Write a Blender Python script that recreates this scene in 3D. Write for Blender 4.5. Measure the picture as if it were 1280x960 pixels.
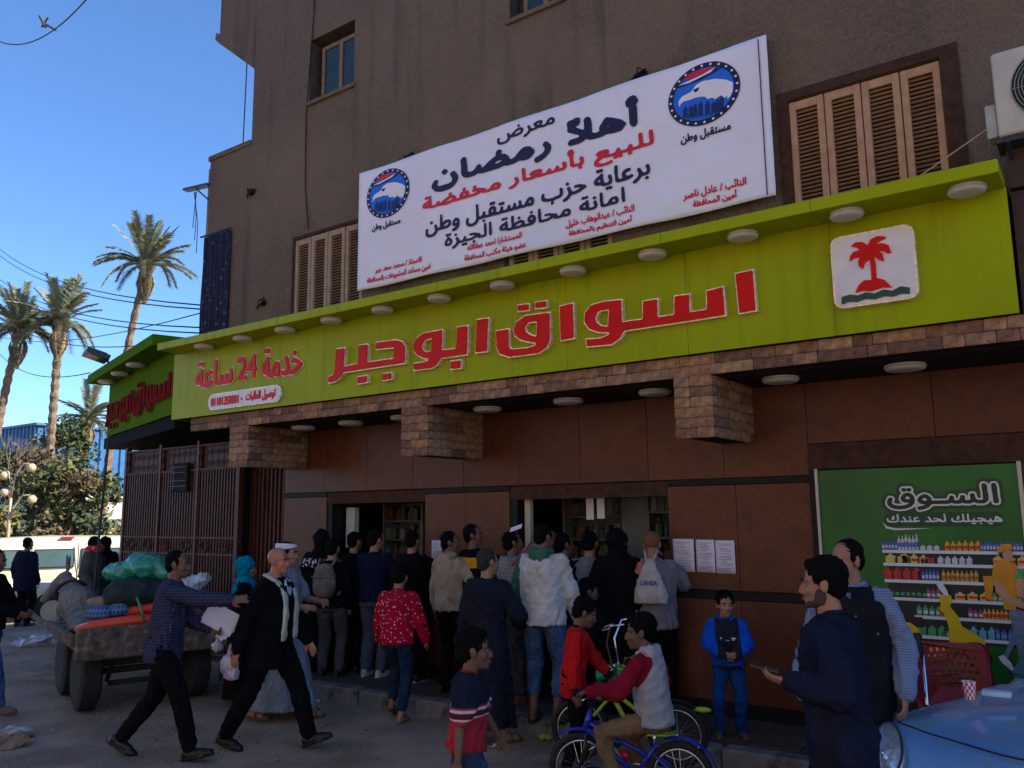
import bpy, math, random
import numpy as np
from math import sin, cos, pi, radians
from mathutils import Vector, Matrix
random.seed(7); RNG = np.random.default_rng(11)
for o in list(bpy.data.objects): bpy.data.objects.remove(o, do_unlink=True)
SC = bpy.context.scene; COL = SC.collection

# ------------------------------------------------------------ camera
CAM_P = (1045.0, 8.82, 35.5, -0.63)           # focal (px of a 1280 frame), pitch, yaw, roll
cd = bpy.data.cameras.new('camera'); cam = bpy.data.objects.new('camera', cd); COL.objects.link(cam)
_p, _y, _r = (radians(a) for a in CAM_P[1:])
F0 = Vector((-sin(_y), cos(_y), 0)); R0 = Vector((cos(_y), sin(_y), 0)); U0 = Vector((0, 0, 1))
Fv = F0*cos(_p)+U0*sin(_p); Uv = -F0*sin(_p)+U0*cos(_p)
Rv = R0*cos(_r)+Uv*sin(_r); Uv = -R0*sin(_r)+Uv*cos(_r)
cam.matrix_world = Matrix(((Rv.x, Uv.x, -Fv.x, 0), (Rv.y, Uv.y, -Fv.y, 0), (Rv.z, Uv.z, -Fv.z, 1.95), (0, 0, 0, 1)))
cd.sensor_width = 36; cd.sensor_fit = 'HORIZONTAL'; cd.lens = 36*CAM_P[0]/1280
cd.clip_start = .05; cd.clip_end = 3000
SC.camera = cam
# ------------------------------------------------------------ sky and sun
SUN_EL, SUN_AZ = radians(37), math.atan2(.43, .90)       # direction TO the sun: (cos az, sin az)
W = bpy.data.worlds.new('World'); SC.world = W; W.use_nodes = True
nt = W.node_tree; bg = nt.nodes['Background']
sky = nt.nodes.new('ShaderNodeTexSky'); sky.sky_type = 'NISHITA'; sky.sun_disc = False
sky.sun_elevation = SUN_EL; sky.sun_rotation = pi/2-SUN_AZ
sky.air_density = .85; sky.dust_density = .1; sky.ozone_density = 9.0; sky.altitude = 50
nt.links.new(sky.outputs[0], bg.inputs[0]); bg.inputs[1].default_value = .105
sd = bpy.data.lights.new('sun', 'SUN'); sd.energy = 4.6; sd.angle = radians(.5); sd.color = (1, .93, .82)
so = bpy.data.objects.new('sun', sd); COL.objects.link(so)
sdir = Vector((cos(SUN_AZ)*cos(SUN_EL), sin(SUN_AZ)*cos(SUN_EL), sin(SUN_EL)))
so.rotation_euler = sdir.to_track_quat('Z', 'Y').to_euler(); so.location = sdir*60
SC.view_settings.view_transform = 'Standard'; SC.view_settings.look = 'None'
SC.view_settings.exposure = 1.42; SC.view_settings.gamma = 1.0
SC.render.engine = 'CYCLES'
try:
    SC.cycles.use_denoising = True; SC.cycles.max_bounces = 6
except Exception: pass

# ------------------------------------------------------------ materials
_m = {}
def M(key, col=(.5, .5, .5), rough=.8, var=.25, ns=6., bump=.25, bs=60., metal=0., spec=.35, dark=None, dmix=.0, dns=2., alpha=1., emit=None, coat=0., fn=None, bd=.01):
    """one procedural material: base colour varied by noise, optional second colour in patches, noise bump"""
    if key in _m: return _m[key]
    m = bpy.data.materials.new(key); m.use_nodes = True; n = m.node_tree; L = n.links
    b = n.nodes['Principled BSDF']
    b.inputs['Roughness'].default_value = rough; b.inputs['Metallic'].default_value = metal
    b.inputs['Specular IOR Level'].default_value = spec
    if coat: b.inputs['Coat Weight'].default_value = coat; b.inputs['Coat Roughness'].default_value = .08
    tc = n.nodes.new('ShaderNodeTexCoord')
    no = n.nodes.new('ShaderNodeTexNoise'); no.inputs['Scale'].default_value = ns; no.inputs['Detail'].default_value = 5
    L.new(tc.outputs['Object'], no.inputs['Vector'])
    mr = n.nodes.new('ShaderNodeMapRange'); mr.inputs[1].default_value = .3; mr.inputs[2].default_value = .7
    mr.inputs[3].default_value = 1-var; mr.inputs[4].default_value = 1+var
    L.new(no.outputs[0], mr.inputs[0])
    mx = n.nodes.new('ShaderNodeMix'); mx.data_type = 'RGBA'; mx.blend_type = 'MULTIPLY'; mx.inputs[0].default_value = 1
    mx.inputs[6].default_value = (*col, 1)
    L.new(mr.outputs[0], mx.inputs[7]); out = mx.outputs[2]
    if dark is not None:
        n2 = n.nodes.new('ShaderNodeTexNoise'); n2.inputs['Scale'].default_value = dns; n2.inputs['Detail'].default_value = 7; n2.inputs['Roughness'].default_value = .65
        L.new(tc.outputs['Object'], n2.inputs['Vector'])
        r2 = n.nodes.new('ShaderNodeMapRange'); r2.inputs[1].default_value = .62-dmix*.3; r2.inputs[2].default_value = .78-dmix*.3
        L.new(n2.outputs[0], r2.inputs[0])
        m2 = n.nodes.new('ShaderNodeMix'); m2.data_type = 'RGBA'; m2.inputs[7].default_value = (*dark, 1)
        L.new(r2.outputs[0], m2.inputs[0]); L.new(out, m2.inputs[6]); out = m2.outputs[2]
    if fn: out = fn(n, L, tc, out, b) or out
    L.new(out, b.inputs['Base Color'])
    if bump:
        nb = n.nodes.new('ShaderNodeTexNoise'); nb.inputs['Scale'].default_value = bs; nb.inputs['Detail'].default_value = 3
        L.new(tc.outputs['Object'], nb.inputs['Vector'])
        bp = n.nodes.new('ShaderNodeBump'); bp.inputs['Strength'].default_value = bump; bp.inputs['Distance'].default_value = bd
        L.new(nb.outputs[0], bp.inputs['Height']); L.new(bp.outputs[0], b.inputs['Normal'])
    if alpha < 1: b.inputs['Alpha'].default_value = alpha
    if emit: b.inputs['Emission Color'].default_value = (*emit[:3], 1); b.inputs['Emission Strength'].default_value = emit[3]
    _m[key] = m; return m
def mathn(n, L, op, a, bb=None):
    x = n.nodes.new('ShaderNodeMath'); x.operation = op
    for i, v in enumerate((a, bb)):
        if v is None: continue
        if isinstance(v, (int, float)): x.inputs[i].default_value = v
        else: L.new(v, x.inputs[i])
    return x.outputs[0]
def mixc(n, L, fac, a, col):
    x = n.nodes.new('ShaderNodeMix'); x.data_type = 'RGBA'; L.new(fac, x.inputs[0])
    L.new(a, x.inputs[6]); x.inputs[7].default_value = (*col, 1); return x.outputs[2]
def f_random(cols):
    """colour picked per object (stone tiles, panels)"""
    def fn(n, L, tc, out, b):
        oi = n.nodes.new('ShaderNodeObjectInfo'); cr = n.nodes.new('ShaderNodeValToRGB'); cr.color_ramp.interpolation = 'CONSTANT'
        e = cr.color_ramp.elements
        for i, c in enumerate(cols):
            el = e[i] if i < 2 else e.new(i/len(cols))
            el.position = i/len(cols); el.color = (*c, 1)
        L.new(oi.outputs['Random'], cr.inputs[0])
        x = n.nodes.new('ShaderNodeMix'); x.data_type = 'RGBA'; x.blend_type = 'MULTIPLY'; x.inputs[0].default_value = 1
        L.new(cr.outputs[0], x.inputs[6]); L.new(out, x.inputs[7]); return x.outputs[2]
    return fn
def f_check(col, px=.035, w=.18):
    def fn(n, L, tc, out, b):
        s = n.nodes.new('ShaderNodeSeparateXYZ'); L.new(tc.outputs['Object'], s.inputs[0])
        g = mathn(n, L, 'ADD', s.outputs[0], s.outputs[1])
        a = mathn(n, L, 'FRACT', mathn(n, L, 'DIVIDE', g, px)); c = mathn(n, L, 'FRACT', mathn(n, L, 'DIVIDE', s.outputs[2], px))
        f = mathn(n, L, 'MAXIMUM', mathn(n, L, 'LESS_THAN', a, w), mathn(n, L, 'LESS_THAN', c, w))
        return mixc(n, L, mathn(n, L, 'MULTIPLY', f, .6), out, col)
    return fn
def f_dots(col, sc=28., th=.32):
    def fn(n, L, tc, out, b):
        v = n.nodes.new('ShaderNodeTexVoronoi'); v.inputs['Scale'].default_value = sc; L.new(tc.outputs['Object'], v.inputs['Vector'])
        return mixc(n, L, mathn(n, L, 'LESS_THAN', v.outputs['Distance'], th), out, col)
    return fn
def f_stripes(col, ax=2, px=.05, w=.3, lo=None, hi=None):
    def fn(n, L, tc, out, b):
        s = n.nodes.new('ShaderNodeSeparateXYZ'); L.new(tc.outputs['Object'], s.inputs[0])
        f = mathn(n, L, 'LESS_THAN', mathn(n, L, 'FRACT', mathn(n, L, 'DIVIDE', s.outputs[ax], px)), w)
        if lo is not None:
            f = mathn(n, L, 'MULTIPLY', f, mathn(n, L, 'MULTIPLY', mathn(n, L, 'GREATER_THAN', s.outputs[ax], lo), mathn(n, L, 'LESS_THAN', s.outputs[ax], hi)))
        return mixc(n, L, f, out, col)
    return fn

# ------------------------------------------------------------ objects
def tag(o, label=None, cat=None, group=None, kind=None):
    if label: o['label'] = label
    if cat: o['category'] = cat
    if group: o['group'] = group
    if kind: o['kind'] = kind
    return o
def thing(name, label, cat, loc=(0, 0, 0), rz=0., group=None):
    o = bpy.data.objects.new(name, None); o.empty_display_size = .1; COL.objects.link(o)
    o.location = loc; o.rotation_euler = (0, 0, rz); return tag(o, label, cat, group)
def mesh_from(name, v, f, mats, mi=None, smooth=False):
    me = bpy.data.meshes.new(name); me.from_pydata([tuple(p) for p in v], [], f)
    for m in (mats if isinstance(mats, (list, tuple)) else [mats]): me.materials.append(m)
    if mi is not None: me.polygons.foreach_set('material_index', mi)
    if smooth: me.polygons.foreach_set('use_smooth', [True]*len(me.polygons))
    me.update(); return me
def link(name, me, parent=None, loc=None, rot=None, kind=None):
    o = bpy.data.objects.new(name, me); COL.objects.link(o)
    if parent is not None: o.parent = parent
    if loc is not None: o.location = loc
    if rot is not None: o.rotation_euler = rot
    if kind: o['kind'] = kind
    return o
def inst(src, parent=None, loc=(0, 0, 0), rot=None, scale=None):
    o = src.copy(); COL.objects.link(o); o.parent = parent; o.location = loc
    if rot is not None: o.rotation_euler = rot
    if scale is not None: o.scale = scale
    return o
def copy_tree(o, parent=None):
    c = o.copy(); COL.objects.link(c); c.parent = parent
    for ch in o.children: copy_tree(ch, c)
    return c
class MB:
    def __init__(s): s.v = []; s.f = []; s.mi = []; s.mats = []; s.cur = 0
    def mat(s, m):
        if m not in s.mats: s.mats.append(m)
        s.cur = s.mats.index(m); return s
    def add(s, v, f):
        k = len(s.v); s.v += [tuple(p) for p in v]; s.f += [tuple(i+k for i in q) for q in f]; s.mi += [s.cur]*len(f); return s
    def box(s, x0, x1, y0, y1, z0, z1, b=0.):
        if b <= 0:
            v = [(x, y, z) for z in (z0, z1) for y in (y0, y1) for x in (x0, x1)]
            return s.add(v, [(0, 2, 3, 1), (4, 5, 7, 6), (0, 1, 5, 4), (2, 6, 7, 3), (0, 4, 6, 2), (1, 3, 7, 5)])
        # chamfered box: rings of an octagonal section
        v = []; 
        def ring(z, i):
            return [(x0+b+i, y0+i, z), (x1-b-i, y0+i, z), (x1-i, y0+b+i, z), (x1-i, y1-b-i, z), (x1-b-i, y1-i, z), (x0+b+i, y1-i, z), (x0+i, y1-b-i, z), (x0+i, y0+b+i, z)]
        for z, i in ((z0, b*.8), (z0+b, 0), (z1-b, 0), (z1, b*.8)): v += ring(z, i)
        f = [tuple(range(7, -1, -1)), tuple(range(24, 32))]
        for k in range(3):
            for j in range(8): f.append((k*8+j, k*8+(j+1) % 8, k*8+8+(j+1) % 8, k*8+8+j))
        return s.add(v, f)
    def obox(s, c, u, w, t, ):
        """oriented box: centre and three half-axis vectors"""
        c, u, w, t = map(Vector, (c, u, w, t)); v = [c+i*u+j*w+k*t for k in (-1, 1) for j in (-1, 1) for i in (-1, 1)]
        return s.add(v, [(0, 2, 3, 1), (4, 5, 7, 6), (0, 1, 5, 4), (2, 6, 7, 3), (0, 4, 6, 2), (1, 3, 7, 5)])
    def prism(s, poly, d0, d1, axis='y'):
        n = len(poly)
        def P(a, b, d): return {'y': (a, d, b), 'x': (d, a, b), 'z': (a, b, d)}[axis]
        v = [P(a, b, d0) for a, b in poly]+[P(a, b, d1) for a, b in poly]
        f = [tuple(range(n)), tuple(range(2*n-1, n-1, -1))]+[(i, i+n, (i+1) % n+n, (i+1) % n) for i in range(n)]
        return s.add(v, f)
    def loft(s, rings, cap=True):
        n = len(rings[0]); v = [p for r in rings for p in r]; f = []
        for k in range(len(rings)-1):
            for j in range(n): f.append((k*n+j, k*n+(j+1) % n, (k+1)*n+(j+1) % n, (k+1)*n+j))
        if cap: f += [tuple(range(n-1, -1, -1)), tuple(range((len(rings)-1)*n, len(rings)*n))]
        return s.add(v, f)
    def tube(s, pts, r, n=8, cap=True):
        pts = [Vector(p) for p in pts]; rings = []; up = None
        for i, p in enumerate(pts):
            d = (pts[min(i+1, len(pts)-1)]-pts[max(i-1, 0)])
            if d.length < 1e-9: d = Vector((0, 0, 1))
            d.normalize()
            if up is None: up = Vector((0, 0, 1)) if abs(d.z) < .9 else Vector((1, 0, 0))
            a = d.cross(up)
            if a.length < 1e-4: a = d.cross(Vector((1, .3, 0)))
            a.normalize(); b = a.cross(d); up = b
            rr = r[i] if isinstance(r, (list, tuple)) else r
            rings.append([p+rr*(cos(2*pi*k/n)*a+sin(2*pi*k/n)*b) for k in range(n)])
        return s.loft(rings, cap)
    def disc(s, c, nrm, r, h=0.01, n=24):
        c = Vector(c); nn = Vector(nrm).normalized(); return s.tube([c-nn*h/2, c+nn*h/2], r, n)
    def ell(s, c, r, n=12, m=8, rot=None):
        c = Vector(c); R = rot or Matrix.Identity(3); v = []; f = []
        for i in range(1, m):
            t = pi*i/m
            for j in range(n):
                a = 2*pi*j/n; v.append(c+R@Vector((r[0]*sin(t)*cos(a), r[1]*sin(t)*sin(a), r[2]*cos(t))))
        v += [c+R@Vector((0, 0, r[2])), c+R@Vector((0, 0, -r[2]))]; T = len(v)-2
        for i in range(m-2):
            for j in range(n): f.append((i*n+j, (i+1)*n+j, (i+1)*n+(j+1) % n, i*n+(j+1) % n))
        for j in range(n): f.append((T, j, (j+1) % n)); f.append((T+1, (m-2)*n+(j+1) % n, (m-2)*n+j))
        return s.add(v, f)
    def torus(s, c, ax, R, r, n=32, m=8, a0=0, a1=2*pi):
        c = Vector(c); z = Vector(ax).normalized(); x = z.orthogonal().normalized(); y = z.cross(x)
        if abs(a1-a0) > 6.28:
            rings = []
            v = []; f = []
            for i in range(n):
                a = 2*pi*i/n; d = x*cos(a)+y*sin(a)
                for j in range(m): b = 2*pi*j/m; v.append(c+d*(R+r*cos(b))+z*r*sin(b))
            for i in range(n):
                for j in range(m): f.append((i*m+j, ((i+1) % n)*m+j, ((i+1) % n)*m+(j+1) % m, i*m+(j+1) % m))
            return s.add(v, f)
        return s.tube([c+(x*cos(a)+y*sin(a))*R for a in np.linspace(a0, a1, n)], r, m)
    def mesh(s, name='mesh', smooth=False):
        return mesh_from(name, s.v, s.f, s.mats or [M('plain')], s.mi, smooth)
    def build(s, name, parent=None, smooth=False, loc=None, rot=None, kind=None):
        return link(name, s.mesh(name, smooth), parent, loc, rot, kind)
def autosmooth(o, ang=35):
    me = o.data; me.polygons.foreach_set('use_smooth', [True]*len(me.polygons))
    try: me.set_sharp_from_angle(angle=radians(ang))
    except Exception: pass
    return o
def mb(m): return MB().mat(m)

# ------------------------------------------------------------ flat shapes: raster, widen, trace (for lettering)
def raster(loops, res, pad, nonzero=True):
    P = np.concatenate(loops); x0, y0 = P.min(0)-pad*res; x1, y1 = P.max(0)+pad*res
    w = int((x1-x0)/res)+2; h = int((y1-y0)/res)+2; D = np.zeros((h, w+1), np.int32)
    for lp in loops:
        Q = np.roll(lp, -1, 0)
        for (ax, ay), (bx, by) in zip(lp, Q):
            if ay == by: continue
            s = 1
            if ay > by: ax, ay, bx, by, s = bx, by, ax, ay, -1
            r0 = int(math.ceil((ay-y0)/res-.5)); r1 = int(math.ceil((by-y0)/res-.5))
            if r1 <= r0: continue
            rr = np.arange(r0, r1); yy = y0+(rr+.5)*res
            cc = np.clip(np.ceil((ax+(yy-ay)*(bx-ax)/(by-ay)-x0)/res-.5).astype(int), 0, w)
            np.add.at(D, (rr, cc), s)
    Wd = np.cumsum(D, 1)[:, :w]
    return ((Wd != 0) if nonzero else (Wd % 2 != 0)).astype(np.float32), x0, y0
def dilate(m, r):
    k = int(math.ceil(abs(r))); base = m if r > 0 else 1-m; out = base.copy()
    for dy in range(-k, k+1):
        for dx in range(-k, k+1):
            if dx*dx+dy*dy <= r*r+.1 and (dx or dy): out = np.maximum(out, np.roll(np.roll(base, dy, 0), dx, 1))
    return out if r > 0 else 1-out
def blur(m, it=2):
    for _ in range(it):
        m = (np.roll(m, 1, 0)+2*m+np.roll(m, -1, 0))/4; m = (np.roll(m, 1, 1)+2*m+np.roll(m, -1, 1))/4
    return m
def contours(m, res, x0, y0, tol=.3):
    H, Wd = m.shape; m = m.copy(); m[0, :] = m[-1, :] = 0; m[:, 0] = m[:, -1] = 0
    b = m > .5; code = b[:-1, :-1]*1+b[:-1, 1:]*2+b[1:, 1:]*4+b[1:, :-1]*8
    nxt = {}
    def pt(e, i, j):
        k, a, c = e
        if k == 0: v0, v1 = m[a, c], m[a, c+1]; t = (.5-v0)/(v1-v0); return (c+t, a)
        v0, v1 = m[a, c], m[a+1, c]; t = (.5-v0)/(v1-v0); return (c, a+t)
    T = {1: [(3, 0)], 2: [(0, 1)], 3: [(3, 1)], 4: [(1, 2)], 5: [(3, 2), (1, 0)], 6: [(0, 2)], 7: [(3, 2)], 8: [(2, 3)], 9: [(2, 0)], 10: [(0, 3), (2, 1)], 11: [(2, 1)], 12: [(1, 3)], 13: [(1, 0)], 14: [(0, 3)]}
    ys, xs = np.nonzero((code > 0) & (code < 15))
    for i, j in zip(ys.tolist(), xs.tolist()):
        E = ((0, i, j), (1, i, j+1), (0, i+1, j), (1, i, j))
        for a, c in T[int(code[i, j])]: nxt[E[a]] = E[c]
    out = []
    while nxt:
        s0, e = nxt.popitem(); lp = [s0]
        while e != s0 and e in nxt: lp.append(e); e = nxt.pop(e)
        p = np.array([pt(q, 0, 0) for q in lp])
        if len(p) < 6: continue
        p = rdp(p, tol)
        if len(p) > 2: out.append(np.c_[x0+(p[:, 0]+.5)*res, y0+(p[:, 1]+.5)*res])
    return out
def rdp(p, tol):
    n = len(p); a = 0; b = int(np.argmax(((p-p[0])**2).sum(1))); keep = {a, b}; st = [(a, b), (b, n)]
    q = np.vstack([p, p[:1]])
    while st:
        i, j = st.pop()
        if j-i < 2: continue
        A, B = q[i], q[j]; d = B-A; l = math.hypot(*d) or 1e-9
        dd = np.abs((q[i+1:j, 0]-A[0])*d[1]-(q[i+1:j, 1]-A[1])*d[0])/l; k = int(np.argmax(dd))
        if dd[k] > tol: k += i+1; keep.add(k); st += [(i, k), (k, j)]
    return q[sorted(keep)]
def plate(name, loops, ext, m, parent=None, loc=(0, 0, 0), rot=(pi/2, 0, 0), kind=None):
    """2D loops (holes by even-odd) cut out of a sheet of thickness 2*ext"""
    cu = bpy.data.curves.new(name, 'CURVE'); cu.dimensions = '2D'; cu.fill_mode = 'BOTH'; cu.extrude = ext
    for lp in loops:
        sp = cu.splines.new('POLY'); sp.points.add(len(lp)-1); sp.use_cyclic_u = True
        sp.points.foreach_set('co', np.c_[lp, np.zeros(len(lp)), np.ones(len(lp))].astype(np.float32).ravel())
    t = bpy.data.objects.new('t', cu); me = bpy.data.meshes.new_from_object(t)
    bpy.data.objects.remove(t); bpy.data.curves.remove(cu)
    me.name = name; me.materials.clear(); me.materials.append(m)
    me.polygons.foreach_set('use_smooth', [False]*len(me.polygons))
    return link(name, me, parent, loc, rot, kind)
AR = {'ا': 'FE8D FE8E', 'أ': 'FE83 FE84', 'آ': 'FE81 FE82', 'إ': 'FE87 FE88', 'ب': 'FE8F FE90 FE91 FE92', 'ة': 'FE93 FE94', 'ت': 'FE95 FE96 FE97 FE98',
 'ج': 'FE9D FE9E FE9F FEA0', 'ح': 'FEA1 FEA2 FEA3 FEA4', 'خ': 'FEA5 FEA6 FEA7 FEA8', 'د': 'FEA9 FEAA', 'ذ': 'FEAB FEAC', 'ر': 'FEAD FEAE', 'ز': 'FEAF FEB0',
 'س': 'FEB1 FEB2 FEB3 FEB4', 'ش': 'FEB5 FEB6 FEB7 FEB8', 'ص': 'FEB9 FEBA FEBB FEBC', 'ض': 'FEBD FEBE FEBF FEC0', 'ط': 'FEC1 FEC2 FEC3 FEC4', 'ظ': 'FEC5 FEC6 FEC7 FEC8',
 'ع': 'FEC9 FECA FECB FECC', 'ف': 'FED1 FED2 FED3 FED4', 'ق': 'FED5 FED6 FED7 FED8', 'ك': 'FED9 FEDA FEDB FEDC', 'ل': 'FEDD FEDE FEDF FEE0', 'م': 'FEE1 FEE2 FEE3 FEE4',
 'ن': 'FEE5 FEE6 FEE7 FEE8', 'ه': 'FEE9 FEEA FEEB FEEC', 'و': 'FEED FEEE', 'ي': 'FEF1 FEF2 FEF3 FEF4', 'ئ': 'FE89 FE8A FE8B FE8C', 'ى': 'FEEF FEF0', 'ـ': '0640 0640 0640 0640'}
AR = {k: [chr(int(x, 16)) for x in v.split()] for k, v in AR.items()}
LA = {'ا': ('\uFEFB', '\uFEFC'), 'أ': ('\uFEF7', '\uFEF8')}
def shape(s):
    if not any(c in AR for c in s): return s
    out = []; i = 0; prev = False
    while i < len(s):
        c = s[i]; nx = s[i+1] if i+1 < len(s) else ' '
        if c == 'ل' and nx in LA:
            out.append(LA[nx][1 if prev else 0]); prev = False; i += 2; continue
        if c in AR:
            F = AR[c]; dual = len(F) == 4; join = dual and nx in AR
            out.append(F[(3 if join else 1) if prev else (2 if join else 0)]); prev = join
        else: out.append(c); prev = False
        i += 1
    s2 = out[::-1]; r = []; num = ''        # digits keep their own left-to-right order
    for ch in s2:
        if ch.isdigit(): num = ch+num
        else: r.append(num+ch) if num else r.append(ch); num = ''
    return ''.join(r)+num
_tc = {}
def text_loops(s):
    if s in _tc: return _tc[s]
    c = bpy.data.curves.new('t', 'FONT'); c.body = s; o = bpy.data.objects.new('t', c); COL.objects.link(o)
    dg = bpy.context.evaluated_depsgraph_get(); cu = o.evaluated_get(dg).to_curve(dg); L = []
    for sp in cu.splines:
        P = []; bp = sp.bezier_points; n = len(bp)
        for i in range(n):
            a, b = bp[i], bp[(i+1) % n]; p0, p1, p2, p3 = a.co, a.handle_right, b.handle_left, b.co
            k = 1 if (p1-p0).length+(p3-p2).length < 1e-6 else 5
            for t in range(k): u = t/k; q = p0*(1-u)**3+p1*3*u*(1-u)**2+p2*3*u*u*(1-u)+p3*u**3; P.append((q.x, q.y))
        if n > 2: L.append(np.array(P))
    o.evaluated_get(dg).to_curve_clear(); bpy.data.objects.remove(o); bpy.data.curves.remove(c)
    _tc[s] = L; return L
def text(name, s, box, m, parent=None, y=0., ext=.002, bold=0., rim=None, rimr=0., rot=(pi/2, 0, 0), frame=None, kind=None, res=None):
    """write s into box (x0,x1,z0,z1) of the plane y; bold widens the strokes by that many metres"""
    L = text_loops(shape(s)); P = np.concatenate(L); lo, hi = P.min(0), P.max(0)
    x0, x1, z0, z1 = box; bb = max(bold, 0)
    sc = np.array([(x1-x0-2*bb)/(hi[0]-lo[0]), (z1-z0-2*bb)/(hi[1]-lo[1])])
    L = [(l-lo)*sc+np.array([x0+bb, z0+bb]) for l in L]; h = z1-z0
    res = res or h/46; mk, a, b = raster(L, res, 4+int((bold+rimr)/res)); mk0 = dilate(mk, bold/res) if bold > res*.6 else mk
    o = plate(name, contours(blur(mk0), res, a, b), ext, m, parent, (0, y, 0), rot, kind)
    if rim is not None:
        plate('letter_rim', contours(blur(dilate(mk0, rimr/res)), res, a, b), ext*.8, rim, parent, (0, y+ext*.9, 0), rot)
    return o
# ------------------------------------------------------------ organic shapes: overlapping solids fused into one skin
PENDING = []
def chain(b, pts, rad, n=10):
    """tapered limb through the points, rounded at the ends"""
    pts = [Vector(p) for p in pts]
    for i in range(len(pts)-1):
        p, q, ra, rb = pts[i], pts[i+1], rad[i], rad[i+1]; d = q-p; l = d.length
        if l < 1e-5: continue
        d /= l
        P = [p-d*ra*.92, p-d*ra*.6, p, q, q+d*rb*.6, q+d*rb*.92]; R = [ra*.35, ra*.78, ra, rb, rb*.78, rb*.35]
        b.tube(P, R, n)
    return b
def ringz(c, rx, ry, T=None, n=20, fold=None):
    out = []
    for j in range(n):
        a = 2*pi*j/n; k = 1+(fold(a) if fold else 0)
        p = Vector((c[0]+rx*k*cos(a), c[1]+ry*k*sin(a), c[2])); out.append(T(p) if T else p)
    return out
def blob(name, b, m, vox, parent=None, smooth=3, wr=0., wk=9., zones=None, seed=0, post=None, dense=False):
    o = link(name, mesh_from(name, b.v, b.f, m if isinstance(m, (list, tuple)) else [m]), parent)
    r = o.modifiers.new('r', 'REMESH'); r.mode = 'VOXEL'; r.voxel_size = vox; r.use_smooth_shade = True
    if smooth:
        s = o.modifiers.new('s', 'SMOOTH'); s.iterations = smooth; s.factor = .5
    PENDING.append((o, m, wr, wk, zones, seed, post)); return o
def folds(P, amp, k, seed):
    g = np.random.default_rng(seed+5); w = np.zeros(len(P))
    wx = .05*np.sin(P@g.normal(0, 7, 3)+g.uniform(0, 6)); 
    for i in range(7):
        d = g.normal(0, 1, 3); d[2] *= .55; d /= np.linalg.norm(d); kk = k*g.uniform(.7, 2.6)
        s = np.sin((P@d+wx*1.6+.03*np.sin(P@g.normal(0, 9, 3)))*kk*2+g.uniform(0, 6)); w += (1-np.abs(s))**1.6*g.uniform(.4, 1)/(.7+kk/k*.6)
    return (w-w.mean())*amp
def finish_blobs():
    bpy.context.view_layer.update(); dg = bpy.context.evaluated_depsgraph_get()
    for o, m, wr, wk, zones, seed, post in PENDING:
        me = bpy.data.meshes.new_from_object(o.evaluated_get(dg)); old = o.data
        n = len(me.vertices); co = np.empty(n*3, np.float32); me.vertices.foreach_get('co', co); co = co.reshape(-1, 3)
        no = np.empty(n*3, np.float32); me.vertices.foreach_get('normal', no); no = no.reshape(-1, 3)
        if wr: co = co+no*folds(co, wr, wk, seed)[:, None]
        if post: co = post(co, no)
        me.vertices.foreach_set('co', np.asarray(co, np.float32).ravel())
        me.materials.clear()
        for x in (m if isinstance(m, (list, tuple)) else [m]): me.materials.append(x)
        if zones:
            k = len(me.polygons); ce = np.empty(k*3, np.float32); me.polygons.foreach_get('center', ce); ce = ce.reshape(-1, 3)
            mi = np.zeros(k, np.int32)
            for idx, f in zones: mi[f(ce)] = idx
            me.polygons.foreach_set('material_index', mi)
        me.polygons.foreach_set('use_smooth', [True]*len(me.polygons)); me.update()
        o.modifiers.clear(); o.data = me; me.name = old.name; bpy.data.meshes.remove(old)
    PENDING.clear()
def ik(a, t, l1, l2, pole):
    a, t, pole = Vector(a), Vector(t), Vector(pole); d = t-a; D = min(d.length, (l1+l2)*.995); d.normalize(); t = a+d*D
    x = (l1*l1-l2*l2+D*D)/(2*D); h = math.sqrt(max(l1*l1-x*x, 0)); p = pole-d*pole.dot(d)
    if p.length < 1e-5: p = d.orthogonal()
    return a+d*x+p.normalized()*h, t
def hand(b, w, fwd, palm, side, s=1., curl=.5, spread=.06, thumb=.6):
    """w wrist, fwd along the hand, palm = direction the palm faces, side = thumb side"""
    f = Vector(fwd).normalized(); n = Vector(palm); n = (n-f*n.dot(f)).normalized(); t = n.cross(f)*side
    w = Vector(w); R = Matrix((t, f, n)).transposed()
    b.ell(w+f*.045*s, (.04*s, .052*s, .015*s), 10, 8, R); b.ell(w+f*.03*s+t*.016*s, (.02*s, .035*s, .019*s), 8, 6, R)
    for k, (off, ln) in enumerate(((.029, .074), (.01, .084), (-.010, .077), (-.028, .06))):
        p = w+f*(.086-abs(off)*.12)*s+t*off*s; a = spread*(1.2-k)*.8; c = curl*(.85+.12*k)
        d0 = f*cos(a)+t*sin(a); pts = [p-d0*.015*s, p]; ang = c*.45
        for j, q in enumerate((.45, .32, .23)):
            d = d0*cos(ang)+n*sin(ang); p = p+d*ln*q*s; pts.append(p); ang += c*(.75 if j == 0 else .6)
        chain(b, pts, [.0095*s, .0092*s, .0085*s, .0075*s, .0064*s], 8)
    p = w+f*.02*s+t*.028*s; d = (f*.62+t*.72+n*.35*thumb).normalized(); q = p+d*.036*s; d2 = (f*.95+t*(.3-.3*thumb)+n*.5*thumb).normalized()
    r = q+d2*.03*s; chain(b, [p, q, r, r+(d2+n*.3*thumb).normalized()*.023*s], [.013*s, .0115*s, .0095*s, .0075*s], 8)

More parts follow.
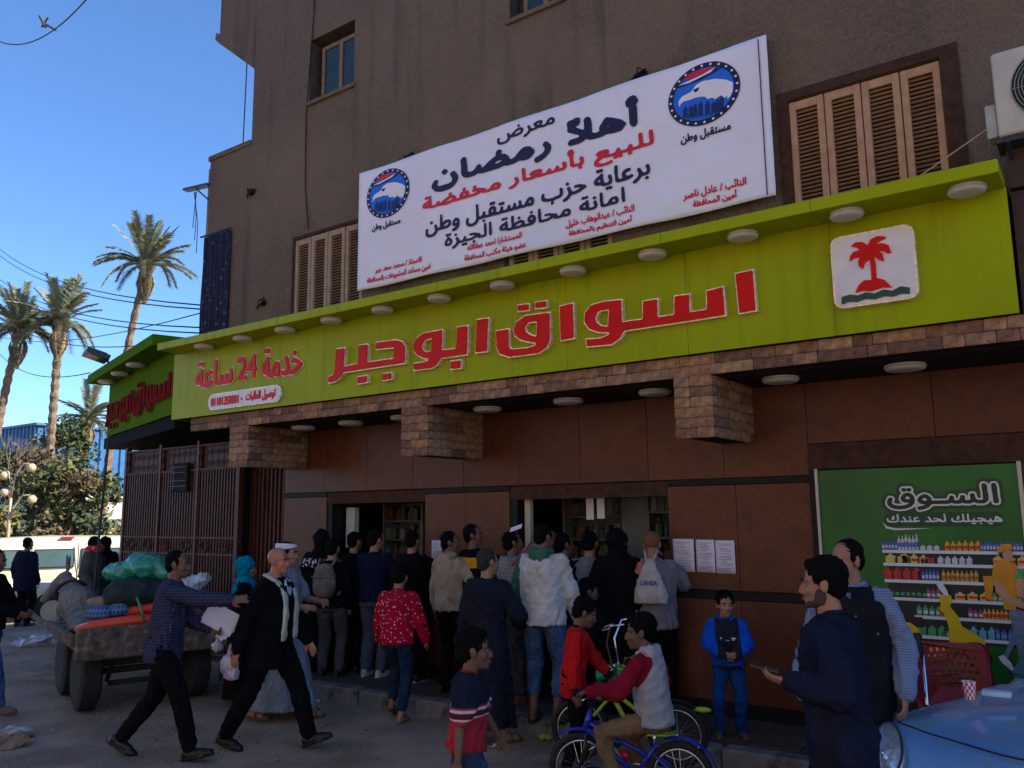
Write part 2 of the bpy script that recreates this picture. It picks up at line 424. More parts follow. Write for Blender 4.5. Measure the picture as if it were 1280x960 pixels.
SKIN = dict(a=M('skin_brown', (.33, .155, .085), .55, .12, 9, .15, 90), b=M('skin_dark', (.15, .07, .042), .55, .12, 9, .15, 90),
            c=M('skin_light', (.43, .22, .13), .5, .12, 9, .15, 90), r=M('skin_ruddy', (.40, .145, .08), .42, .15, 9, .12, 90))
HAIR = M('hair_black', (.005, .004, .0035), .8, .4, 40, .9, 160, spec=.08); GREY = M('hair_greying', (.035, .032, .03), .8, .6, 50, .8, 160, spec=.08)
EYEW = M('eye_white', (.35, .31, .27), .6, .05, bump=0); IRIS = M('iris', (.012, .007, .005), .2, .1, bump=0); LIP = M('lip', (.28, .085, .06), .5, .1, bump=.1)
BEARD = M('stubble', (.06, .035, .025), .8, .3, 60, .5, 200)
def person(label, x, y, z, yaw, H=1.7, bw=1., vox=.010, skin='a', hands=None, feet=None, lean=0., twist=0., head=(0, 0), hs=1., face=True, fingers=None,
           hair='short', hairm=None, beard=False, sit=None, top=None, bottom=None, shoes=None, extra=None, group=None, seed=None, hip=None, body_to_feet=True):
    """local frame: +Y forward, +X to the person's right, Z up; yaw in degrees about Z"""
    seed = seed if seed is not None else int(abs(x*97+y*31)*10) % 9999
    root = thing('person', label, 'person', (x, y, z), radians(yaw), group); s = H/1.72; sk = SKIN[skin]
    feet = feet or {'L': (-.10, 0, 0, 8), 'R': (.10, 0, 0, -8)}
    hipz = hip if hip is not None else .93*s
    P = Vector((0, 0, hipz+.02*s))
    if sit is not None: P = Vector(sit)+Vector((0, 0, .02*s))
    T3 = Matrix.Rotation(radians(-lean), 3, 'X')@Matrix.Rotation(radians(twist), 3, 'Z')
    def U(p):     # upper-body point given in standing metres for 1.72 m, relative to pelvis at z=.95
        v = Vector((p[0]*s*bw, p[1]*s*bw, (p[2]-.95)*s)); return P+T3@v
    sh = {k: U((sx*.172, -.005, 1.39)) for k, sx in (('L', -1), ('R', 1))}
    nb = U((0, -.01, 1.44)); HM = Matrix.Rotation(radians(head[0]), 3, 'Z')@Matrix.Rotation(radians(-head[1]), 3, 'X')
    hc = nb+T3@Vector((0, .015, .07*s))+HM@Vector((0, .012*hs, .085*hs))
    def HD(p): return hc+HM@(Vector(p)*hs)
    la, lf = .292*s, .262*s; ll, lc = .43*s, .43*s
    hands = hands or {}; J = {}
    for k, sx in (('L', -1), ('R', 1)):
        h = hands.get(k); pole = (sx*.25, -1, -.25)
        if h is None: t = sh[k]+Vector((sx*.05, .06, -.525*s))
        else:
            t = Vector(h[:3]); 
            if len(h) > 3: pole = h[3]
        el, wr = ik(sh[k], t, la, lf, pole); J[k] = (sh[k], el, wr)
    G = {}
    for k, sx in (('L', -1), ('R', 1)):
        f = feet[k]; hp = P+Vector((sx*.088*s*bw, 0, -.03*s)); an = Vector((f[0], f[1], f[2]+.085*s))
        pole = f[4] if len(f) > 4 else (sx*.12+sin(radians(-f[3]))*.5, 1, 0)
        kn, an = ik(hp, an, ll, lc, pole); G[k] = (hp, kn, an, radians(f[3]), (f[5] if len(f) > 5 else 0))
    # ---- the body: one continuous skin
    b = mb(sk); R = []
    for zz, rx, ry, yy in ((.86, .13, .09, -.005), (.93, .155, .108, -.01), (1.02, .142, .098, 0), (1.1, .138, .093, .005), (1.2, .152, .102, .008), (1.3, .162, .103, .003), (1.37, .145, .082, -.003), (1.42, .085, .062, -.01), (1.455, .058, .055, -.01)):
        R.append([U((rx*cos(a), yy+ry*sin(a), zz)) for a in np.linspace(0, 2*pi, 15)[:-1]])
    b.loft(R)
    chain(b, [nb, HD((0, -.012, -.05))], [.06*s, .052*hs], 12)
    for k in 'LR':
        a, e, w = J[k]; m1 = a.lerp(e, .35); m2 = e.lerp(w, .3)
        chain(b, [U((0.06*(-1 if k == 'L' else 1), -.005, 1.39)), a, m1, e, m2, w], [.042*s, .05*s, .046*s, .039*s, .04*s, .027*s])
        hp, kn, an, ty, tp = G[k]; m1 = hp.lerp(kn, .35); m2 = kn.lerp(an, .3)
        chain(b, [hp, m1, kn, m2, an], [.088*s, .08*s, .056*s, .055*s, .036*s])
        fd = Vector((-sin(ty), cos(ty), 0)); RR = Matrix.Rotation(ty, 3, 'Z')@Matrix.Rotation(radians(-tp), 3, 'X'); 
        b.ell(an+RR@Vector((0, .05*s, -.045*s)), (.04*s, .105*s, .036*s), 10, 8, RR); b.ell(an+RR@Vector((0, .12*s, -.058*s)), (.043*s, .05*s, .022*s), 10, 8, RR); b.ell(an+RR@Vector((0, -.03*s, -.045*s)), (.032*s, .04*s, .035*s), 8, 6, RR)
        fa = (w-e).normalized(); sd = -1 if k == 'L' else 1; fg = (fingers or {}).get(k, {})
        fw = Vector(fg['dir']) if 'dir' in fg else fa; pm = Vector(fg.get('palm', (-sd, 0.15, 0)))
        hand(b, w, fw, pm, fg.get('side', sd), min(hs, 1)*.98*max(s, .8), fg.get('curl', .55), fg.get('spread', .06), fg.get('thumb', .6))
    for c, r in (((0, -.015, .035), (.073, .093, .083)), ((0, .018, -.025), (.058, .068, .085)), ((0, .034, -.078), (.043, .045, .032)), ((0, .069, -.094), (.02, .017, .016)),
                 ((-.03, .074, .022), (.024, .013, .008)), ((.03, .074, .022), (.024, .013, .008)), ((-.036, .06, -.028), (.021, .019, .02)), ((.036, .06, -.028), (.021, .019, .02)), ((0, .08, -.066), (.022, .012, .013)),
                 ((-.013, .091, -.037), (.009, .01, .008)), ((.013, .091, -.037), (.009, .01, .008)), ((-.076, -.004, -.008), (.009, .021, .032)), ((.076, -.004, -.008), (.009, .021, .032)), ((-.079, -.012, .004), (.008, .014, .02)), ((.079, -.012, .004), (.008, .014, .02))):
        b.ell(HD(c), [q*hs for q in r], 14, 10, HM)
    chain(b, [HD((0, .078, .012)), HD((0, .096, -.018)), HD((0, .1, -.034))], [.009*hs, .011*hs, .0125*hs])
    blob('body', b, sk, vox, root, 3 if vox < .012 else 2)
    if face:
        for sx in (-1, 1):
            e = mb(EYEW).ell(HD((sx*.029, .0765, .002)), [q*hs for q in (.0105, .007, .0042)], 10, 8, HM); e.mat(IRIS).ell(HD((sx*.028, .0802, .002)), [q*hs for q in (.0058, .0048, .0052)], 8, 6, HM); e.build('eye', root, True)
            mb(HAIR).tube([HD((sx*.012, .089, .019)), HD((sx*.029, .089, .025)), HD((sx*.046, .078, .019))], [.0026*hs, .0042*hs, .002*hs], 6).build('eyebrow', root, True)
        mb(LIP).ell(HD((0, .0895, -.061)), [q*hs for q in (.021, .006, .0045)], 10, 6, HM).ell(HD((0, .088, -.069)), [q*hs for q in (.017, .007, .0055)], 10, 6, HM).build('lips', root, True)
        if beard:
            mb(BEARD).ell(HD((0, .087, -.053)), [q*hs for q in (.024, .008, .004)], 10, 6, HM).build('moustache', root, True)
            bb = mb(BEARD).ell(HD((0, .036, -.084)), [q*hs for q in (.046, .0465, .03)], 12, 8, HM).ell(HD((0, .071, -.097)), [q*hs for q in (.02, .018, .016)], 10, 8, HM)
            for sx in (-1, 1): bb.ell(HD((sx*.05, .015, -.055)), [q*hs for q in (.016, .03, .045)], 10, 8, HM)
            blob('beard', bb, BEARD, max(vox*.9, .008), root, 2)
    if hair:
        hm = hairm or HAIR; hb = mb(hm)
        if hair in ('short', 'full', 'curly'):
            q = {'short': 0, 'full': .008, 'curly': .013}[hair]
            hb.ell(HD((0, -.027, .045+q*.6)), [w*hs for w in (.0775+q, .091+q, .080+q)], 16, 12, HM); hb.ell(HD((0, -.055, -.005)), [w*hs for w in (.068+q*.6, .058+q*.6, .07)], 14, 10, HM)
            for sx in (-1, 1): hb.ell(HD((sx*.068, .012, .022)), [w*hs for w in (.013, .018, .032)], 8, 6, HM)
            if q: hb.ell(HD((0, .045, .088+q)), [w*hs for w in (.055, .03, .025)], 12, 8, HM)
        elif hair == 'bald':
            hb.ell(HD((0, -.058, -.03)), [w*hs for w in (.066, .044, .028)], 14, 10, HM)
        blob('hair', hb, hm, max(vox, .009), root, 1, .006 if hair == 'curly' else .0055, 55, seed=seed)
    ctx = dict(root=root, U=U, HD=HD, HM=HM, J=J, G=G, s=s, bw=bw, P=P, sh=sh, nb=nb, hs=hs, vox=vox, seed=seed, T3=T3, hc=hc)
    if bottom: trousers(ctx, **bottom)
    if top: garment(ctx, **top)
    if shoes: footwear(ctx, **shoes)
    for e in (extra or []): e(ctx)
    return ctx
def trousers(c, m=None, w=1., cuff=None, wr=.012, name='trousers', seed=3, hem=None):
    s = c['s']; b = mb(m)
    hw = .05+.05*w
    b.loft([ringz((c['P'].x, c['P'].y+dy*s, c['P'].z+dz*s), (rx*c['bw']+.012*w)*s, (ry*c['bw']+.012*w)*s) for dz, rx, ry, dy in ((-.13, .13, .1, 0), (-.06, .165, .12, -.01), (.02, .16, .115, -.005), (.1, .145, .105, 0))])
    for k in 'LR':
        hp, kn, an, ty, tp = c['G'][k]; t = 1. if cuff is None else cuff; e = kn.lerp(an, t*.96)
        chain(b, [hp, hp.lerp(kn, .3), kn, kn.lerp(e, .35), e], [(.088+.016*w)*s*c['bw'], (.082+.016*w)*s*c['bw'], (.055+.022*w)*s, (.053+.022*w)*s, (.036+.026*w)*s], 12)
    blob(name, b, m, max(c['vox'], .011), c['root'], 3, wr*.9, 14, seed=c['seed']+seed)
def sdist(P, a, b):
    a = np.array(a); b = np.array(b); d = b-a; t = np.clip(((P-a)@d)/(d@d), 0, 1); return np.linalg.norm(P-(a+t[:, None]*d), axis=1)
def garment(c, m=None, kind='shirt', hem=.86, fit=.03, sleeve='long', wr=.014, name='shirt', collar=None, hood=None, mats=None, sleeve_m=None, zones=None, flare=0., robe=None, shoulders=0., hoodup=False, cuffm=None, nosleeve=False, open_m=None):
    s, U, J, bw, root = c['s'], c['U'], c['J'], c['bw'], c['root']; b = mb(m); f = fit/bw
    if kind == 'shirt':
        st = [(1.462, .062, .06, -.01), (1.44, .088, .07, -.01), (1.41, .135, .085, -.007), (1.36, .162, .098, 0), (1.28, .17, .112, .004), (1.18, .16, .112, .006), (1.08, .152, .107, .004), (.99, .155, .11, 0), (.92, .162, .115, -.004), (.84, .16, .112, -.005), (.76, .155, .11, -.005), (.68, .155, .11, -.005)]
        R = []
        for zz, rx, ry, yy in st:
            if zz < hem-.04: break
            ff = f*(.4 if zz > 1.43 else 1)+flare*max(0, 1.2-zz); zz = max(zz, hem)
            if zz > .93: R.append([U(((rx+ff)*cos(a), yy+(ry+ff)*sin(a), zz)) for a in np.linspace(0, 2*pi, 25)[:-1]])
            else:
                q = c['P']; R.append([Vector((q.x+(rx+ff)*s*bw*cos(a), q.y+(yy+(ry+ff)*sin(a))*s*bw, q.z+(zz-.95)*s)) for a in np.linspace(0, 2*pi, 25)[:-1]])
        b.loft(R[::-1])
    else:                                           # long robe down to height `robe`
        P = c['P']; g = [c['G'][k][2] for k in 'LR']; mx = (g[0]+g[1])/2; sp = abs(g[0].y-g[1].y)/2; sx = abs(g[0].x-g[1].x)/2
        R = [[U(((rx+f)*cos(a), yy+(ry+f)*sin(a), zz)) for a in np.linspace(0, 2*pi, 41)[:-1]] for zz, rx, ry, yy in ((1.08, .15, .107, .004), (1.2, .155, .112, .006), (1.3, .165, .11, .004), (1.37, .162, .096, 0), (1.42, .13, .08, -.007), (1.46, .06, .06, -.01))]
        low = []
        zt = P.z+.02
        for t in np.linspace(1, 0, 9):
            z = zt+(robe-zt)*t; q = P.lerp(Vector((mx.x, mx.y, 0)), t); ph = c['seed'] % 7
            low.append(ringz((q.x, q.y, z), ((.165+f)*bw*s+(.035+sx*.5+flare)*t), ((.118+f)*bw*s+(.045+sp*.85+flare)*t), n=40, fold=lambda a: t*(.055*sin(7*a+ph)+.04*sin(11*a+2*ph+t))))
        b.loft(low+R)
    for k in 'LR':
        if nosleeve: continue
        a, e, w = J[k]; a2 = U((0.05*(-1 if k == 'L' else 1), -.005, 1.395)); g = fit*.75+shoulders
        if sleeve == 'long': chain(b, [a2, a, a.lerp(e, .5), e, e.lerp(w, .5), w.lerp(e, .02)], [.05*s, .05*s+g*.45, .048*s+g*.8, .043*s+g*.95, .038*s+g, .028*s+g*.8], 14)
        elif sleeve == 'wide': chain(b, [a2, a, a.lerp(e, .5), e, e.lerp(w, .5), w.lerp(e, .05)], [.05*s, .05*s+g*.5, .052*s+g*.9, .055*s+g, .055*s+g, .06*s+g], 14)
        else: chain(b, [a2, a, a.lerp(e, .45), a.lerp(e, .8)], [.06*s, .06*s+g*.8, .055*s+g, .053*s+g*1.1], 14)
    mats = mats or [m]; zn = list(zones(c) if zones else [])
    if sleeve_m is not None:
        mats = mats+[sleeve_m]; k2 = len(mats)-1; 
        pr = [(J[k][0]+(J[k][0]-c['nb']).normalized()*.01, J[k][1], J[k][2]) for k in 'LR']
        def sm(P, pr=pr):
            r = np.zeros(len(P), bool); cx = np.array(c['nb'])
            for a, e, w in pr: r |= (np.minimum(sdist(P, a, e), sdist(P, e, w)) < (.085*s+fit*.6)) & (sdist(P, c['P'], c['nb']) > .135*s*bw)
            return r
        zn.append((k2, sm))
    if cuffm is not None:
        mats = mats+[cuffm]; k3 = len(mats)-1
        zn.append((k3, lambda P: np.minimum(np.linalg.norm(P-np.array(J['L'][2]), axis=1), np.linalg.norm(P-np.array(J['R'][2]), axis=1)) < .075*s))
        zn.append((k3, lambda P, h=c['P'].z+(hem-.95)*s: (P[:, 2] < h+.045*s) & (sdist(P, c['P']-Vector((0, 0, .3)), c['nb']) < .2*s*bw)))
    blob(name, b, mats if len(mats) > 1 else m, max(c['vox'], .011), root, 3, wr*.85, 11, zn or None, c['seed'])
    if collar is not None:
        pts = [U((.066*cos(a), -.008+.064*sin(a), 1.468-.03*max(0, sin(a)))) for a in np.linspace(0, 2*pi, 17)[:-1]]
        cb = mb(collar)
        for i in range(16): chain(cb, [pts[i], pts[(i+1) % 16]], [.015*s, .015*s], 8)
        blob('collar', cb, collar, .009, root, 2)
    if hood is not None:
        hb = mb(hood); hb.ell(U((0, -.085, 1.425)), (.105*s, .055*s, .08*s), 14, 10, c['T3']); 
        for sx in (-1, 1): chain(hb, [U((sx*.05, -.09, 1.47)), U((sx*.088, -.02, 1.475)), U((sx*.045, .065, 1.425))], [.042*s, .034*s, .024*s])
        blob('hood', hb, hood, max(c['vox'], .011), root, 3, .008, 12, seed=c['seed']+9)
def footwear(c, m=None, kind='shoe', sole=None):
    s = c['s']
    for k in 'LR':
        hp, kn, an, ty, tp = c['G'][k]; RR = Matrix.Rotation(ty, 3, 'Z')@Matrix.Rotation(radians(-tp), 3, 'X'); T = lambda p: an+RR@(Vector(p)*s)
        if kind == 'shoe':
            b = mb(m).ell(T((0, .045, -.045)), (.047*s, .118*s, .042*s), 14, 10, RR).ell(T((0, .135, -.055)), (.047*s, .065*s, .03*s), 12, 8, RR).ell(T((0, -.035, -.035)), (.042*s, .05*s, .05*s), 12, 8, RR)
            b.loft([[T((.05*cos(a)*(1.05 if sin(a) > 0 else .9), .05+.155*sin(a), z)) for a in np.linspace(0, 2*pi, 19)[:-1]] for z in (-.085, -.068)])
            blob('shoe', b, [m, sole or m], .009, c['root'], 2, zones=[(1, lambda P, a=an, q=c['G'][k]: (P-np.array(a))@np.array(RR@Vector((0, 0, 1))) < -.066*s)])
        else:
            b = mb(m).loft([[T((.048*cos(a), .05+.14*sin(a), z)) for a in np.linspace(0, 2*pi, 19)[:-1]] for z in (-.086, -.066)])
            for y0 in (.12, .04): b.tube([T((sx, y0, z)) for sx, z in ((-.047, -.07), (-.042, -.03), (0, -.012), (.042, -.03), (.047, -.07))], .009*s, 6)
            b.build('sandal', c['root'], True)
def scarf(c, m, length=.55, front=True):
    U = c['U']; s = c['s']; b = mb(m)
    for sx in (-1, 1):
        pts = [U((sx*.02, -.085, 1.475)), U((sx*.075, -.04, 1.475)), U((sx*.085, .06, 1.43)), U((sx*.08, .13, 1.33)), U((sx*.08, .155, 1.2)), U((sx*.09, .155, 1.45-length))]
        for i in range(len(pts)-1):
            for dx in (-.022, 0, .022): chain(b, [pts[i]+Vector((dx*s, 0, 0)), pts[i+1]+Vector((dx*s, 0, 0))], [.015*s, .015*s], 8)
    blob('scarf', b, m, .010, c['root'], 1, .006, 14)
def hijab(c, m, drape=.3, name='headscarf', veil=False, back=.0):
    HD, HM, hs, U, s = c['HD'], c['HM'], c['hs'], c['U'], c['s']; b = mb(m)
    b.ell(HD((0, -.022, .032)), [q*hs for q in (.098, .108, .102)], 16, 12, HM); b.ell(HD((0, -.02, -.06)), [q*hs for q in (.085, .085, .085)], 14, 10, HM)
    b.loft([[U((rx*cos(a), yy+ry*sin(a), zz)) for a in np.linspace(0, 2*pi, 21)[:-1]] for zz, rx, ry, yy in ((1.46-drape, .205, .155, 0), (1.36, .2, .15, 0), (1.44, .15, .12, 0), (1.5, .09, .09, 0), (1.55, .075, .08, 0))])
    if veil: b.ell(HD((0, .05, -.06)), [q*hs for q in (.07, .06, .07)], 12, 8, HM)
    blob(name, b, m, .012, c['root'], 3, .014, 9, seed=c['seed']+4)
# ------------------------------------------------------------ ground
def gz(x):
    t = min(max((-16.5-x)/5., 0), 1); return -.5*t*t*(3-2*t)
def f_ground(n, L, tc, out, b):
    v = n.nodes.new('ShaderNodeTexVoronoi'); v.inputs['Scale'].default_value = 34; L.new(tc.outputs['Object'], v.inputs['Vector'])
    o2 = mixc(n, L, mathn(n, L, 'MULTIPLY', mathn(n, L, 'LESS_THAN', v.outputs['Distance'], .16), .35), out, (.24, .2, .165))
    w = n.nodes.new('ShaderNodeTexNoise'); w.inputs['Scale'].default_value = .55; w.inputs['Detail'].default_value = 8; w.inputs['Roughness'].default_value = .7; w.inputs['Distortion'].default_value = .6
    L.new(tc.outputs['Object'], w.inputs['Vector']); r = n.nodes.new('ShaderNodeMapRange'); r.inputs[1].default_value = .5; r.inputs[2].default_value = .62
    L.new(w.outputs[0], r.inputs[0]); return mixc(n, L, mathn(n, L, 'MULTIPLY', r.outputs[0], .8), o2, (.16, .115, .08))
G_ROAD = M('dusty_asphalt', (.29, .2, .13), .95, .4, 1.4, .8, 38, dark=(.34, .25, .175), dmix=.35, dns=1.1, fn=f_ground, bd=.02)
def sheet(name, xs, ys, m, dz=0., amp=.012):
    v = []; f = []; nx, ny = len(xs), len(ys)
    for y in ys:
        for x in xs: v.append((x, y, gz(x)+dz+amp*(sin(x*1.7+y*.6)+sin(y*2.3-x*.8)+.6*sin(5.1*x+3.7*y))/2))
    for j in range(ny-1):
        for i in range(nx-1): f.append((j*nx+i, j*nx+i+1, (j+1)*nx+i+1, (j+1)*nx+i))
    return tag(link(name, mesh_from(name, v, f, m, smooth=True)), kind='structure')
sheet('road', list(np.r_[-70, -50, -40, -32, np.arange(-28, 12, .4), 15, 20, 30]), list(np.r_[-30, -15, -8, np.arange(-4, 16, .5), 18, 22, 30, 45, 70]), G_ROAD)
tag(link('ground', mesh_from('ground', [(-900, -900, -.62), (900, -900, -.62), (900, 900, -.62), (-900, 900, -.62)], [(0, 1, 2, 3)], M('far_earth', (.2, .16, .12), .95, .3, .1))), kind='structure')
# plain houses added unseen behind the camera to bounce sun onto the shop front
def house(x0, x1, h, col, lb, seed):
    g = random.Random(seed); t = thing('added_house', lb, 'house', (x0, -11.5, 0), 0, 'houses added out of view to bounce sun'); wm = M('plaster_'+str(seed), col, .9, .15, .6, .4, 40); w = x1-x0
    mb(wm).box(0, w, -8, 0, 0, h).build('wall', t); mb(wm).box(-.05, w-.1, -.5, .12, h+.002, h+.35).build('roof_parapet', t)
    gm = M('house_glass', (.05, .07, .08), .2, bump=0); fm = M('house_frame', (.3, .22, .15), .7); fw = mb(fm).box(-.55, .55, .003, .05, -.7, .7).mesh('window_frame'); pm = mb(gm).box(-.45, .45, .052, .06, -.6, .6).mesh('window_pane'); n = int(w/2.6)
    for i in range(n):
        for k in range(int(h/3)):
            o = link('window', fw, t, (w*(i+.5)/n, 0, 1.7+3*k)); link('pane', pm, o)
house(-26, -13, 12, (.62, .5, .36), 'cream house added out of view opposite the iron gate to bounce sun', 1); house(-12.9, -2, 9.5, (.6, .42, .3), 'pinkish house added out of view opposite the shop to bounce sun', 2); house(-1.9, 12, 12.5, (.58, .5, .4), 'pale house added out of view opposite the poster bay to bounce sun', 3)
# sidewalk with concrete kerb stones
PAVE = M('dark_paving', (.08, .048, .036), .75, .3, 3, .35, 30, dark=(.12, .095, .08), dmix=.3, dns=3)
KERB = M('kerb_concrete', (.17, .15, .13), .9, .3, 5, .6, 40, dark=(.07, .06, .055), dmix=.35, dns=4)
sw = tag(mb(PAVE).prism([(-9.0, 6.62), (-2.1, 6.62), (-1.98, 6.75), (-1.95, 7.6), (-9.0, 7.6)], 0.0, .15, 'z').build('sidewalk'), kind='structure')
gap = .012; x = -9.0; k = 0
ks = [mb(KERB).box(0, .78, 0, .165, -.12, .152, .018).mesh('kerb_stone'), mb(KERB).box(0, .78, .004, .16, -.12, .146, .025).mesh('kerb_stone')]
while x < -2.3:
    o = link('kerb_stone', ks[k % 2], sw, (x, 6.45+random.uniform(-.006, .006), random.uniform(-.004, .004)), (0, random.uniform(-.006, .006), random.uniform(-.006, .006))); x += .78+gap; k += 1
for (a, c, rz) in (((-1.97, 6.5), .35, 1.05), ((-1.84, 6.8), .4, 1.5), ((-1.82, 7.2), .3, 1.57)):
    mb(KERB).box(0, c, 0, .15, -.1, .147, .02).build('kerb_stone', sw, loc=(a[0], a[1], 0), rot=(0, 0, rz))
pv = mb(PAVE); tile = [mb(PAVE).box(0, .39, 0, .39, .0, .008, .003).mesh('paving_slab')]
x = -8.95
while x < -2.5:
    for y in (6.635, 7.03): link('paving_slab', tile[0], sw, (x, y, .149+random.uniform(0, .003)))
    x += .402
tag(mb(M('sidewalk_slab', (.1, .085, .07), .9, .3, 2, .4)).box(-1.66, 3, 6.9, 7.6, -.05, .11).build('sidewalk'), kind='structure')

# ------------------------------------------------------------ the shop building
def f_stucco(n, L, tc, out, b):
    w = n.nodes.new('ShaderNodeTexNoise'); w.inputs['Scale'].default_value = .35; w.inputs['Detail'].default_value = 9; w.inputs['Roughness'].default_value = .62
    L.new(tc.outputs['Object'], w.inputs['Vector']); r = n.nodes.new('ShaderNodeMapRange'); r.inputs[1].default_value = .45; r.inputs[2].default_value = .7
    L.new(w.outputs[0], r.inputs[0]); o = mixc(n, L, mathn(n, L, 'MULTIPLY', r.outputs[0], .55), out, (.29, .2, .13))
    mp = n.nodes.new('ShaderNodeMapping'); mp.inputs['Scale'].default_value = (3.0, 3.0, .25); L.new(tc.outputs['Object'], mp.inputs[0])
    q = n.nodes.new('ShaderNodeTexNoise'); q.inputs['Scale'].default_value = 1.2; q.inputs['Detail'].default_value = 6; L.new(mp.outputs[0], q.inputs['Vector'])
    r2 = n.nodes.new('ShaderNodeMapRange'); r2.inputs[1].default_value = .56; r2.inputs[2].default_value = .72; L.new(q.outputs[0], r2.inputs[0])
    return mixc(n, L, mathn(n, L, 'MULTIPLY', r2.outputs[0], .6), o, (.06, .045, .036))
STUC = M('rough_brown_stucco', (.175, .116, .076), .95, .3, 55, 1.0, 75, fn=f_stucco, bd=.03)
REVEAL = M('window_reveal', (.07, .05, .04), .9, .3, 10)
BLD = thing('shop_building', 'brown stuccoed corner building with a lime green shop sign and a granite ground floor', 'building', (0, 0, 0))
def wall_grid(b, x0, x1, z0, z1, y, depth, holes, mrev, side=True):
    xs = sorted({x0, x1, *[h[0] for h in holes], *[h[1] for h in holes]}); zs = sorted({z0, z1, *[h[2] for h in holes], *[h[3] for h in holes]})
    for i in range(len(xs)-1):
        for j in range(len(zs)-1):
            cx, cz = (xs[i]+xs[i+1])/2, (zs[j]+zs[j+1])/2
            if any(h[0] < cx < h[1] and h[2] < cz < h[3] for h in holes): continue
            b.add([(xs[i], y, zs[j]), (xs[i+1], y, zs[j]), (xs[i+1], y, zs[j+1]), (xs[i], y, zs[j+1])], [(0, 1, 2, 3)])
    for a, c, d, e in holes:
        b.mat(mrev); q = [(a, d), (c, d), (c, e), (a, e)]
        b.add([(p[0], yy, p[1]) for yy in (y, y+depth) for p in q], [(0, 4, 5, 1), (1, 5, 6, 2), (2, 6, 7, 3), (3, 7, 4, 0)])
        b.add([(p[0], y+depth, p[1]) for p in q], [(0, 1, 2, 3)]); b.mat(STUC)
W_Y = 6.9; SH = [(-8.36, -7.12, 4.36, 5.5), (-4.95, -3.71, 4.36, 5.5), (-1.965, -.785, 4.36, 5.43)]
b = mb(STUC)
wall_grid(b, -10.3, 14, 4.0, 7.15, W_Y, .16, SH+[(-10.3+.001, -9.72, 4.0, 5.9)], REVEAL)
wall_grid(b, -9.36, 14, 7.15, 9.06, W_Y, .2, [(-8.17, -7.33, 7.35, 8.24), (-4.9, -4.2, 7.3, 8.2)], REVEAL)
wall_grid(b, -10.22, 14, 9.06, 18, W_Y, .16, [], REVEAL)
b.add([(-10.3, W_Y, 4), (-10.3, 11.8, 4), (-10.3, 11.8, 7.15), (-10.3, W_Y, 7.15)], [(0, 3, 2, 1)]).add([(-9.36, W_Y, 7.15), (-9.36, 11.8, 7.15), (-9.36, 11.8, 9.1), (-9.36, W_Y, 9.1)], [(0, 3, 2, 1)])
b.add([(-10.3, W_Y, 7.15), (-9.36, W_Y, 7.15), (-9.36, 11.8, 7.15), (-10.3, 11.8, 7.15)], [(0, 1, 2, 3)])
b.add([(-10.22, W_Y, 9.06), (-10.22, 11.8, 9.06), (-10.22, 11.8, 18), (-10.22, W_Y, 18)], [(0, 3, 2, 1)]).add([(-10.22, W_Y, 18), (14, W_Y, 18), (14, 11.8, 18), (-10.22, 11.8, 18)], [(0, 1, 2, 3)])
b.add([(14, W_Y, 0), (14, 11.8, 0), (14, 11.8, 18), (14, W_Y, 18)], [(0, 1, 2, 3)]).add([(-10.3, 11.8, 3), (14, 11.8, 3), (14, 11.8, 18), (-10.3, 11.8, 18)], [(0, 3, 2, 1)])
b.build('upper_wall', BLD)
# rounded, sloping underside of the corner balcony
b = mb(STUC).prism([(-10.22, 9.07), (-10.3, 9.14), (-10.33, 9.04), (-10.2, 8.92), (-9.9, 8.68), (-9.37, 8.25), (-9.362, 9.055)], W_Y-.004, 9.5, 'y'); b.build('balcony_underside', BLD)
mb(STUC).box(-10.33, -9.365, W_Y-.02, W_Y+1.6, 7.10, 7.17).build('parapet_ledge', BLD)
# windows upstairs
WOOD = M('old_window_wood', (.2, .125, .07), .7, .3, 20, .3); GLS = M('dark_glass', (.03, .045, .055), .12, .2, 2, 0, spec=.25)
for (x0, x1, z0, z1) in ((-8.17, -7.33, 7.35, 8.24), (-4.9, -4.2, 7.3, 8.2)):
    w = mb(WOOD); y = W_Y+.1; t = .05
    for a in ((x0+.12, x0+.17, z0, z1-.1), (x1-.04, x1-.002, z0, z1-.1), ((x0+.12+x1)/2-.03, (x0+.12+x1)/2+.03, z0, z1-.1), (x0+.12, x1-.002, z0+.002, z0+.05), (x0+.12, x1-.002, z1-.15, z1-.1)):
        w.box(a[0], a[1], y+random.uniform(0, .004), y+.05, a[2], a[3])
    wo = w.build('window_frame', BLD)
    mb(GLS).box(x0+.14, (x0+x1)/2+.05, y+.02, y+.026, z0+.02, z1-.12).build('window_pane', wo); mb(GLS).box((x0+x1)/2+.055, x1-.02, y+.02, y+.026, z0+.02, z1-.12).build('window_pane', wo)
    mb(STUC).box(x0-.03, x1+.03, W_Y-.04, W_Y+.1, z0-.05, z0-.002).build('window_sill', BLD)
SHUT = M('pinkish_shutter_paint', (.44, .235, .12), .6, .18, 12, .2, 60, dark=(.2, .13, .09), dmix=.15, dns=5)
SHU2 = M('faded_shutter_paint', (.34, .22, .13), .7, .2, 12, .2, 60, dark=(.16, .11, .08), dmix=.2, dns=5)
DARKV = M('dark_void', (.012, .01, .009), .9, .1, 5, 0)
TRIM = M('dark_brown_trim', (.06, .03, .02), .8, .3, 14, .3, spec=.1)
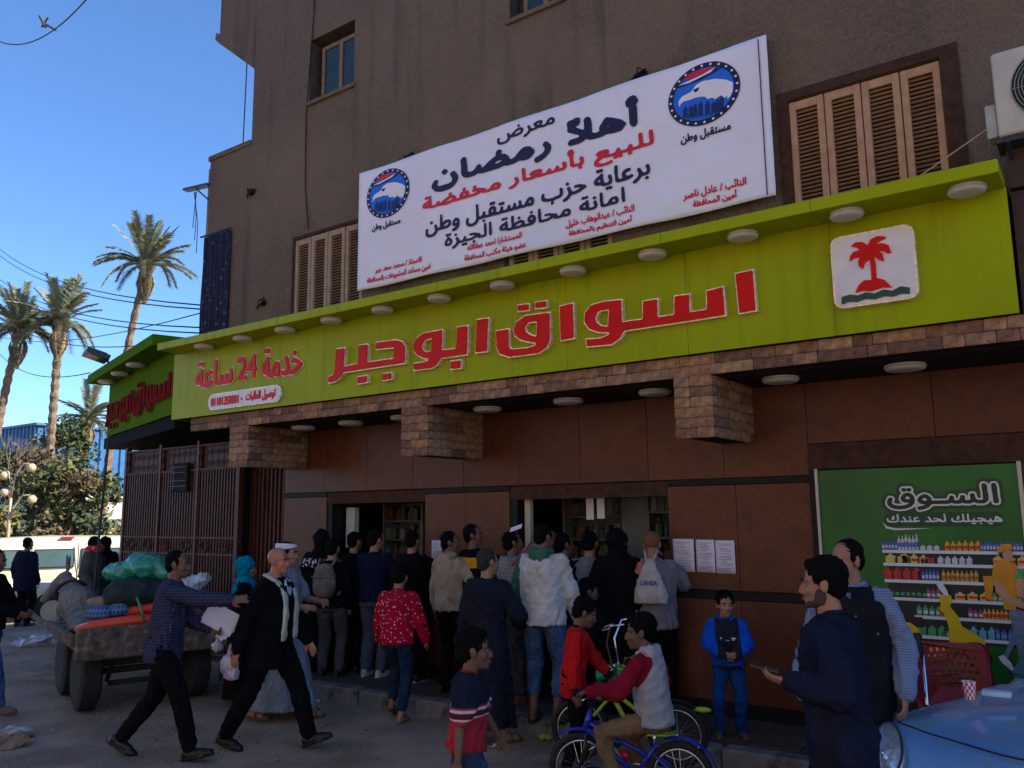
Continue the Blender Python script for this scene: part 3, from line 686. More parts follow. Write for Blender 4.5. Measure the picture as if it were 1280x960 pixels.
for (x0, x1, z0, z1), mt, lb in zip(SH, (SHU2, SHU2, SHUT), ('faded beige louvred window shutter left of the white banner', 'beige louvred shutter mostly hidden behind the white banner', 'pinkish brown louvred window shutters between the banner and the air conditioner')):
    sh = thing('window_shutter', lb, 'shutter', (x0, W_Y, z0), 0, 'wooden shutters of the first floor'); n = 4; lw = (x1-x0)/n; hh = z1-z0
    fr = mb(TRIM)
    if mt is SHUT: fr.box(-.09, -.004, -.02, .0, 0, hh+.09).box(x1-x0+.004, x1-x0+.13, -.02, .0, 0, hh+.09).box(-.004, x1-x0+.004, -.02, 0, hh+.004, hh+.09)
    else: fr.box(-.045, -.004, -.012, .0, 0, hh+.05).box(-.004, x1-x0+.004, -.012, 0, hh+.004, hh+.04)
    fr.build('frame', sh)
    mb(DARKV).box(0.002, x1-x0-.002, .11, .12, 0.002, hh-.002).build('backing', sh)
    for k in range(n):
        a = k*lw+.004; c = (k+1)*lw-.004; m_ = mb(mt); w = .055
        m_.box(a, a+w, .0, .045, 0, hh-.01, .005).box(c-w, c, .0, .045, 0, hh-.01, .005).box(a+w, c-w, .004, .042, hh-.085, hh-.012).box(a+w, c-w, .004, .042, 0, .05)
        lf = m_.build('shutter_leaf', sh, rot=(0, 0, random.uniform(-.006, .006)))
        lv = mb(mt); z = .06
        while z < hh-.1:
            lv.obox(((a+c)/2, .024, z), ((c-a)/2-w, 0, 0), (0, .010, -.0035), (0, .0012, .002)); z += .036
        lv.build('louvres', lf, kind='stuff')
# holes and cable knots in the plaster
for (x, z, r) in ((-9.3, 6.38, .07), (-8.95, 4.75, .05), (-6.35, 6.1, .08), (-3.35, 6.12, .08)):
    b = mb(DARKV).ell((x, W_Y-.004, z), (r, .012, r*.8), 10, 6); 
    for j in range(4): b.tube([(x+random.uniform(-.04, .04), W_Y-.01, z-.02), (x+random.uniform(-.1, .1), W_Y-.07, z+random.uniform(-.02, .08)), (x+random.uniform(-.12, .12), W_Y-.03, z+random.uniform(-.08, .05))], .009, 5)
    tag(b.build('cable_knot', smooth=True), {-9.3: 'broken hole with stub of pipe in the stucco near the left corner', -8.95: 'small dark hole in the stucco left of the beige shutter', -6.35: 'dark tangle of cable over the left part of the banner', -3.35: 'dark tangle of cable over the right part of the banner'}[x], 'cable')
tag(mb(M('black_cable', (.01, .01, .01), .6)).tube([(-8.12, W_Y-.015, 12), (-8.11, W_Y-.015, 8.6), (-8.2, W_Y-.02, 7.2), (-8.18, W_Y-.02, 6.2), (-8.1, W_Y-.02, 5.6)], .008, 5).build('cable'), 'thin black cable running down the stucco past the small window', 'cable')
# ---- ground floor shell
GRAN = M('polished_brown_granite', (.115, .036, .016), .36, .2, 30, .06, 90, dark=(.085, .03, .014), dmix=.5, dns=5, spec=.2, fn=f_random([(1, 1, 1), (.88, .86, .85), (1.08, 1.1, 1.1), (.96, .94, .92)]))
BLKG = M('black_granite', (.012, .01, .01), .5, .3, 40, .03, 90, spec=.15)
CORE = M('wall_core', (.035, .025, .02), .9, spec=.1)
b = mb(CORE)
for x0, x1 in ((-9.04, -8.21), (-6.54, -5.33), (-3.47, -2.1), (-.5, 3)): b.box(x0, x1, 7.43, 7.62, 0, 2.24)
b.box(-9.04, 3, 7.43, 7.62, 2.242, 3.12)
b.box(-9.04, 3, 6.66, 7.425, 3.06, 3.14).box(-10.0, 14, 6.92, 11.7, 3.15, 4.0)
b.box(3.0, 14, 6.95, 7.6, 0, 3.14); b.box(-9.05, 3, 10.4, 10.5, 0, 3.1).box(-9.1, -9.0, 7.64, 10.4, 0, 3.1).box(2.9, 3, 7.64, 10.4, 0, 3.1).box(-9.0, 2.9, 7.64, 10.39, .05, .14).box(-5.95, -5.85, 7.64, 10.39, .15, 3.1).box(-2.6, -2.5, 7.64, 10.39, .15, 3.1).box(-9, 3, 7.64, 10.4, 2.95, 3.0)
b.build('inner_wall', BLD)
def slabs(x0, x1, rows, y=7.4, th=.028, cols=None):
    n = cols or max(1, round((x1-x0)/.68)); w = (x1-x0)/n
    for z0, z1, mt in rows:
        nn = n if mt is GRAN else 1; w = (x1-x0)/nn
        for i in range(nn):
            o = mb(mt).box(x0+i*w+.002, x0+(i+1)*w-.002, y+(0 if mt is GRAN else -.006), y+th, z0+.002, z1-.002, .003).build('granite_slab', BLD)
ROWS = ((.15, .28, BLKG), (.28, 1.165, GRAN), (1.165, 1.245, BLKG), (1.245, 2.19, GRAN), (2.19, 2.25, BLKG), (2.25, 3.055, GRAN))
for x0, x1 in ((-9.04, -8.21), (-6.54, -5.33), (-3.47, -2.13), (-.48, 2.9)): slabs(x0, x1, ROWS[:5])
slabs(-9.04, -2.13, (ROWS[5],), cols=9); slabs(-2.13, 2.9, ((2.52, 3.055, GRAN),), cols=5)
for x0, x1 in ((-8.21, -6.54), (-5.33, -3.47)):
    mb(TRIM).box(x0, x1, 7.41, 7.62, 2.1, 2.238).build('lintel', BLD)
    mb(BLKG).box(x0+.001, x0+.09, 7.415, 7.6, .15, 2.098).build('jamb', BLD)
mb(TRIM).box(-2.13, -.48, 7.38, 7.425, 2.3, 2.515).build('lintel', BLD); mb(BLKG).box(-2.13, -2.075, 7.37, 7.425, .15, 2.3).build('jamb', BLD)
CREAM = M('cream_aluminium', (.5, .42, .32), .45, .1, 8, .05)
mb(CREAM).box(-5.2, -5.13, 7.5, 7.56, .15, 2.1).build('door_post', BLD)
mb(M('white_post', (.55, .54, .5), .5, .1, 8, .05)).box(-8.08, -7.93, 7.62, 7.7, 1.55, 2.05).build('door_post', BLD)
# stone clad beam and brackets
STONE = M('split_stone', (1, .95, .9), .75, .5, 14, .9, 45, bd=.02, fn=f_random([(.25, .135, .07), (.31, .165, .08), (.18, .1, .055), (.33, .195, .1), (.2, .1, .06), (.27, .16, .09), (.15, .075, .045), (.29, .15, .075)]))
beam = thing('stone_beam', 'beam clad in brown split stone under the green sign, with three stone brackets', 'beam', (0, 0, 0))
b = mb(CORE).box(-9.8, 3, 6.475, 6.655, 3.065, 3.236)
BR = ((-8.96, -8.58), (-6.04, -5.67), (-2.93, -2.59))
for x0, x1 in BR: b.box(x0+.02, x1-.02, 6.475, 7.398, 2.565, 3.06)
b.build('beam_core', beam)
def tmesh(w, h, d, seed):
    g = random.Random(seed); e = .006; v = []
    pts = [(e, 0), (w/2+g.uniform(-.02, .02), g.uniform(-.002, .002)), (w-e, 0), (w, e), (w, h-e), (w-e, h), (w/2, h+g.uniform(-.002, .002)), (e, h), (0, h-e), (0, e)]
    n = len(pts); v = [(p[0], d, p[1]) for p in pts]+[(p[0], .004+g.uniform(0, .006), p[1]) for p in pts]+[(w*.3, -.004+g.uniform(-.004, .004), h*.5), (w*.7, -.005+g.uniform(-.004, .004), h*.5)]
    A, B = 2*n, 2*n+1; f = [(i, (i+1) % n, n+(i+1) % n, n+i) for i in range(n)]; f = [q[::-1] for q in f]
    for i in range(n): j = (i+1) % n; f.append((n+i, n+j, (B if 1 <= i <= 5 else A)))
    f += [(n+1, B, A), (n+6, A, B)]
    return mesh_from('stone_tile', v, f, STONE)
TM = {}
def stone_row(x0, x1, z, h, y, axis='x', xs=None):
    x = x0; 
    while x < x1-.01:
        w = random.choice((.14, .19, .25, .31, .36)); 
        if x+w > x1-.09: w = x1-x
        key = (round(w, 3), round(h, 3), random.randint(0, 2))
        if key not in TM: TM[key] = tmesh(w-.004, h-.004, .028, len(TM))
        if axis == 'x': link('stone_tile', TM[key], beam, (x, y+random.uniform(-.007, .003), z))
        else: link('stone_tile', TM[key], beam, (xs+random.uniform(-.002, .004), x, z), (0, 0, pi/2))
        x += w
stone_row(-9.8, 3, 3.062, .088, 6.447); stone_row(-9.8, 3, 3.150, .088, 6.447)
for x0, x1 in BR:
    for k in range(6): stone_row(x0, x1, 2.55+k*.0855, .0855, 6.447); stone_row(6.475, 7.39, 2.55+k*.0855, .0855, 0, 'y', x1+.006)
# ---- green sign
def f_reflection_streak(n, L, tc, out, b):  # upright reflection streaks of the glossy panels, put into the colour
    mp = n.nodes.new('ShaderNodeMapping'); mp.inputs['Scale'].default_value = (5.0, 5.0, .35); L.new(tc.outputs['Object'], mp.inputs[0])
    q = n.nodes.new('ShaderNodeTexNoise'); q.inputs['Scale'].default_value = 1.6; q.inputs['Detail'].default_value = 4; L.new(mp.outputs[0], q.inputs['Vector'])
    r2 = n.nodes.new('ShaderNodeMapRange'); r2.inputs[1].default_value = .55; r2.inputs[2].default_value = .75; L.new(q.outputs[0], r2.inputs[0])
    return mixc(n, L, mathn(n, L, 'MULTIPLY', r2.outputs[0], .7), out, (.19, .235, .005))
LIME = M('lime_composite_panel', (.31, .355, .0), .42, .07, 1.5, .02, 2.2, spec=.12, fn=f_reflection_streak)
LIM2 = M('dark_lime_panel', (.07, .15, .0), .8, .08, 1.5, .012, 3, spec=.02)  # corner sign panels, a darker green than the main fascia
SG = thing('shop_sign', 'long lime green fascia sign with big red raised Arabic letters', 'sign', (0, 0, 0))
x = -10.17; xs = [-10.17, -9.85]+list(np.linspace(-9.85, -.40, 9))[1:]
mb(CORE).box(-10.14, -.43, 6.425, 6.7, 3.25, 4.1).build('sign_core', SG)
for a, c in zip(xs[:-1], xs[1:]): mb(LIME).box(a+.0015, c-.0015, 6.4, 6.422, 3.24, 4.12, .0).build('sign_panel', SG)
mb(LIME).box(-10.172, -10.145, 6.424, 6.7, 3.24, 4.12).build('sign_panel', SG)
xs = list(np.linspace(-10.02, -.41, 9))
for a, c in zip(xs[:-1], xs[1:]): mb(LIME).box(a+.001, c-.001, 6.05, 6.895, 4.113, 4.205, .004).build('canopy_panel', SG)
DISC = M('frosted_lamp_disc', (.55, .55, .5), .35, .1, 10, .02)
def ceiling_lamp(src, x, y, z, r, lb, grp):
    t = thing('ceiling_light', lb, 'light', (x, y, z), 0, grp); b = mb(DISC); n = 28
    b.loft([[(rr*cos(a), rr*sin(a), zz) for a in np.linspace(0, 2*pi, n+1)[:-1]] for rr, zz in ((r, 0), (r, -.022), (r*.95, -.038), (r*.8, -.046), (r*.4, -.05))][::-1]); o = b.build('diffuser', t); autosmooth(o, 50)
    mb(CREAM).torus((0, 0, -.018), (0, 0, 1), r, .007, 28, 6).build('rim', t, True)
for i in range(12):
    p = ('rightmost, above the red palm emblem', 'second from the right, left of the palm emblem', 'third from the right, above the tall end letter', 'fourth from the right, above the letters', 'fifth from the right, above the middle letters', 'sixth from the right, above the middle letters', 'seventh from the right, above the middle letters', 'eighth from the right, above the left letters', 'ninth from the right, above the left letters', 'third from the left, above the small red words', 'second from the left, above the small red words', 'leftmost, above the end of the small red words')[i]
    ceiling_lamp(None, -.62-.785*i, 6.23, 4.112, .118, 'round white light under the green canopy, '+p, 'round lights under the green canopy')
for i in range(8):
    p = ('in front of the green poster', 'beside the right stone bracket', 'just left of the right stone bracket', 'between the right and middle brackets', 'just right of the middle stone bracket', 'just left of the middle stone bracket', 'between the middle and left brackets', 'nearest the left stone bracket')[i]
    ceiling_lamp(None, (-1.23, -2.2, -3.36, -4.3, -5.3, -6.5, -7.35, -8.2)[i], 6.98, 3.059, .148, 'round white light in the dark soffit '+p, 'round lights in the soffit under the beam')
RED = M('red_letter_acrylic', (.62, .005, .004), .4, .1, 6, .02, 20, spec=.15); GOLD = M('gold_white_rim', (.8, .66, .45), .25, .35, 30, .1, 60, metal=.3, spec=.2)
BIG = [[(-6.95,3.805),(-6.794,3.801),(-6.811,3.591),(-6.597,3.601),(-6.588,3.802),(-6.438,3.797),(-6.445,3.598),(-6.065,3.594),(-6.058,3.694),(-6.329,3.707),(-6.325,3.799),(-6.027,3.791),(-5.933,3.758),(-5.887,3.692),(-5.895,3.508),(-6.821,3.508),(-6.873,3.457),(-6.947,3.422),(-7.069,3.413),(-7.062,3.498),(-6.981,3.521),(-6.961,3.572)],[(-6.602,3.45),(-6.448,3.454),(-6.445,3.362),(-6.6,3.356)],[(-6.226,3.445),(-6.081,3.445),(-6.08,3.361),(-6.225,3.356)],[(-5.785,3.508),(-5.655,3.506),(-5.566,3.516),(-5.643,3.528),(-5.733,3.574),(-5.786,3.63),(-5.792,3.7),(-5.748,3.764),(-5.645,3.81),(-5.38,3.812),(-5.391,3.601),(-5.213,3.594),(-5.203,3.811),(-5.052,3.808),(-5.065,3.5),(-5.404,3.502),(-5.453,3.444),(-5.528,3.414),(-5.784,3.419)],[(-5.657,3.673),(-5.619,3.717),(-5.535,3.726),(-5.542,3.61),(-5.592,3.606),(-5.644,3.632)],[(-5.286,3.473),(-5.141,3.47),(-5.141,3.372),(-5.286,3.374)],[(-4.951,3.851),(-4.795,3.847),(-4.814,3.501),(-4.971,3.506)],[(-4.717,3.705),(-4.55,3.706),(-4.556,3.524),(-4.519,3.502),(-4.347,3.493),(-4.251,3.509),(-4.346,3.534),(-4.431,3.563),(-4.496,3.616),(-4.513,3.682),(-4.472,3.759),(-4.363,3.806),(-4.085,3.795),(-4.085,3.526),(-4.127,3.453),(-4.221,3.411),(-4.564,3.413),(-4.675,3.457),(-4.714,3.535)],[(-4.365,3.689),(-4.322,3.719),(-4.241,3.711),(-4.25,3.592),(-4.313,3.619),(-4.355,3.651)],[(-4.459,3.921),(-4.314,3.913),(-4.315,3.835),(-4.46,3.843)],[(-4.254,3.916),(-4.118,3.912),(-4.119,3.832),(-4.256,3.839)],[(-3.987,3.836),(-3.83,3.845),(-3.829,3.503),(-3.985,3.497)],[(-3.717,3.493),(-3.564,3.482),(-3.479,3.504),(-3.582,3.521),(-3.677,3.56),(-3.733,3.636),(-3.721,3.729),(-3.651,3.796),(-3.516,3.809),(-3.336,3.797),(-3.337,3.596),(-3.151,3.594),(-3.145,3.749),(-2.992,3.749),(-2.998,3.591),(-2.861,3.591),(-2.851,3.746),(-2.703,3.743),(-2.707,3.589),(-2.571,3.59),(-2.569,3.744),(-2.411,3.757),(-2.404,3.502),(-3.322,3.499),(-3.361,3.441),(-3.455,3.395),(-3.71,3.406)],[(-3.601,3.668),(-3.567,3.714),(-3.478,3.713),(-3.49,3.579),(-3.552,3.593),(-3.594,3.633)],[(-2.32,3.845),(-2.158,3.851),(-2.152,3.504),(-2.304,3.5)]]
GLY = [[0], [1], [2], [3, 4], [5], [6], [7, 8], [9], [10], [11], [12, 13], [14]]
def big_letters(parent, fx, y, k=1., e=.03):
    for g in GLY:
        L = [np.array([fx(p) for p in BIG[i]]) for i in g]; res = .003
        mk, a, c = raster(L, res, 5, False)
        plate('letter_rim', L, e*.9, GOLD, parent, (0, y+e*.35, 0))
        plate('letter', contours(blur(dilate(mk, -.014*k/res), 2), res, a, c, .45), e, RED, parent, (0, y, 0))
big_letters(SG, lambda p: p, 6.368)
for s_, bx in (('ساعة', (-9.63, -8.84, 3.60, 3.955)), ('24', (-8.76, -8.37, 3.62, 3.93)), ('خدمة', (-8.28, -7.54, 3.59, 3.97))):
    text('letter', s_, bx, RED, SG, 6.385, .014, .013, GOLD, .012)
pill = [(-9.33+.1+.1*cos(a), 3.395+.103*sin(a)) for a in np.linspace(pi/2, 3*pi/2, 12)]+[(-7.90-.1+.1*cos(a), 3.395+.103*sin(a)) for a in np.linspace(-pi/2, pi/2, 12)]
WHT = M('white_acrylic', (.72, .66, .64), .35, .08, 5, .02)
plate('phone_panel', [np.array(pill)], .012, GOLD, SG, (0, 6.387, 0)); plate('phone_panel', [np.array([((p[0]+8.615)*.985-8.615, (p[1]-3.395)*.88+3.395) for p in pill])], .012, WHT, SG, (0, 6.382, 0))
text('phone_number', '01101350001 ٠', (-9.26, -8.62, 3.335, 3.45), RED, SG, 6.368, .002, .008); text('lettering', 'توصيل للطلبات', (-8.56, -7.99, 3.325, 3.465), RED, SG, 6.368, .002, .007)
# palm emblem
pe = thing('palm_emblem', 'white rounded square emblem with a red palm tree over a dark green wave', 'sign', (0, 0, 0))
def rrect(x0, x1, z0, z1, r, n=7):
    return np.array([(cx+r*cos(a), cz+r*sin(a)) for cx, cz, a0 in ((x1-r, z1-r, 0), (x0+r, z1-r, pi/2), (x0+r, z0+r, pi), (x1-r, z0+r, 1.5*pi)) for a in np.linspace(a0, a0+pi/2, n)])
plate('panel_rim', [rrect(-1.565, -.985, 3.425, 3.975, .07)], .03, GOLD, pe, (0, 6.369, 0)); plate('panel', [rrect(-1.55, -1.0, 3.44, 3.96, .06)], .03, WHT, pe, (0, 6.365, 0))
DGR = M('dark_green_print', (.012, .06, .035), .4, .1)
plate('palm_cutout', [np.array([(-1.289,3.603),(-1.288,3.676),(-1.289,3.759),(-1.324,3.741),(-1.342,3.695),(-1.367,3.716),(-1.372,3.758),(-1.358,3.788),(-1.397,3.787),(-1.429,3.768),(-1.426,3.805),(-1.401,3.834),(-1.355,3.841),(-1.376,3.866),(-1.413,3.882),(-1.381,3.905),(-1.335,3.9),(-1.296,3.867),(-1.275,3.904),(-1.229,3.922),(-1.174,3.908),(-1.172,3.893),(-1.209,3.882),(-1.244,3.865),(-1.196,3.863),(-1.157,3.839),(-1.142,3.779),(-1.169,3.78),(-1.193,3.801),(-1.237,3.81),(-1.202,3.787),(-1.195,3.728),(-1.22,3.737),(-1.241,3.758),(-1.262,3.778),(-1.252,3.711),(-1.255,3.614),(-1.202,3.588),(-1.175,3.551),(-1.156,3.524),(-1.22,3.535),(-1.295,3.519),(-1.354,3.533),(-1.407,3.525),(-1.381,3.578),(-1.341,3.608)])], .006, RED, pe, (0, 6.329, 0)); plate('wave_cutout', [np.array([(-1.506,3.509),(-1.446,3.519),(-1.394,3.503),(-1.333,3.517),(-1.274,3.499),(-1.214,3.518),(-1.157,3.5),(-1.098,3.522),(-1.041,3.504),(-1.045,3.458),(-1.099,3.47),(-1.153,3.456),(-1.211,3.469),(-1.278,3.456),(-1.336,3.469),(-1.405,3.456),(-1.453,3.467),(-1.508,3.455)])], .006, DGR, pe, (0, 6.3285, 0))
# sign round the left corner
LS = thing('corner_sign', 'darker green fascia sign angled away to the left with dark red letters', 'sign', (-13.98, 7.6, 0), radians(-16.9))
mb(CORE).box(.02, 3.93, .03, 1.2, 3.34, 4.2).build('sign_core', LS)
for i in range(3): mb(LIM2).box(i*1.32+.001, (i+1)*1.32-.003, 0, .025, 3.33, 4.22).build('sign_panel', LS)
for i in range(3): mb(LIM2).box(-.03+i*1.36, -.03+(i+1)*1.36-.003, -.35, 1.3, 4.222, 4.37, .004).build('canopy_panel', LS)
DRED = M('dark_red_letters', (.16, .006, .008), .9, .1, 6, spec=.02)
def big2():
    for g in GLY:
        L = [np.array([((p[0]+7.07)*.785+.02, (p[1]-3.4)*1.0+3.47) for p in BIG[i]]) for i in g]; mk, a, c = raster(L, .006, 5, False)
        plate('letter_rim', contours(blur(mk, 1), .006, a, c), .006, M('dull_gold_rim', (.3, .14, .06), .7, spec=.1), LS, (0, -.022, 0)); plate('letter', contours(blur(dilate(mk, -1.5), 1), .006, a, c), .018, DRED, LS, (0, -.03, 0))
big2()
NAVYP = M('dark_soffit', (.012, .012, .013), .9, .2, spec=.05)
mb(NAVYP).box(-.32, 3.9, .03, 2.6, 3.14, 3.325).build('soffit', LS)
for i in range(3):
    a = -13.98+(.55+i*.95)*cos(radians(-16.9))+.17*sin(radians(-16.9)); c = 7.6+(.55+i*.95)*sin(radians(-16.9))-.17*cos(radians(-16.9))
    ceiling_lamp(None, a, c, 4.22, .13, 'round light under the corner sign canopy, '+('leftmost', 'middle', 'rightmost')[i]+' of its three', 'round lights under the corner canopy')
# floodlight on the corner sign
fl = thing('floodlight', 'dark flat floodlight sticking out over the corner sign', 'light', (-13.1, 7.0, 4.42), radians(-20))
FM = M('dark_grey_metal', (.03, .035, .045), .4, .2); b = mb(FM).obox((0, -.12, .12), (.26, 0, 0), (0, .17, -.05), (0, .01, .035)); 
for i in range(7): b.obox((-.2+i*.066, -.13, .165), (.012, 0, 0), (0, .14, -.04), (0, .005, .018))
b.build('housing', fl); mb(GLS).obox((0, -.125, .078), (.22, 0, 0), (0, .13, -.038), (0, .001, .003)).build('glass', fl); mb(FM).tube([(0, .1, -.05), (0, .05, .06)], .02, 6).build('bracket', fl)
# neighbour's dark fascia at the right
NB = thing('dark_fascia', 'dark reddish brown fascia of the neighbouring shop at the right edge', 'wall', (0, 0, 0))
DB = M('dark_red_brown', (.055, .028, .022), .7, .4, 3, .4, 30)
mb(DB).box(-.385, 3, 6.5, 6.89, 3.24, 3.68).build('fascia_panel', NB); mb(DB).box(-.385, 3, 6.53, 6.89, 3.69, 4.12).build('fascia_panel', NB); mb(DB).box(-.385, 3, 6.48, 6.89, 4.13, 4.5).build('fascia_panel', NB)
# ------------------------------------------------------------ air conditioner
def spiral(b, c, r0, r1, n, th, ax='y'):
    for k in range(n):
        r = r0+(r1-r0)*k/(n-1); b.torus(c, (0, 1, 0), r, th, 36, 4)
ACW = M('weathered_white_metal', (.5, .46, .38), .5, .18, 3, .1, 30, dark=(.22, .16, .1), dmix=.12, dns=3)
ac = thing('air_conditioner', 'weathered white outdoor air conditioner unit with round fan at the right edge', 'air conditioner', (-.405, 6.28, 4.44))
mb(ACW).box(0, .86, 0, .33, 0, .6, .012).build('casing', ac); mb(M('fan_hollow', (.015, .016, .016), .7)).disc((.35, -.003, .3), (0, 1, 0), .25, .01, 40).build('fan_opening', ac)
b = mb(M('grille_wire', (.25, .26, .24), .4, .1)); spiral(b, (.35, -.02, .3), .04, .25, 11, .003)
for k in range(6): a = k*pi/3; b.tube([(.35+.04*cos(a), -.022, .3+.04*sin(a)), (.35+.255*cos(a), -.022, .3+.255*sin(a))], .003, 4)
b.build('fan_grille', ac); b = mb(FM)
for k in range(3): a = k*2*pi/3+.4; b.obox((.35+.1*cos(a), .0, .3+.1*sin(a)), (.09*cos(a), 0, .09*sin(a)), (-.035*sin(a), .004, .035*cos(a)), (0, .0015, 0))
b.disc((.35, -.01, .3), (0, 1, 0), .04, .02, 16).build('fan', ac)
mb(FM).box(-.02, .88, .03, .3, -.035, -.003).tube([(0.05, .02, -.03), (.05, .45, -.03)], .015, 6).tube([(.05, .05, -.03), (.05, .6, -.3)], .012, 6).build('bracket', ac)
mb(M('white_junction_box', (.42, .4, .35), .5)).box(-.07, -.004, .05, .2, .02, .26, .006).build('junction_box', ac)
tag(mb(CREAM).tube([(-2.0, 6.6, 4.26), (-1.2, 6.7, 4.32), (-.45, 6.5, 4.62)], .005, 5).build('wire'), 'thin white wire slanting across the pink shutters to the air conditioner', 'wire')
# ------------------------------------------------------------ banner
VIN = M('white_vinyl', (.78, .74, .78), .5, .05, 1.2, .9, 2.6, bd=.07)
NAVY = M('navy_print', (.010, .008, .045), .5, .05, bump=0); REDP = M('red_print', (.62, .012, .03), .5, .05, bump=0); BLUP = M('blue_print', (.01, .13, .62), .5, .05, bump=0); WHP = M('white_print', (.78, .73, .75), .5, .03, bump=0)
bn = thing('banner', 'large white vinyl banner with navy and red Arabic lettering stretched over the first floor', 'banner', (0, 0, 0))
nx, nz = 90, 28; X0, X1, Z0, Z1 = -7.095, -2.085, 4.585, 6.055; v = []; f = []
def bw_(x, z):
    u = (x-X0)/(X1-X0); w = (z-Z0)/(Z1-Z0); e = min(u, 1-u, 1)*5
    return .5*(-.004*sin(9*u*pi+2*w)*max(0, .4-min(u, 1-u)*3)-.006*sin(40*w+8*u)*max(0, .12-(1-u))*4-.003*sin(60*(u+w*.3))*max(0, 1-w*6 if w < .16 else (w-.9)*8))
for j in range(nz+1):
    for i in range(nx+1):
        x = X0+(X1-X0)*i/nx; z = Z0+(Z1-Z0)*j/nz; v.append((x, 6.80+bw_(x, z), z+.006*sin(x*5)*(1 if j in (0, nz) else 0)))
for j in range(nz):
    for i in range(nx): f.append((j*(nx+1)+i, j*(nx+1)+i+1, (j+1)*(nx+1)+i+1, (j+1)*(nx+1)+i))
o = link('vinyl_sheet', mesh_from('vinyl_sheet', v, f, VIN, smooth=True), bn); sl = o.modifiers.new('s', 'SOLIDIFY'); sl.thickness = .002; sl.offset = 1
mb(TRIM).box(X0+.05, X1-.05, 6.815, 6.84, Z0+.05, Z0+.09).box(X0+.05, X1-.05, 6.815, 6.84, Z1-.09, Z1-.05).box(X0+.05, X0+.09, 6.815, 6.84, Z0+.09, Z1-.09).box(X1-.09, X1-.05, 6.815, 6.84, Z0+.09, Z1-.09).build('backing_frame', bn)
mb(NAVY).box(X1-.075, X1-.066, 6.786, 6.7885, Z0+.02, Z1-.02).build('edge_line', bn)
BY = 6.7905
for s_, bx, m_, bo in (('معرض', (-5.01, -4.27, 5.83, 6.0), NAVY, .007), ('أهلاً رمضان', (-5.93, -3.32, 5.51, 5.9), NAVY, .020), ('للبيع بأسعار مخفضة', (-6.07, -3.18, 5.27, 5.545), REDP, .011), ('برعاية حزب مستقبل وطن', (-6.02, -3.23, 5.01, 5.255), NAVY, .009), ('امانة محافظة الجيزة', (-5.74, -3.50, 4.81, 5.02), NAVY, .009),
    ('مستقبل وطن', (-2.92, -2.44, 5.255, 5.365), NAVY, .005), ('مستقبل وطن', (-6.86, -6.40, 5.255, 5.36), NAVY, .005), ('النائب / عادل ناصر', (-2.92, -2.33, 4.72, 4.82), REDP, .0035), ('أمين المحافظة', (-2.83, -2.42, 4.63, 4.725), REDP, .0035), ('النائب / عبدالوهاب خليل', (-4.17, -3.41, 4.725, 4.82), REDP, .0035), ('أمين التنظيم بالمحافظة', (-4.14, -3.44, 4.625, 4.72), REDP, .0035),
    ('المستشار/ احمد عطاالله', (-5.42, -4.70, 4.735, 4.82), REDP, .0035), ('عضو هيئة مكتب المحافظة', (-5.46, -4.65, 4.625, 4.71), REDP, .0035), ('الاستاذ / محمد سعد جبر', (-6.80, -6.07, 4.735, 4.825), REDP, .0035), ('امين مساعد المشروعات بالمحافظة', (-6.93, -5.94, 4.63, 4.72), REDP, .0035)):
    text('lettering', s_, bx, m_, bn, BY, .001, bo, res=(bx[3]-bx[2])/40)
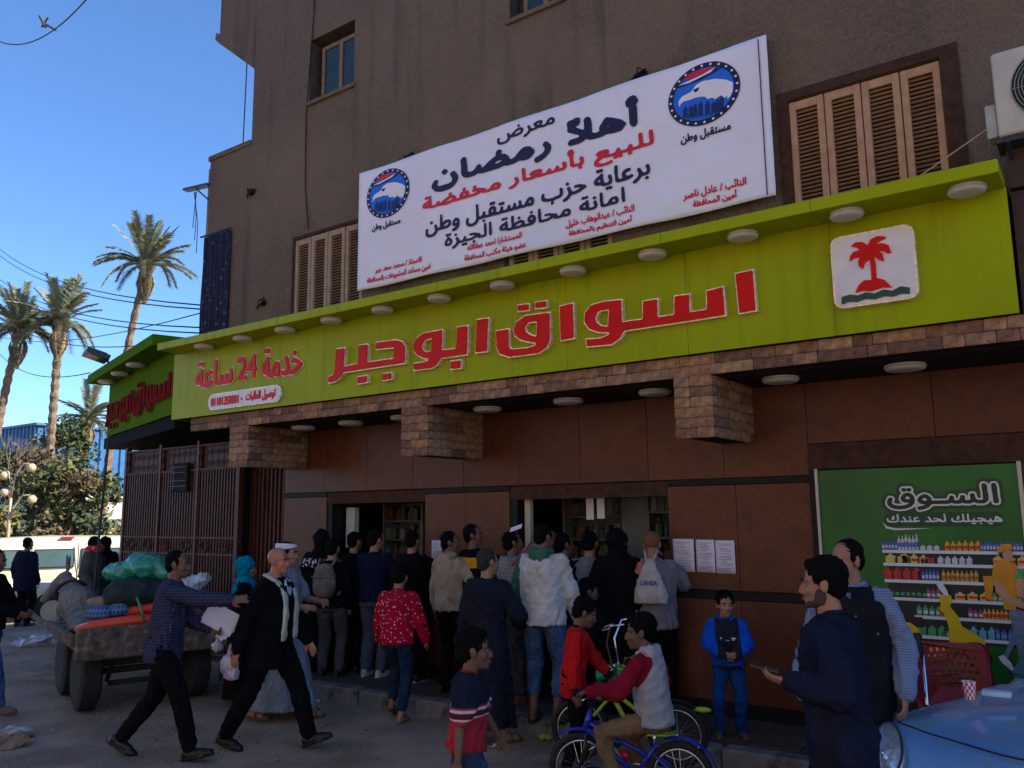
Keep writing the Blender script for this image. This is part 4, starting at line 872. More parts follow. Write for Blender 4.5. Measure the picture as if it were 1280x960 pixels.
EAG = [(-0.237,-0.058),(-0.238,0.001),(-0.206,0.033),(-0.109,0.056),(-0.065,0.105),(-0.001,0.121),(0.122,0.105),(0.221,0.064),(0.28,0.019),(0.276,-0.057),(0.252,-0.1),(0.226,-0.123),(0.218,-0.085),(0.202,-0.105),(0.163,-0.067),(0.112,-0.087),(0.082,-0.063),(0.041,-0.065),(0.012,-0.03),(-0.029,-0.022),(-0.071,-0.015),(-0.123,-0.019),(-0.187,-0.015),(-0.22,-0.032)]; EYE_ = [(-0.093,0.067),(-0.03,0.073),(-0.047,0.041),(-0.079,0.036)]; FLA = [(-0.194,0.19),(-0.101,0.239),(0.004,0.236),(0.137,0.217),(0.085,0.203),(-0.008,0.192),(-0.103,0.181)]; FLB = [(-0.238,0.151),(-0.147,0.164),(-0.009,0.182),(0.127,0.215),(0.084,0.182),(-0.02,0.164),(-0.126,0.146)]; FLC = [(-0.256,0.129),(-0.127,0.131),(-0.011,0.14),(0.114,0.167),(0.187,0.19),(0.137,0.207),(0.084,0.177),(-0.02,0.159),(-0.127,0.141),(-0.239,0.148)]; FOLK = [[(-0.202,-0.19),(-0.195,-0.119),(-0.201,-0.096),(-0.183,-0.093),(-0.184,-0.069),(-0.163,-0.075),(-0.166,-0.098),(-0.152,-0.111),(-0.161,-0.129),(-0.158,-0.203),(-0.174,-0.162)],[(-0.15,-0.206),(-0.142,-0.129),(-0.149,-0.106),(-0.131,-0.103),(-0.132,-0.08),(-0.111,-0.086),(-0.114,-0.108),(-0.1,-0.121),(-0.109,-0.139),(-0.106,-0.219),(-0.122,-0.177)],[(-0.108,-0.208),(-0.1,-0.126),(-0.106,-0.103),(-0.088,-0.101),(-0.089,-0.077),(-0.069,-0.083),(-0.072,-0.106),(-0.058,-0.118),(-0.067,-0.136),(-0.065,-0.221),(-0.081,-0.179)],[(-0.056,-0.218),(-0.047,-0.116),(-0.053,-0.093),(-0.036,-0.091),(-0.037,-0.067),(-0.016,-0.074),(-0.019,-0.096),(-0.005,-0.108),(-0.014,-0.126),(-0.013,-0.231),(-0.029,-0.19)],[(0.011,-0.228),(0.019,-0.131),(0.013,-0.109),(0.031,-0.106),(0.03,-0.083),(0.05,-0.089),(0.047,-0.111),(0.061,-0.123),(0.052,-0.141),(0.053,-0.24),(0.038,-0.199)],[(0.067,-0.229),(0.075,-0.159),(0.068,-0.136),(0.086,-0.133),(0.085,-0.11),(0.105,-0.116),(0.102,-0.138),(0.116,-0.151),(0.107,-0.169),(0.109,-0.242),(0.094,-0.201)],[(0.103,-0.229),(0.111,-0.144),(0.105,-0.122),(0.122,-0.119),(0.122,-0.096),(0.141,-0.102),(0.138,-0.124),(0.152,-0.136),(0.143,-0.154),(0.144,-0.242),(0.129,-0.201)],[(0.143,-0.221),(0.152,-0.126),(0.146,-0.103),(0.164,-0.101),(0.163,-0.078),(0.183,-0.084),(0.18,-0.106),(0.193,-0.118),(0.184,-0.136),(0.185,-0.234),(0.17,-0.193)]]
for cx in (-2.68, -6.61):
    def el(rx, rz, n=48): return np.array([(rx*cos(a), rz*sin(a)) for a in np.linspace(0, 2*pi, n+1)[:-1]])
    P = lambda nm, L, m_, dy, kd=None: plate(nm, [np.array(l)+np.array([cx, 5.69]) for l in L], .0008, m_, bn, (0, BY-dy, 0), kind=kd)
    P('emblem_disc', [el(.345, .295)], NAVY, 0); P('emblem_disc', [el(.29, .245)], BLUP, .002)
    P('emblem_eagle', [EAG], WHP, .004); P('emblem_eye', [EYE_], NAVY, .006); P('emblem_flag', [FLC], NAVY, .004); P('emblem_flag', [FLB], WHP, .006); P('emblem_flag', [FLA], REDP, .008)
    P('emblem_folk', FOLK, M('folk_print', (.01, .015, .09), .5, .05, bump=0), .008)
    P('emblem_stars', [np.array([(.319*cos(t)+.012*cos(a), .272*sin(t)+.011*sin(a)) for a in np.linspace(0, 2*pi, 9)[:-1]]) for t in np.linspace(0, 2*pi, 25)[:-1]], WHP, .003, 'stuff')
# ------------------------------------------------------------ poster over the closed shutter
GP = M('green_print', (.006, .11, .016), .35, .25, 1.3, .0, dark=(.02, .17, .015), dmix=.3, dns=.9)
po = thing('poster', 'green printed poster of stocked shelves and a yellow scooter filling the right bay', 'poster', (0, 0, 0))
mb(GP).box(-2.05, -.585, 7.365, 7.38, .22, 2.285).build('poster_panel', po); mb(CREAM).box(-2.074, -2.052, 7.34, 7.365, .16, 2.3).build('frame_post', po); mb(CREAM).box(-.583, -.555, 7.34, 7.365, .16, 2.3).build('frame_post', po)
mb(DB).box(-.55, -.49, 7.36, 7.42, .16, 2.29).build('frame_post', po)
PY = 7.3635; WPR = M('white_poster_print', (.6, .62, .56), .4, .05, bump=0); BPR = M('black_green_print', (.006, .02, .01), .4, .05, bump=0); DG2 = M('deep_green_print', (.008, .05, .018), .4, .05, bump=0)
plate('print_shape', [rrect(-1.55, -.70, 1.815, 1.925, .05)], .0006, DG2, po, (0, PY, 0))
L = text_loops(shape('السـوق')); P_ = np.concatenate(L); lo, hi = P_.min(0), P_.max(0); sc_ = np.array([.78/(hi[0]-lo[0]), .185/(hi[1]-lo[1])])
mk, a_, c_ = raster([(l-lo)*sc_+np.array([-1.51, 1.95]) for l in L], .0035, 16)
m1 = dilate(mk, 2)
for r_, m_, dy in ((13, DG2, .0015), (6, WPR, .003), (2, BPR, .0045)): plate('title_lettering', contours(blur(dilate(mk, r_)), .0035, a_, c_), .0006, m_, po, (0, PY-dy, 0))
text('lettering', 'هيجيلك لحد عندك', (-1.53, -.71, 1.83, 1.915), WPR, po, PY-.003, .0006, .0035)
swoosh = [(-1.56, 1.85), (-1.54, 1.80), (-1.47, 1.785), (-1.2, 1.80), (-1.47, 1.80), (-1.53, 1.815)]; plate('print_shape', [np.array(swoosh)], .0006, WPR, po, (0, PY-.002, 0))
PRN = {'body':[(-1.512,1.073),(-1.417,1.068),(-1.362,1.029),(-1.34,0.94),(-1.287,0.899),(-1.174,0.908),(-1.194,0.832),(-1.293,0.816),(-1.377,0.831),(-1.415,0.904),(-1.47,0.938),(-1.521,0.942)],'shield':[(-1.177,1.297),(-1.108,1.293),(-1.105,1.241),(-1.122,1.21),(-1.072,1.138),(-1.051,1.065),(-0.961,1.012),(-0.911,0.972),(-0.901,0.936),(-1.021,0.942),(-1.063,0.924),(-1.146,0.913),(-1.142,1.044),(-1.161,1.147),(-1.2,1.183),(-1.183,1.222),(-1.195,1.251)],'seat':[(-1.509,1.112),(-1.326,1.115),(-1.294,1.072),(-1.333,1.028),(-1.402,1.065),(-1.512,1.073)],'fender':[(-1.05,0.917),(-1.007,0.95),(-0.939,0.952),(-0.895,0.927)],'bagp':[(-0.877,1.444),(-0.804,1.446),(-0.834,1.254),(-0.871,1.282),(-0.876,1.385)],'jacket':[(-0.795,1.55),(-0.728,1.574),(-0.653,1.539),(-0.622,1.452),(-0.625,1.423),(-0.656,1.364),(-0.683,1.204),(-0.76,1.207),(-0.753,1.36),(-0.799,1.358),(-0.817,1.446)],'arm':[(-0.806,1.432),(-0.758,1.375),(-0.699,1.304),(-0.626,1.265),(-0.631,1.214),(-0.718,1.246),(-0.801,1.329)],'face':[(-0.736,1.625),(-0.695,1.648),(-0.664,1.626),(-0.668,1.582),(-0.696,1.56),(-0.728,1.574)],'cap':[(-0.768,1.639),(-0.731,1.684),(-0.672,1.685),(-0.662,1.648),(-0.722,1.64),(-0.75,1.618)],'hair':[(-0.762,1.632),(-0.735,1.637),(-0.732,1.596),(-0.752,1.595)],'legA':[(-0.728,1.202),(-0.669,1.212),(-0.633,1.193),(-0.666,0.82),(-0.69,0.832),(-0.703,0.973),(-0.742,0.899),(-0.765,0.854),(-0.79,0.866),(-0.748,0.97),(-0.716,1.044)],'shoe':[(-0.826,0.86),(-0.789,0.878),(-0.748,0.827),(-0.727,0.775),(-0.747,0.768),(-0.806,0.822)],'bag':[(-0.662,1.437),(-0.609,1.453),(-0.624,1.293),(-0.667,1.306)],'leaves':[(-0.674,1.451),(-0.644,1.495),(-0.604,1.511),(-0.611,1.438),(-0.663,1.429)]}
YEL = M('yellow_print', (.62, .42, .01), .4, .15, 8, bump=0); ORG = M('orange_print', (.6, .22, .01), .4, .15, 8, bump=0); JEAN = M('denim_print', (.13, .18, .26), .4, .25, 20, bump=0); SKP = M('skin_print', (.5, .25, .13), .4, .1, bump=0); BLK = M('black_print', (.01, .01, .012), .4, .1, bump=0)
# printed shelves with goods
SHV = [(1.64, -1.6, -1.3, 1.615), (1.53, -1.59, -1.3, 1.51), (1.39, -1.585, -1.33, 1.38), (1.25, -1.56, -1.2, 1.244), (1.118, -1.4, -.95, 1.112), (.967, -1.36, -.96, .965)]
bk = mb(M('dark_shelf_print', (.015, .017, .014), .5, .2, bump=0)).box(-1.56, -.59, PY-.0012, PY-.0006, .93, 1.63); bk.build('print_shape', po)
sh_ = mb(WPR)
for z in (1.617, 1.515, 1.385, 1.247, 1.114, .965): sh_.box(-1.58 if z > 1.2 else -1.38, -.588, PY-.003, PY-.0025, z-.012, z+.012)
sh_.build('printed_shelves', po)
gd = MB(); gc = [M('goods_%d' % i, c, .4, .2, 30, bump=0) for i, c in enumerate(((.5, .5, .52), (.05, .12, .4), (.5, .02, .02), (.6, .3, .03), (.6, .45, .1), (.3, .06, .15), (.05, .3, .1), (.35, .12, .04), (.02, .03, .03), (.1, .35, .45)))]
g = random.Random(3)
for ri, (z, runs) in enumerate(((1.63, ((-1.58, -1.46, 1, 0, .075, .024), (-1.46, -1.3, 0, 1, .12, .026), (-1.3, -1.15, 0, 0, .04, .05), (-1.12, -.9, 3, 2, .075, .042), (-.88, -.6, 1, 0, .075, .022))), (1.528, ((-1.56, -1.46, 4, 4, .07, .09), (-1.44, -1.3, 4, 2, .07, .065), (-1.3, -1.2, 2, 5, .05, .025), (-1.18, -.95, 0, 0, .06, .05), (-.8, -.6, 4, 2, .07, .08))),
    (1.398, ((-1.58, -1.35, 2, 2, .09, .07), (-1.33, -1.18, 1, 0, .08, .026), (-1.16, -.92, 3, 7, .08, .032), (-.6, -.59, 6, 3, .07, .02))), (1.26, ((-1.55, -1.3, 8, 6, .08, .04), (-1.28, -1.18, 5, 0, .08, .035), (-1.08, -.88, 4, 2, .06, .085), (-.87, -.6, 6, 4, .06, .04))),
    (1.127, ((-1.36, -1.2, 6, 0, .08, .045), (-1.2, -1.12, 3, 2, .085, .03), (-1.0, -.92, 5, 0, .07, .035), (-.9, -.6, 3, 2, .075, .028))), (.978, ((-1.36, -1.2, 6, 6, .08, .07), (-1.2, -1.12, 6, 4, .06, .07), (-1.0, -.86, 9, 9, .09, .06), (-.84, -.6, 1, 9, .085, .045))))):
    for a, c, m1_, m2_, h, w in runs:
        x = a
        while x < c-.004:
            hh = h*g.uniform(.92, 1.05); ww = w*.86
            gd.mat(gc[m1_]); gd.prism([(x, z), (x+ww, z), (x+ww, z+hh*.7), (x+ww*.68, z+hh*.82), (x+ww*.66, z+hh), (x+ww*.34, z+hh), (x+ww*.32, z+hh*.82), (x, z+hh*.7)], PY-.0032, PY-.0026)
            gd.mat(gc[m2_]); gd.box(x+ww*.1, x+ww*.9, PY-.0042, PY-.0036, z+hh*.2, z+hh*.5); gd.mat(gc[8]).box(x+ww*.9, x+ww, PY-.0044, PY-.0040, z, z+hh*.6); x += w
tag(gd.build('printed_goods', po), kind='stuff')
for i, (k, m_) in enumerate((('body', YEL), ('seat', BLK), ('shield', YEL), ('fender', BLK), ('bagp', ORG), ('legA', JEAN), ('jacket', ORG), ('arm', SKP), ('face', SKP), ('hair', BLK), ('cap', ORG), ('shoe', WPR), ('bag', SKP), ('leaves', gc[6]))):
    plate('print_shape', [np.array(PRN[k])], .0006, m_, po, (0, PY-.006-.0015*i, 0))
plate('print_shape', [np.array([(-1.2, 1.37), (-1.165, 1.4), (-1.13, 1.33), (-1.12, 1.29), (-1.15, 1.29), (-1.18, 1.33)])], .0006, WPR, po, (0, PY-.0255, 0))
plate('print_shape', [np.array([(-1.5+.1*cos(a)+.0, .83+.1*sin(a)) for a in np.linspace(0, 2*pi, 25)[:-1]]), np.array([(-1.5+.05*cos(a)+.0, .83+.05*sin(a)) for a in np.linspace(0, 2*pi, 25)[:-1]])], .0006, BLK, po, (0, PY-.004, 0))
plate('print_shape', [np.array([(-.97+.1*cos(a)+.0, .83+.1*sin(a)) for a in np.linspace(0, 2*pi, 25)[:-1]]), np.array([(-.97+.05*cos(a)+.0, .83+.05*sin(a)) for a in np.linspace(0, 2*pi, 25)[:-1]])], .0006, BLK, po, (0, PY-.004, 0))
# notices on the granite
PAP = M('paper', (.66, .6, .64), .7, .06, 10, .1, 20); INK = M('grey_ink', (.25, .2, .26), .7, .1, bump=0)
def notice(x0, x1, z0, z1, lb, y=7.392):
    t = thing('notice', lb, 'notice', (x0, y, z0)); w, h = x1-x0, z1-z0
    pb = mb(PAP); n = 6; v = [(w*i/n, -.004-.006*abs(sin(i*1.3+x0*9))*(1 if j else .2), h*j/4) for j in range(5) for i in range(n+1)]
    f = [(j*(n+1)+i, j*(n+1)+i+1, (j+1)*(n+1)+i+1, (j+1)*(n+1)+i) for j in range(4) for i in range(n)]; pb.add(v, f); o = pb.build('sheet', t, True); s_ = o.modifiers.new('s', 'SOLIDIFY'); s_.thickness = .001
    ib = mb(INK); zz = h*.9; r = random.Random(int(x0*100))
    while zz > h*.08:
        a = w*r.uniform(.1, .3); ib.box(a, w*r.uniform(.6, .92), -.0135, -.0128, zz-.004, zz); zz -= h*r.choice((.045, .045, .08))
    ib.build('printed_lines', t)
notice(-3.43, -3.22, 1.40, 1.7, 'left of three printed white notices on the brown granite wall'); notice(-3.2, -3.02, 1.40, 1.695, 'middle of three printed white notices on the brown granite wall'); notice(-3.01, -2.83, 1.395, 1.69, 'right of three printed white notices on the brown granite wall')
notice(-6.42, -6.27, 1.35, 1.66, 'white notice on the granite pier beside the beige hooded boy')
# ------------------------------------------------------------ goods inside the two serving openings
def shelf_unit(x0, x1, y, z0, z1, n, lb, seed, pal):
    t = thing('shelf_unit', lb, 'shelf', (x0, y, z0)); w = x1-x0; h = (z1-z0)/n; r = random.Random(seed)
    b = mb(M('shelf_grey', (.12, .12, .11), .6)).box(0, .03, 0, .32, 0, z1-z0).box(w-.03, w, 0, .32, 0, z1-z0).box(.03, w-.03, .3, .32, 0, z1-z0); b.build('shelf_frame', t)
    g_ = MB()
    for k in range(n):
        mb(M('shelf_grey2', (.09, .085, .08), .5)).box(.031, w-.031, 0, .298, k*h, k*h+.018).build('shelf_board', t); x = .04
        while x < w-.1:
            ww = r.uniform(.05, .11); hh = h*r.uniform(.5, .8); g_.mat(r.choice(pal))
            if r.random() < .5: g_.box(x, x+ww-.006, .03, .2, k*h+.02, k*h+.02+hh, .004)
            else: g_.tube([(x+ww/2, .1, k*h+.02), (x+ww/2, .1, k*h+.02+hh*.65), (x+ww/2, .1, k*h+.02+hh*.75), (x+ww/2, .1, k*h+.02+hh)], [ww*.45, ww*.45, ww*.2, ww*.18], 9)
            x += ww
    tag(g_.build('goods', t), kind='stuff')
dk = [M('pack_%d' % i, c, .5, .3, 20, .05) for i, c in enumerate(((.07, .055, .045), (.09, .025, .015), (.11, .08, .03), (.03, .04, .06), (.14, .12, .11), (.04, .07, .02), (.08, .045, .025)))]
shelf_unit(-5.1, -4.2, 8.1, .9, 2.15, 5, 'dark shelves of packaged goods inside the right serving opening', 5, dk); shelf_unit(-3.98, -3.3, 7.95, .9, 2.2, 5, 'narrow shelf of jars at the right end of the right serving opening', 6, dk)
shelf_unit(-7.9, -7.2, 8.1, .9, 2.1, 5, 'shelves of packets inside the left serving opening', 8, dk); shelf_unit(-7.1, -6.3, 8.2, .9, 2.1, 5, 'shelves at the right end of the left serving opening', 9, dk)
tag(mb(M('pale_fridge', (.09, .095, .085), .4, .15, 4)).box(-4.3, -4.0, 8.0, 8.4, .15, 2.15, .01).build('cabinet'), 'pale grey upright cabinet between the shelves in the right opening', 'cabinet')
for i, x in enumerate((-4.55, -4.42)):
    tag(mb(PAP).box(x, x+.09, 7.7, 7.703, 1.88+.01*i, 2.15).build('hanging_paper'), ('left', 'right')[i]+' of two white paper strips hanging in the right opening', 'paper')
for x0, x1, lb in ((-8.12, -6.56, 'dark counter across the left serving opening'), (-5.1, -3.5, 'dark counter across the right serving opening')):
    t = thing('counter', lb, 'counter', (x0, 7.52, .15)); mb(BLKG).box(0, x1-x0, 0, .4, .9, .94, .005).build('counter_top', t); mb(TRIM).box(.02, x1-x0-.02, .03, .37, 0, .898).build('counter_front', t)
# ------------------------------------------------------------ folding iron gate at the left
GM = M('red_brown_gate_paint', (.075, .021, .014), .45, .25, 10, .15, 40, spec=.25); GM2 = M('worn_gate_edge', (.11, .05, .038), .6, .2, 10, .15, spec=.15)
ga = thing('iron_gate', 'tall red brown folding iron gate with vertical bars and scroll panels', 'gate', (-12.75, 7.3, 0), radians(-1))
b = mb(GM).box(0, 2.95, .03, .045, .05, 3.0); b.build('backing_sheet', ga)
b = mb(GM)
n = 44
for i in range(n+1):
    x = 2.95*i/n
    if 1.3 < x < 1.8: b.box(x-.013, x+.013, -.012, .028, .05, 2.35); continue
    b.box(x-.013, x+.013, -.012, .028, .05, 2.62)
b.build('gate_bars', ga, kind='stuff'); 
for z in (1.43, 1.66, 2.63, 2.98, .1): mb(GM2).box(0, 2.95, -.022, -.013, z-.014, z+.014).build('rail', ga)
for x in (0, .98, 1.97, 2.95): mb(GM).box(x-.028, x+.028, -.03, .05, .02, 3.05).build('gate_post', ga)
b = mb(GM2)
for i in range(6):
    c = .25+.49*i; b.tube([(c-.16, -.018, 1.545), (c, -.018, 1.64), (c+.16, -.018, 1.545), (c, -.018, 1.45), (c-.16, -.018, 1.545)], .009, 5)
    b.torus((c, -.018, 1.545), (0, 1, 0), .06, .008, 14, 5)
b.build('scroll_panel', ga); b = mb(GM)
for i in range(21):
    c = .07+.14*i; b.torus((c, -.016, 2.72), (0, 1, 0), .035, .008, 12, 5); b.torus((c, -.016, 2.88), (0, 1, 0), .035, .008, 12, 5); b.tube([(c, -.016, 2.63), (c, -.016, 2.99)], .007, 5)
b.build('ring_frieze', ga)
gb = thing('grille_box', 'small dark cage box hung on the middle of the iron gate', 'box', (-11.35, 7.2, 2.32)); mb(DARKV).box(0, .38, 0, .06, 0, .42, .01).build('case', gb); b = mb(M('worn_wire', (.2, .2, .18), .4))
for z in (.08, .16, .28, .36): b.tube([(-.02, -.015, z), (.36, -.015, z)], .005, 5)
b.tube([(.06, -.012, .03), (.06, -.012, .4)], .004, 5); b.build('wires', gb)
g2 = thing('iron_door', 'dark red brown iron door in the shade beside the granite', 'door', (-9.8, 7.42, 0), radians(3)); mb(GM).box(0, .76, .03, .05, .05, 2.9).build('backing_sheet', g2); b = mb(GM)
for i in range(10): b.box(.02+i*.08, .045+i*.08, 0, .028, .05, 2.85)
b.build('bars', g2, kind='stuff'); mb(GM2).tube([(.32, -.05, 2.1), (.32, -.05, 2.45)], .012, 6).tube([(.32, 0, 2.1), (.32, -.05, 2.1)], .01, 6).tube([(.32, 0, 2.45), (.32, -.05, 2.45)], .01, 6).build('handle', g2)
mb(CORE).box(-14.1, -9.1, 8.2, 11.6, 0, 3.1).box(-9.06, -9.045, 7.45, 8.2, 0, 3.1).box(-10.2, -9.06, 6.95, 8.2, 3.16, 4.0).box(-14.0, -9.9, 8.25, 11.6, 3.12, 4.2).build('rear_wall', BLD)
tag(mb(FM).tube([(-12.63, 6.9, 3.16), (-12.72, 6.9, 1.8), (-12.8, 6.9, 0)], .02, 6).build('thin_pole'), 'thin dark pole standing at the left edge of the iron gate', 'pole')
# curtain at the building's left corner
cu_ = M('dark_blue_patterned_cloth', (.018, .022, .05), .85, .4, 12, .3, 40, fn=f_dots((.1, .09, .1), 11, .24)); v = []; f = []; n = 46
for j in range(14):
    z = 5.92-j*.13
    for i in range(n): x = -10.33+.62*i/(n-1); v.append((x, 6.87+.03*sin(i*1.05+.3*sin(j*.5))-.01*sin(i*.4+j*.3), z+.01*sin(i*.8)))
for j in range(13):
    for i in range(n-1): f.append((j*n+i, j*n+n+i, j*n+n+i+1, j*n+i+1))
ct = thing('curtain', 'dark blue patterned cloth curtain hanging at the left corner of the first floor', 'curtain'); o = link('cloth', mesh_from('cloth', v, f, cu_, smooth=True), ct); s_ = o.modifiers.new('s', 'SOLIDIFY'); s_.thickness = .006
mb(FM).tube([(-10.4, 6.86, 5.95), (-9.7, 6.86, 5.95)], .014, 6).build('curtain_rod', ct)
tag(mb(M('grey_pipe', (.2, .19, .18), .6)).tube([(-10.36, 6.95, 5.95), (-10.35, 6.95, 7.0)], .035, 8).build('drain_pipe'), 'short grey pipe on the left corner of the building', 'pipe')
sc2 = thing('iron_bracket', 'rusty bracket with dangling wires on the left edge of the building', 'bracket', (-10.32, 6.9, 6.72)); mb(FM).obox((-.28, 0, .05), (.3, 0, -.03), (0, .05, 0), (0, 0, .018)).tube([(0, 0, -.2), (-.3, 0, .03)], .012, 6).build('arm', sc2)
b = mb(FM)
for k in range(3): b.tube([(-.3-.03*k, 0, .0), (-.33+.05*k, 0, -.3-.1*k), (-.38+.06*k, .02, -.55-.2*k)], .006, 5)
b.build('wires', sc2)
# ------------------------------------------------------------ background: blue hall, wall, palms, trees, lamp
G0 = -.5
BLUE1 = M('blue_corrugated_sheet', (.02, .10, .24), .5, .15, 2, .1)
bh = thing('blue_hall', 'large blue corrugated metal hall behind the trees at the left', 'building', (-53, 24.5, G0))
b = mb(BLUE1)
pts = []
x = -26
while x < 0: pts += [(x, 0), (x+.18, 0), (x+.24, .09), (x+.42, .09), (x+.48, 0)]; x += .48
pts = [(p, q) for p, q in pts if p <= 0]
v = [(p, -q, z) for z in (3.9, 8.1) for p, q in pts]; n_ = len(pts); b.add(v, [(i, i+1, n_+i+1, n_+i) for i in range(n_-1)])
pts = []; y = 0
while y < 24: pts += [(y, 0), (y+.3, 0), (y+.38, .12), (y+.62, .12), (y+.7, 0)]; y += .7
v = [(q, p, z) for z in (3.9, 8.1) for p, q in pts]; n_ = len(pts); b.add(v, [(i, i+1, n_+i+1, n_+i) for i in range(n_-1)])
b.build('cladding', bh); mb(M('blue_roof', (.06, .12, .25), .6)).box(-26, .2, -.2, 24, 8.1, 8.25).build('roof', bh)
mb(M('whitewash', (.5, .45, .38), .8, .15, 1)).box(-26, .05, .05, 24, 0, 3.88).build('wall', bh)
tag(mb(M('dark_boundary_wall', (.13, .12, .1), .9, .3, 1, .5)).box(-60, -44.6, 21, 21.3, G0, 1.2).box(-44.5, -44.2, 21, 46, G0, 1.9).build('boundary_wall'), 'low grey boundary wall behind the trees', 'wall')
BARK = M('palm_bark', (.17, .12, .08), .9, .4, 9, .9, 14, bd=.06); FR = M('palm_frond', (.13, .145, .085), .6, .35, 5, .0, spec=.4); FR2 = M('dry_frond', (.3, .23, .12), .8, .3, 5, 0)
def frond_mesh(L, droop, seed, m, name='frond'):
    r = random.Random(seed); b = mb(m); n = 9; pts = []
    for i in range(n+1): t = i/n; pts.append(Vector((L*t*(1-.18*droop*t), 0, L*(.30*t-droop*.62*t*t))))
    b.tube(pts, [.03*(1-.8*i/n) for i in range(n+1)], 4)
    k = 40
    for i in range(k):
        t = .12+.88*i/k; j = min(int(t*n), n-1); p = pts[j].lerp(pts[j+1], t*n-j); d = (pts[j+1]-pts[j]).normalized()
        ll = L*.19*(1-.55*abs(t-.45)*1.6)*r.uniform(.85, 1.1)
        for s in (-1, 1):
            q = p+Vector((d.x*.6, s*.8, d.z*.6+r.uniform(-.05, .35))).normalized()*ll+Vector((0, 0, -.25*ll)); w = Vector((.034, 0, .016)); b.add([p-w, p+w, q], [(0, 1, 2)])
    return b.mesh(name)
def palm(x, y, h, lean, cr, seed, lb, z=G0, nf=44):
    r = random.Random(seed); t = thing('palm_tree', lb, 'palm tree', (x, y, z), 0, 'date palms behind the road'); b = mb(BARK); rings = []; n = 46
    for i in range(n+1):
        u = i/n; c = Vector((lean[0]*u*u, lean[1]*u*u, h*u)); rr = .17-.035*u+(.04 if i % 2 else 0)+(.1 if u > .97 else 0)
        rings.append([c+Vector((rr*cos(a)*(1+.1*sin(3*a+i)), rr*sin(a), 0)) for a in np.linspace(0, 2*pi, 11)[:-1]])
    b.loft(rings); b.build('trunk', t); top = Vector((lean[0], lean[1], h))
    MS = [frond_mesh(cr, d, seed+k, FR) for k, d in enumerate((.25, .55, .9, 1.2))]; dry = frond_mesh(cr*.7, 1.5, seed+9, FR2)
    for i in range(nf):
        el = r.random(); az = i*2.399+r.uniform(-.2, .2); k = 0 if el > .7 else 1 if el > .42 else 2 if el > .18 else 3
        o = link('frond', MS[k], t, top+Vector((0, 0, .1)), (0, -(radians(-8)+el**1.1*radians(74)), az)); o.scale = (r.uniform(.85, 1.1),)*3
    for i in range(7): link('frond', dry, t, top-Vector((0, 0, .1)), (0, radians(50), i*.9+seed))
    bb = mb(BARK)
    for i in range(26): a = i*2.4; bb.tube([top+Vector((.12*cos(a), .12*sin(a), -.5+i*.02)), top+Vector((.42*cos(a), .42*sin(a), -.05+i*.02))], [.06, .02], 4)
    bb.build('frond_stubs', t)
palm(-39.6, 21.5, 14.2, (3.2, -.3), 2.45, 3, 'tallest date palm with a leaning trunk rising behind the corner sign'); palm(-37.5, 17.9, 10.7, (1.1, -.5), 2.2, 5, 'date palm with an upright dark trunk between the other two tall palms')
palm(-39.4, 16.2, 10.4, (1.6, .2), 2.15, 8, 'date palm at the left edge of the photo with a drooping crown'); palm(-45.5, 23.4, 7.6, (.5, 0), 2.3, 12, 'short date palm low beside the corner sign', nf=36)
LEAF = [M('leaf_olive', (.06, .075, .02), .7, .35, 3, 0), M('leaf_dark', (.022, .04, .015), .7, .3, 3, 0), M('leaf_yellowish', (.12, .11, .03), .7, .3, 3, 0), M('flower_rust', (.085, .06, .028), .7, .3, 3, 0)]
def tree(x, y, z, h, lobes, mats, seed, lb, nl=3200, ls=.16, name='leafy_tree', grp='trees and bushes behind the road', trunk=True):
    g = np.random.default_rng(seed); t = thing(name, lb, 'tree' if 'tree' in name else 'bush', (x, y, z), 0, grp); b = mb(BARK)
    if trunk:
        b.tube([(0, 0, 0), (.1, 0, h*.3), (-.05, .1, h*.6)], [.16, .12, .07], 8)
        for (cx, cy, cz, r) in lobes: b.tube([(0, 0, h*.25), (cx*.5, cy*.5, (cz+h*.25)/2+.2), (cx, cy, cz)], [.08, .055, .02], 6)
        b.build('trunk', t)
    V = []; Fc = []; MI = []; N = nl//len(lobes)
    for (cx, cy, cz, r) in lobes:
        cl = g.normal(0, 1, (16, 3)); cl /= np.linalg.norm(cl, axis=1)[:, None]; cl *= r*g.uniform(.45, .95, (16, 1)); mi = g.integers(0, len(mats), 16)
        for q in range(16):
            k = N//16; p = cl[q]+g.normal(0, r*.17, (k, 3)); p[:, 2] *= .85
            a = g.normal(0, 1, (k, 3)); a /= np.linalg.norm(a, axis=1)[:, None]; c = np.cross(a, g.normal(0, 1, (k, 3))); c /= np.linalg.norm(c, axis=1)[:, None]; s = ls*g.uniform(.6, 1.2, (k, 1)); o = p+np.array([cx, cy, cz])
            base = len(V); V += list(np.stack([o-a*s, o+c*s*.45, o+a*s, o-c*s*.45], 1).reshape(-1, 3)); Fc += [(base+4*i, base+4*i+1, base+4*i+2, base+4*i+3) for i in range(k)]; MI += [int(mi[q])]*k
    link('crown', mesh_from('crown', V, Fc, mats, MI), t)
tree(-34, 15.6, G0, 5, ((0, 0, 2.4, 1.8), (1.8, .6, 2.2, 1.6), (-1.7, -.6, 3.0, 1.7), (.5, .3, 4.0, 1.4), (-3, -1.2, 2.6, 1.6), (2.4, 1.2, 3.2, 1.2)), (LEAF[0], LEAF[2], LEAF[3], LEAF[1]), 4, 'broad olive and rust coloured bush behind the street lamp', 7000, .15, 'leafy_bush')
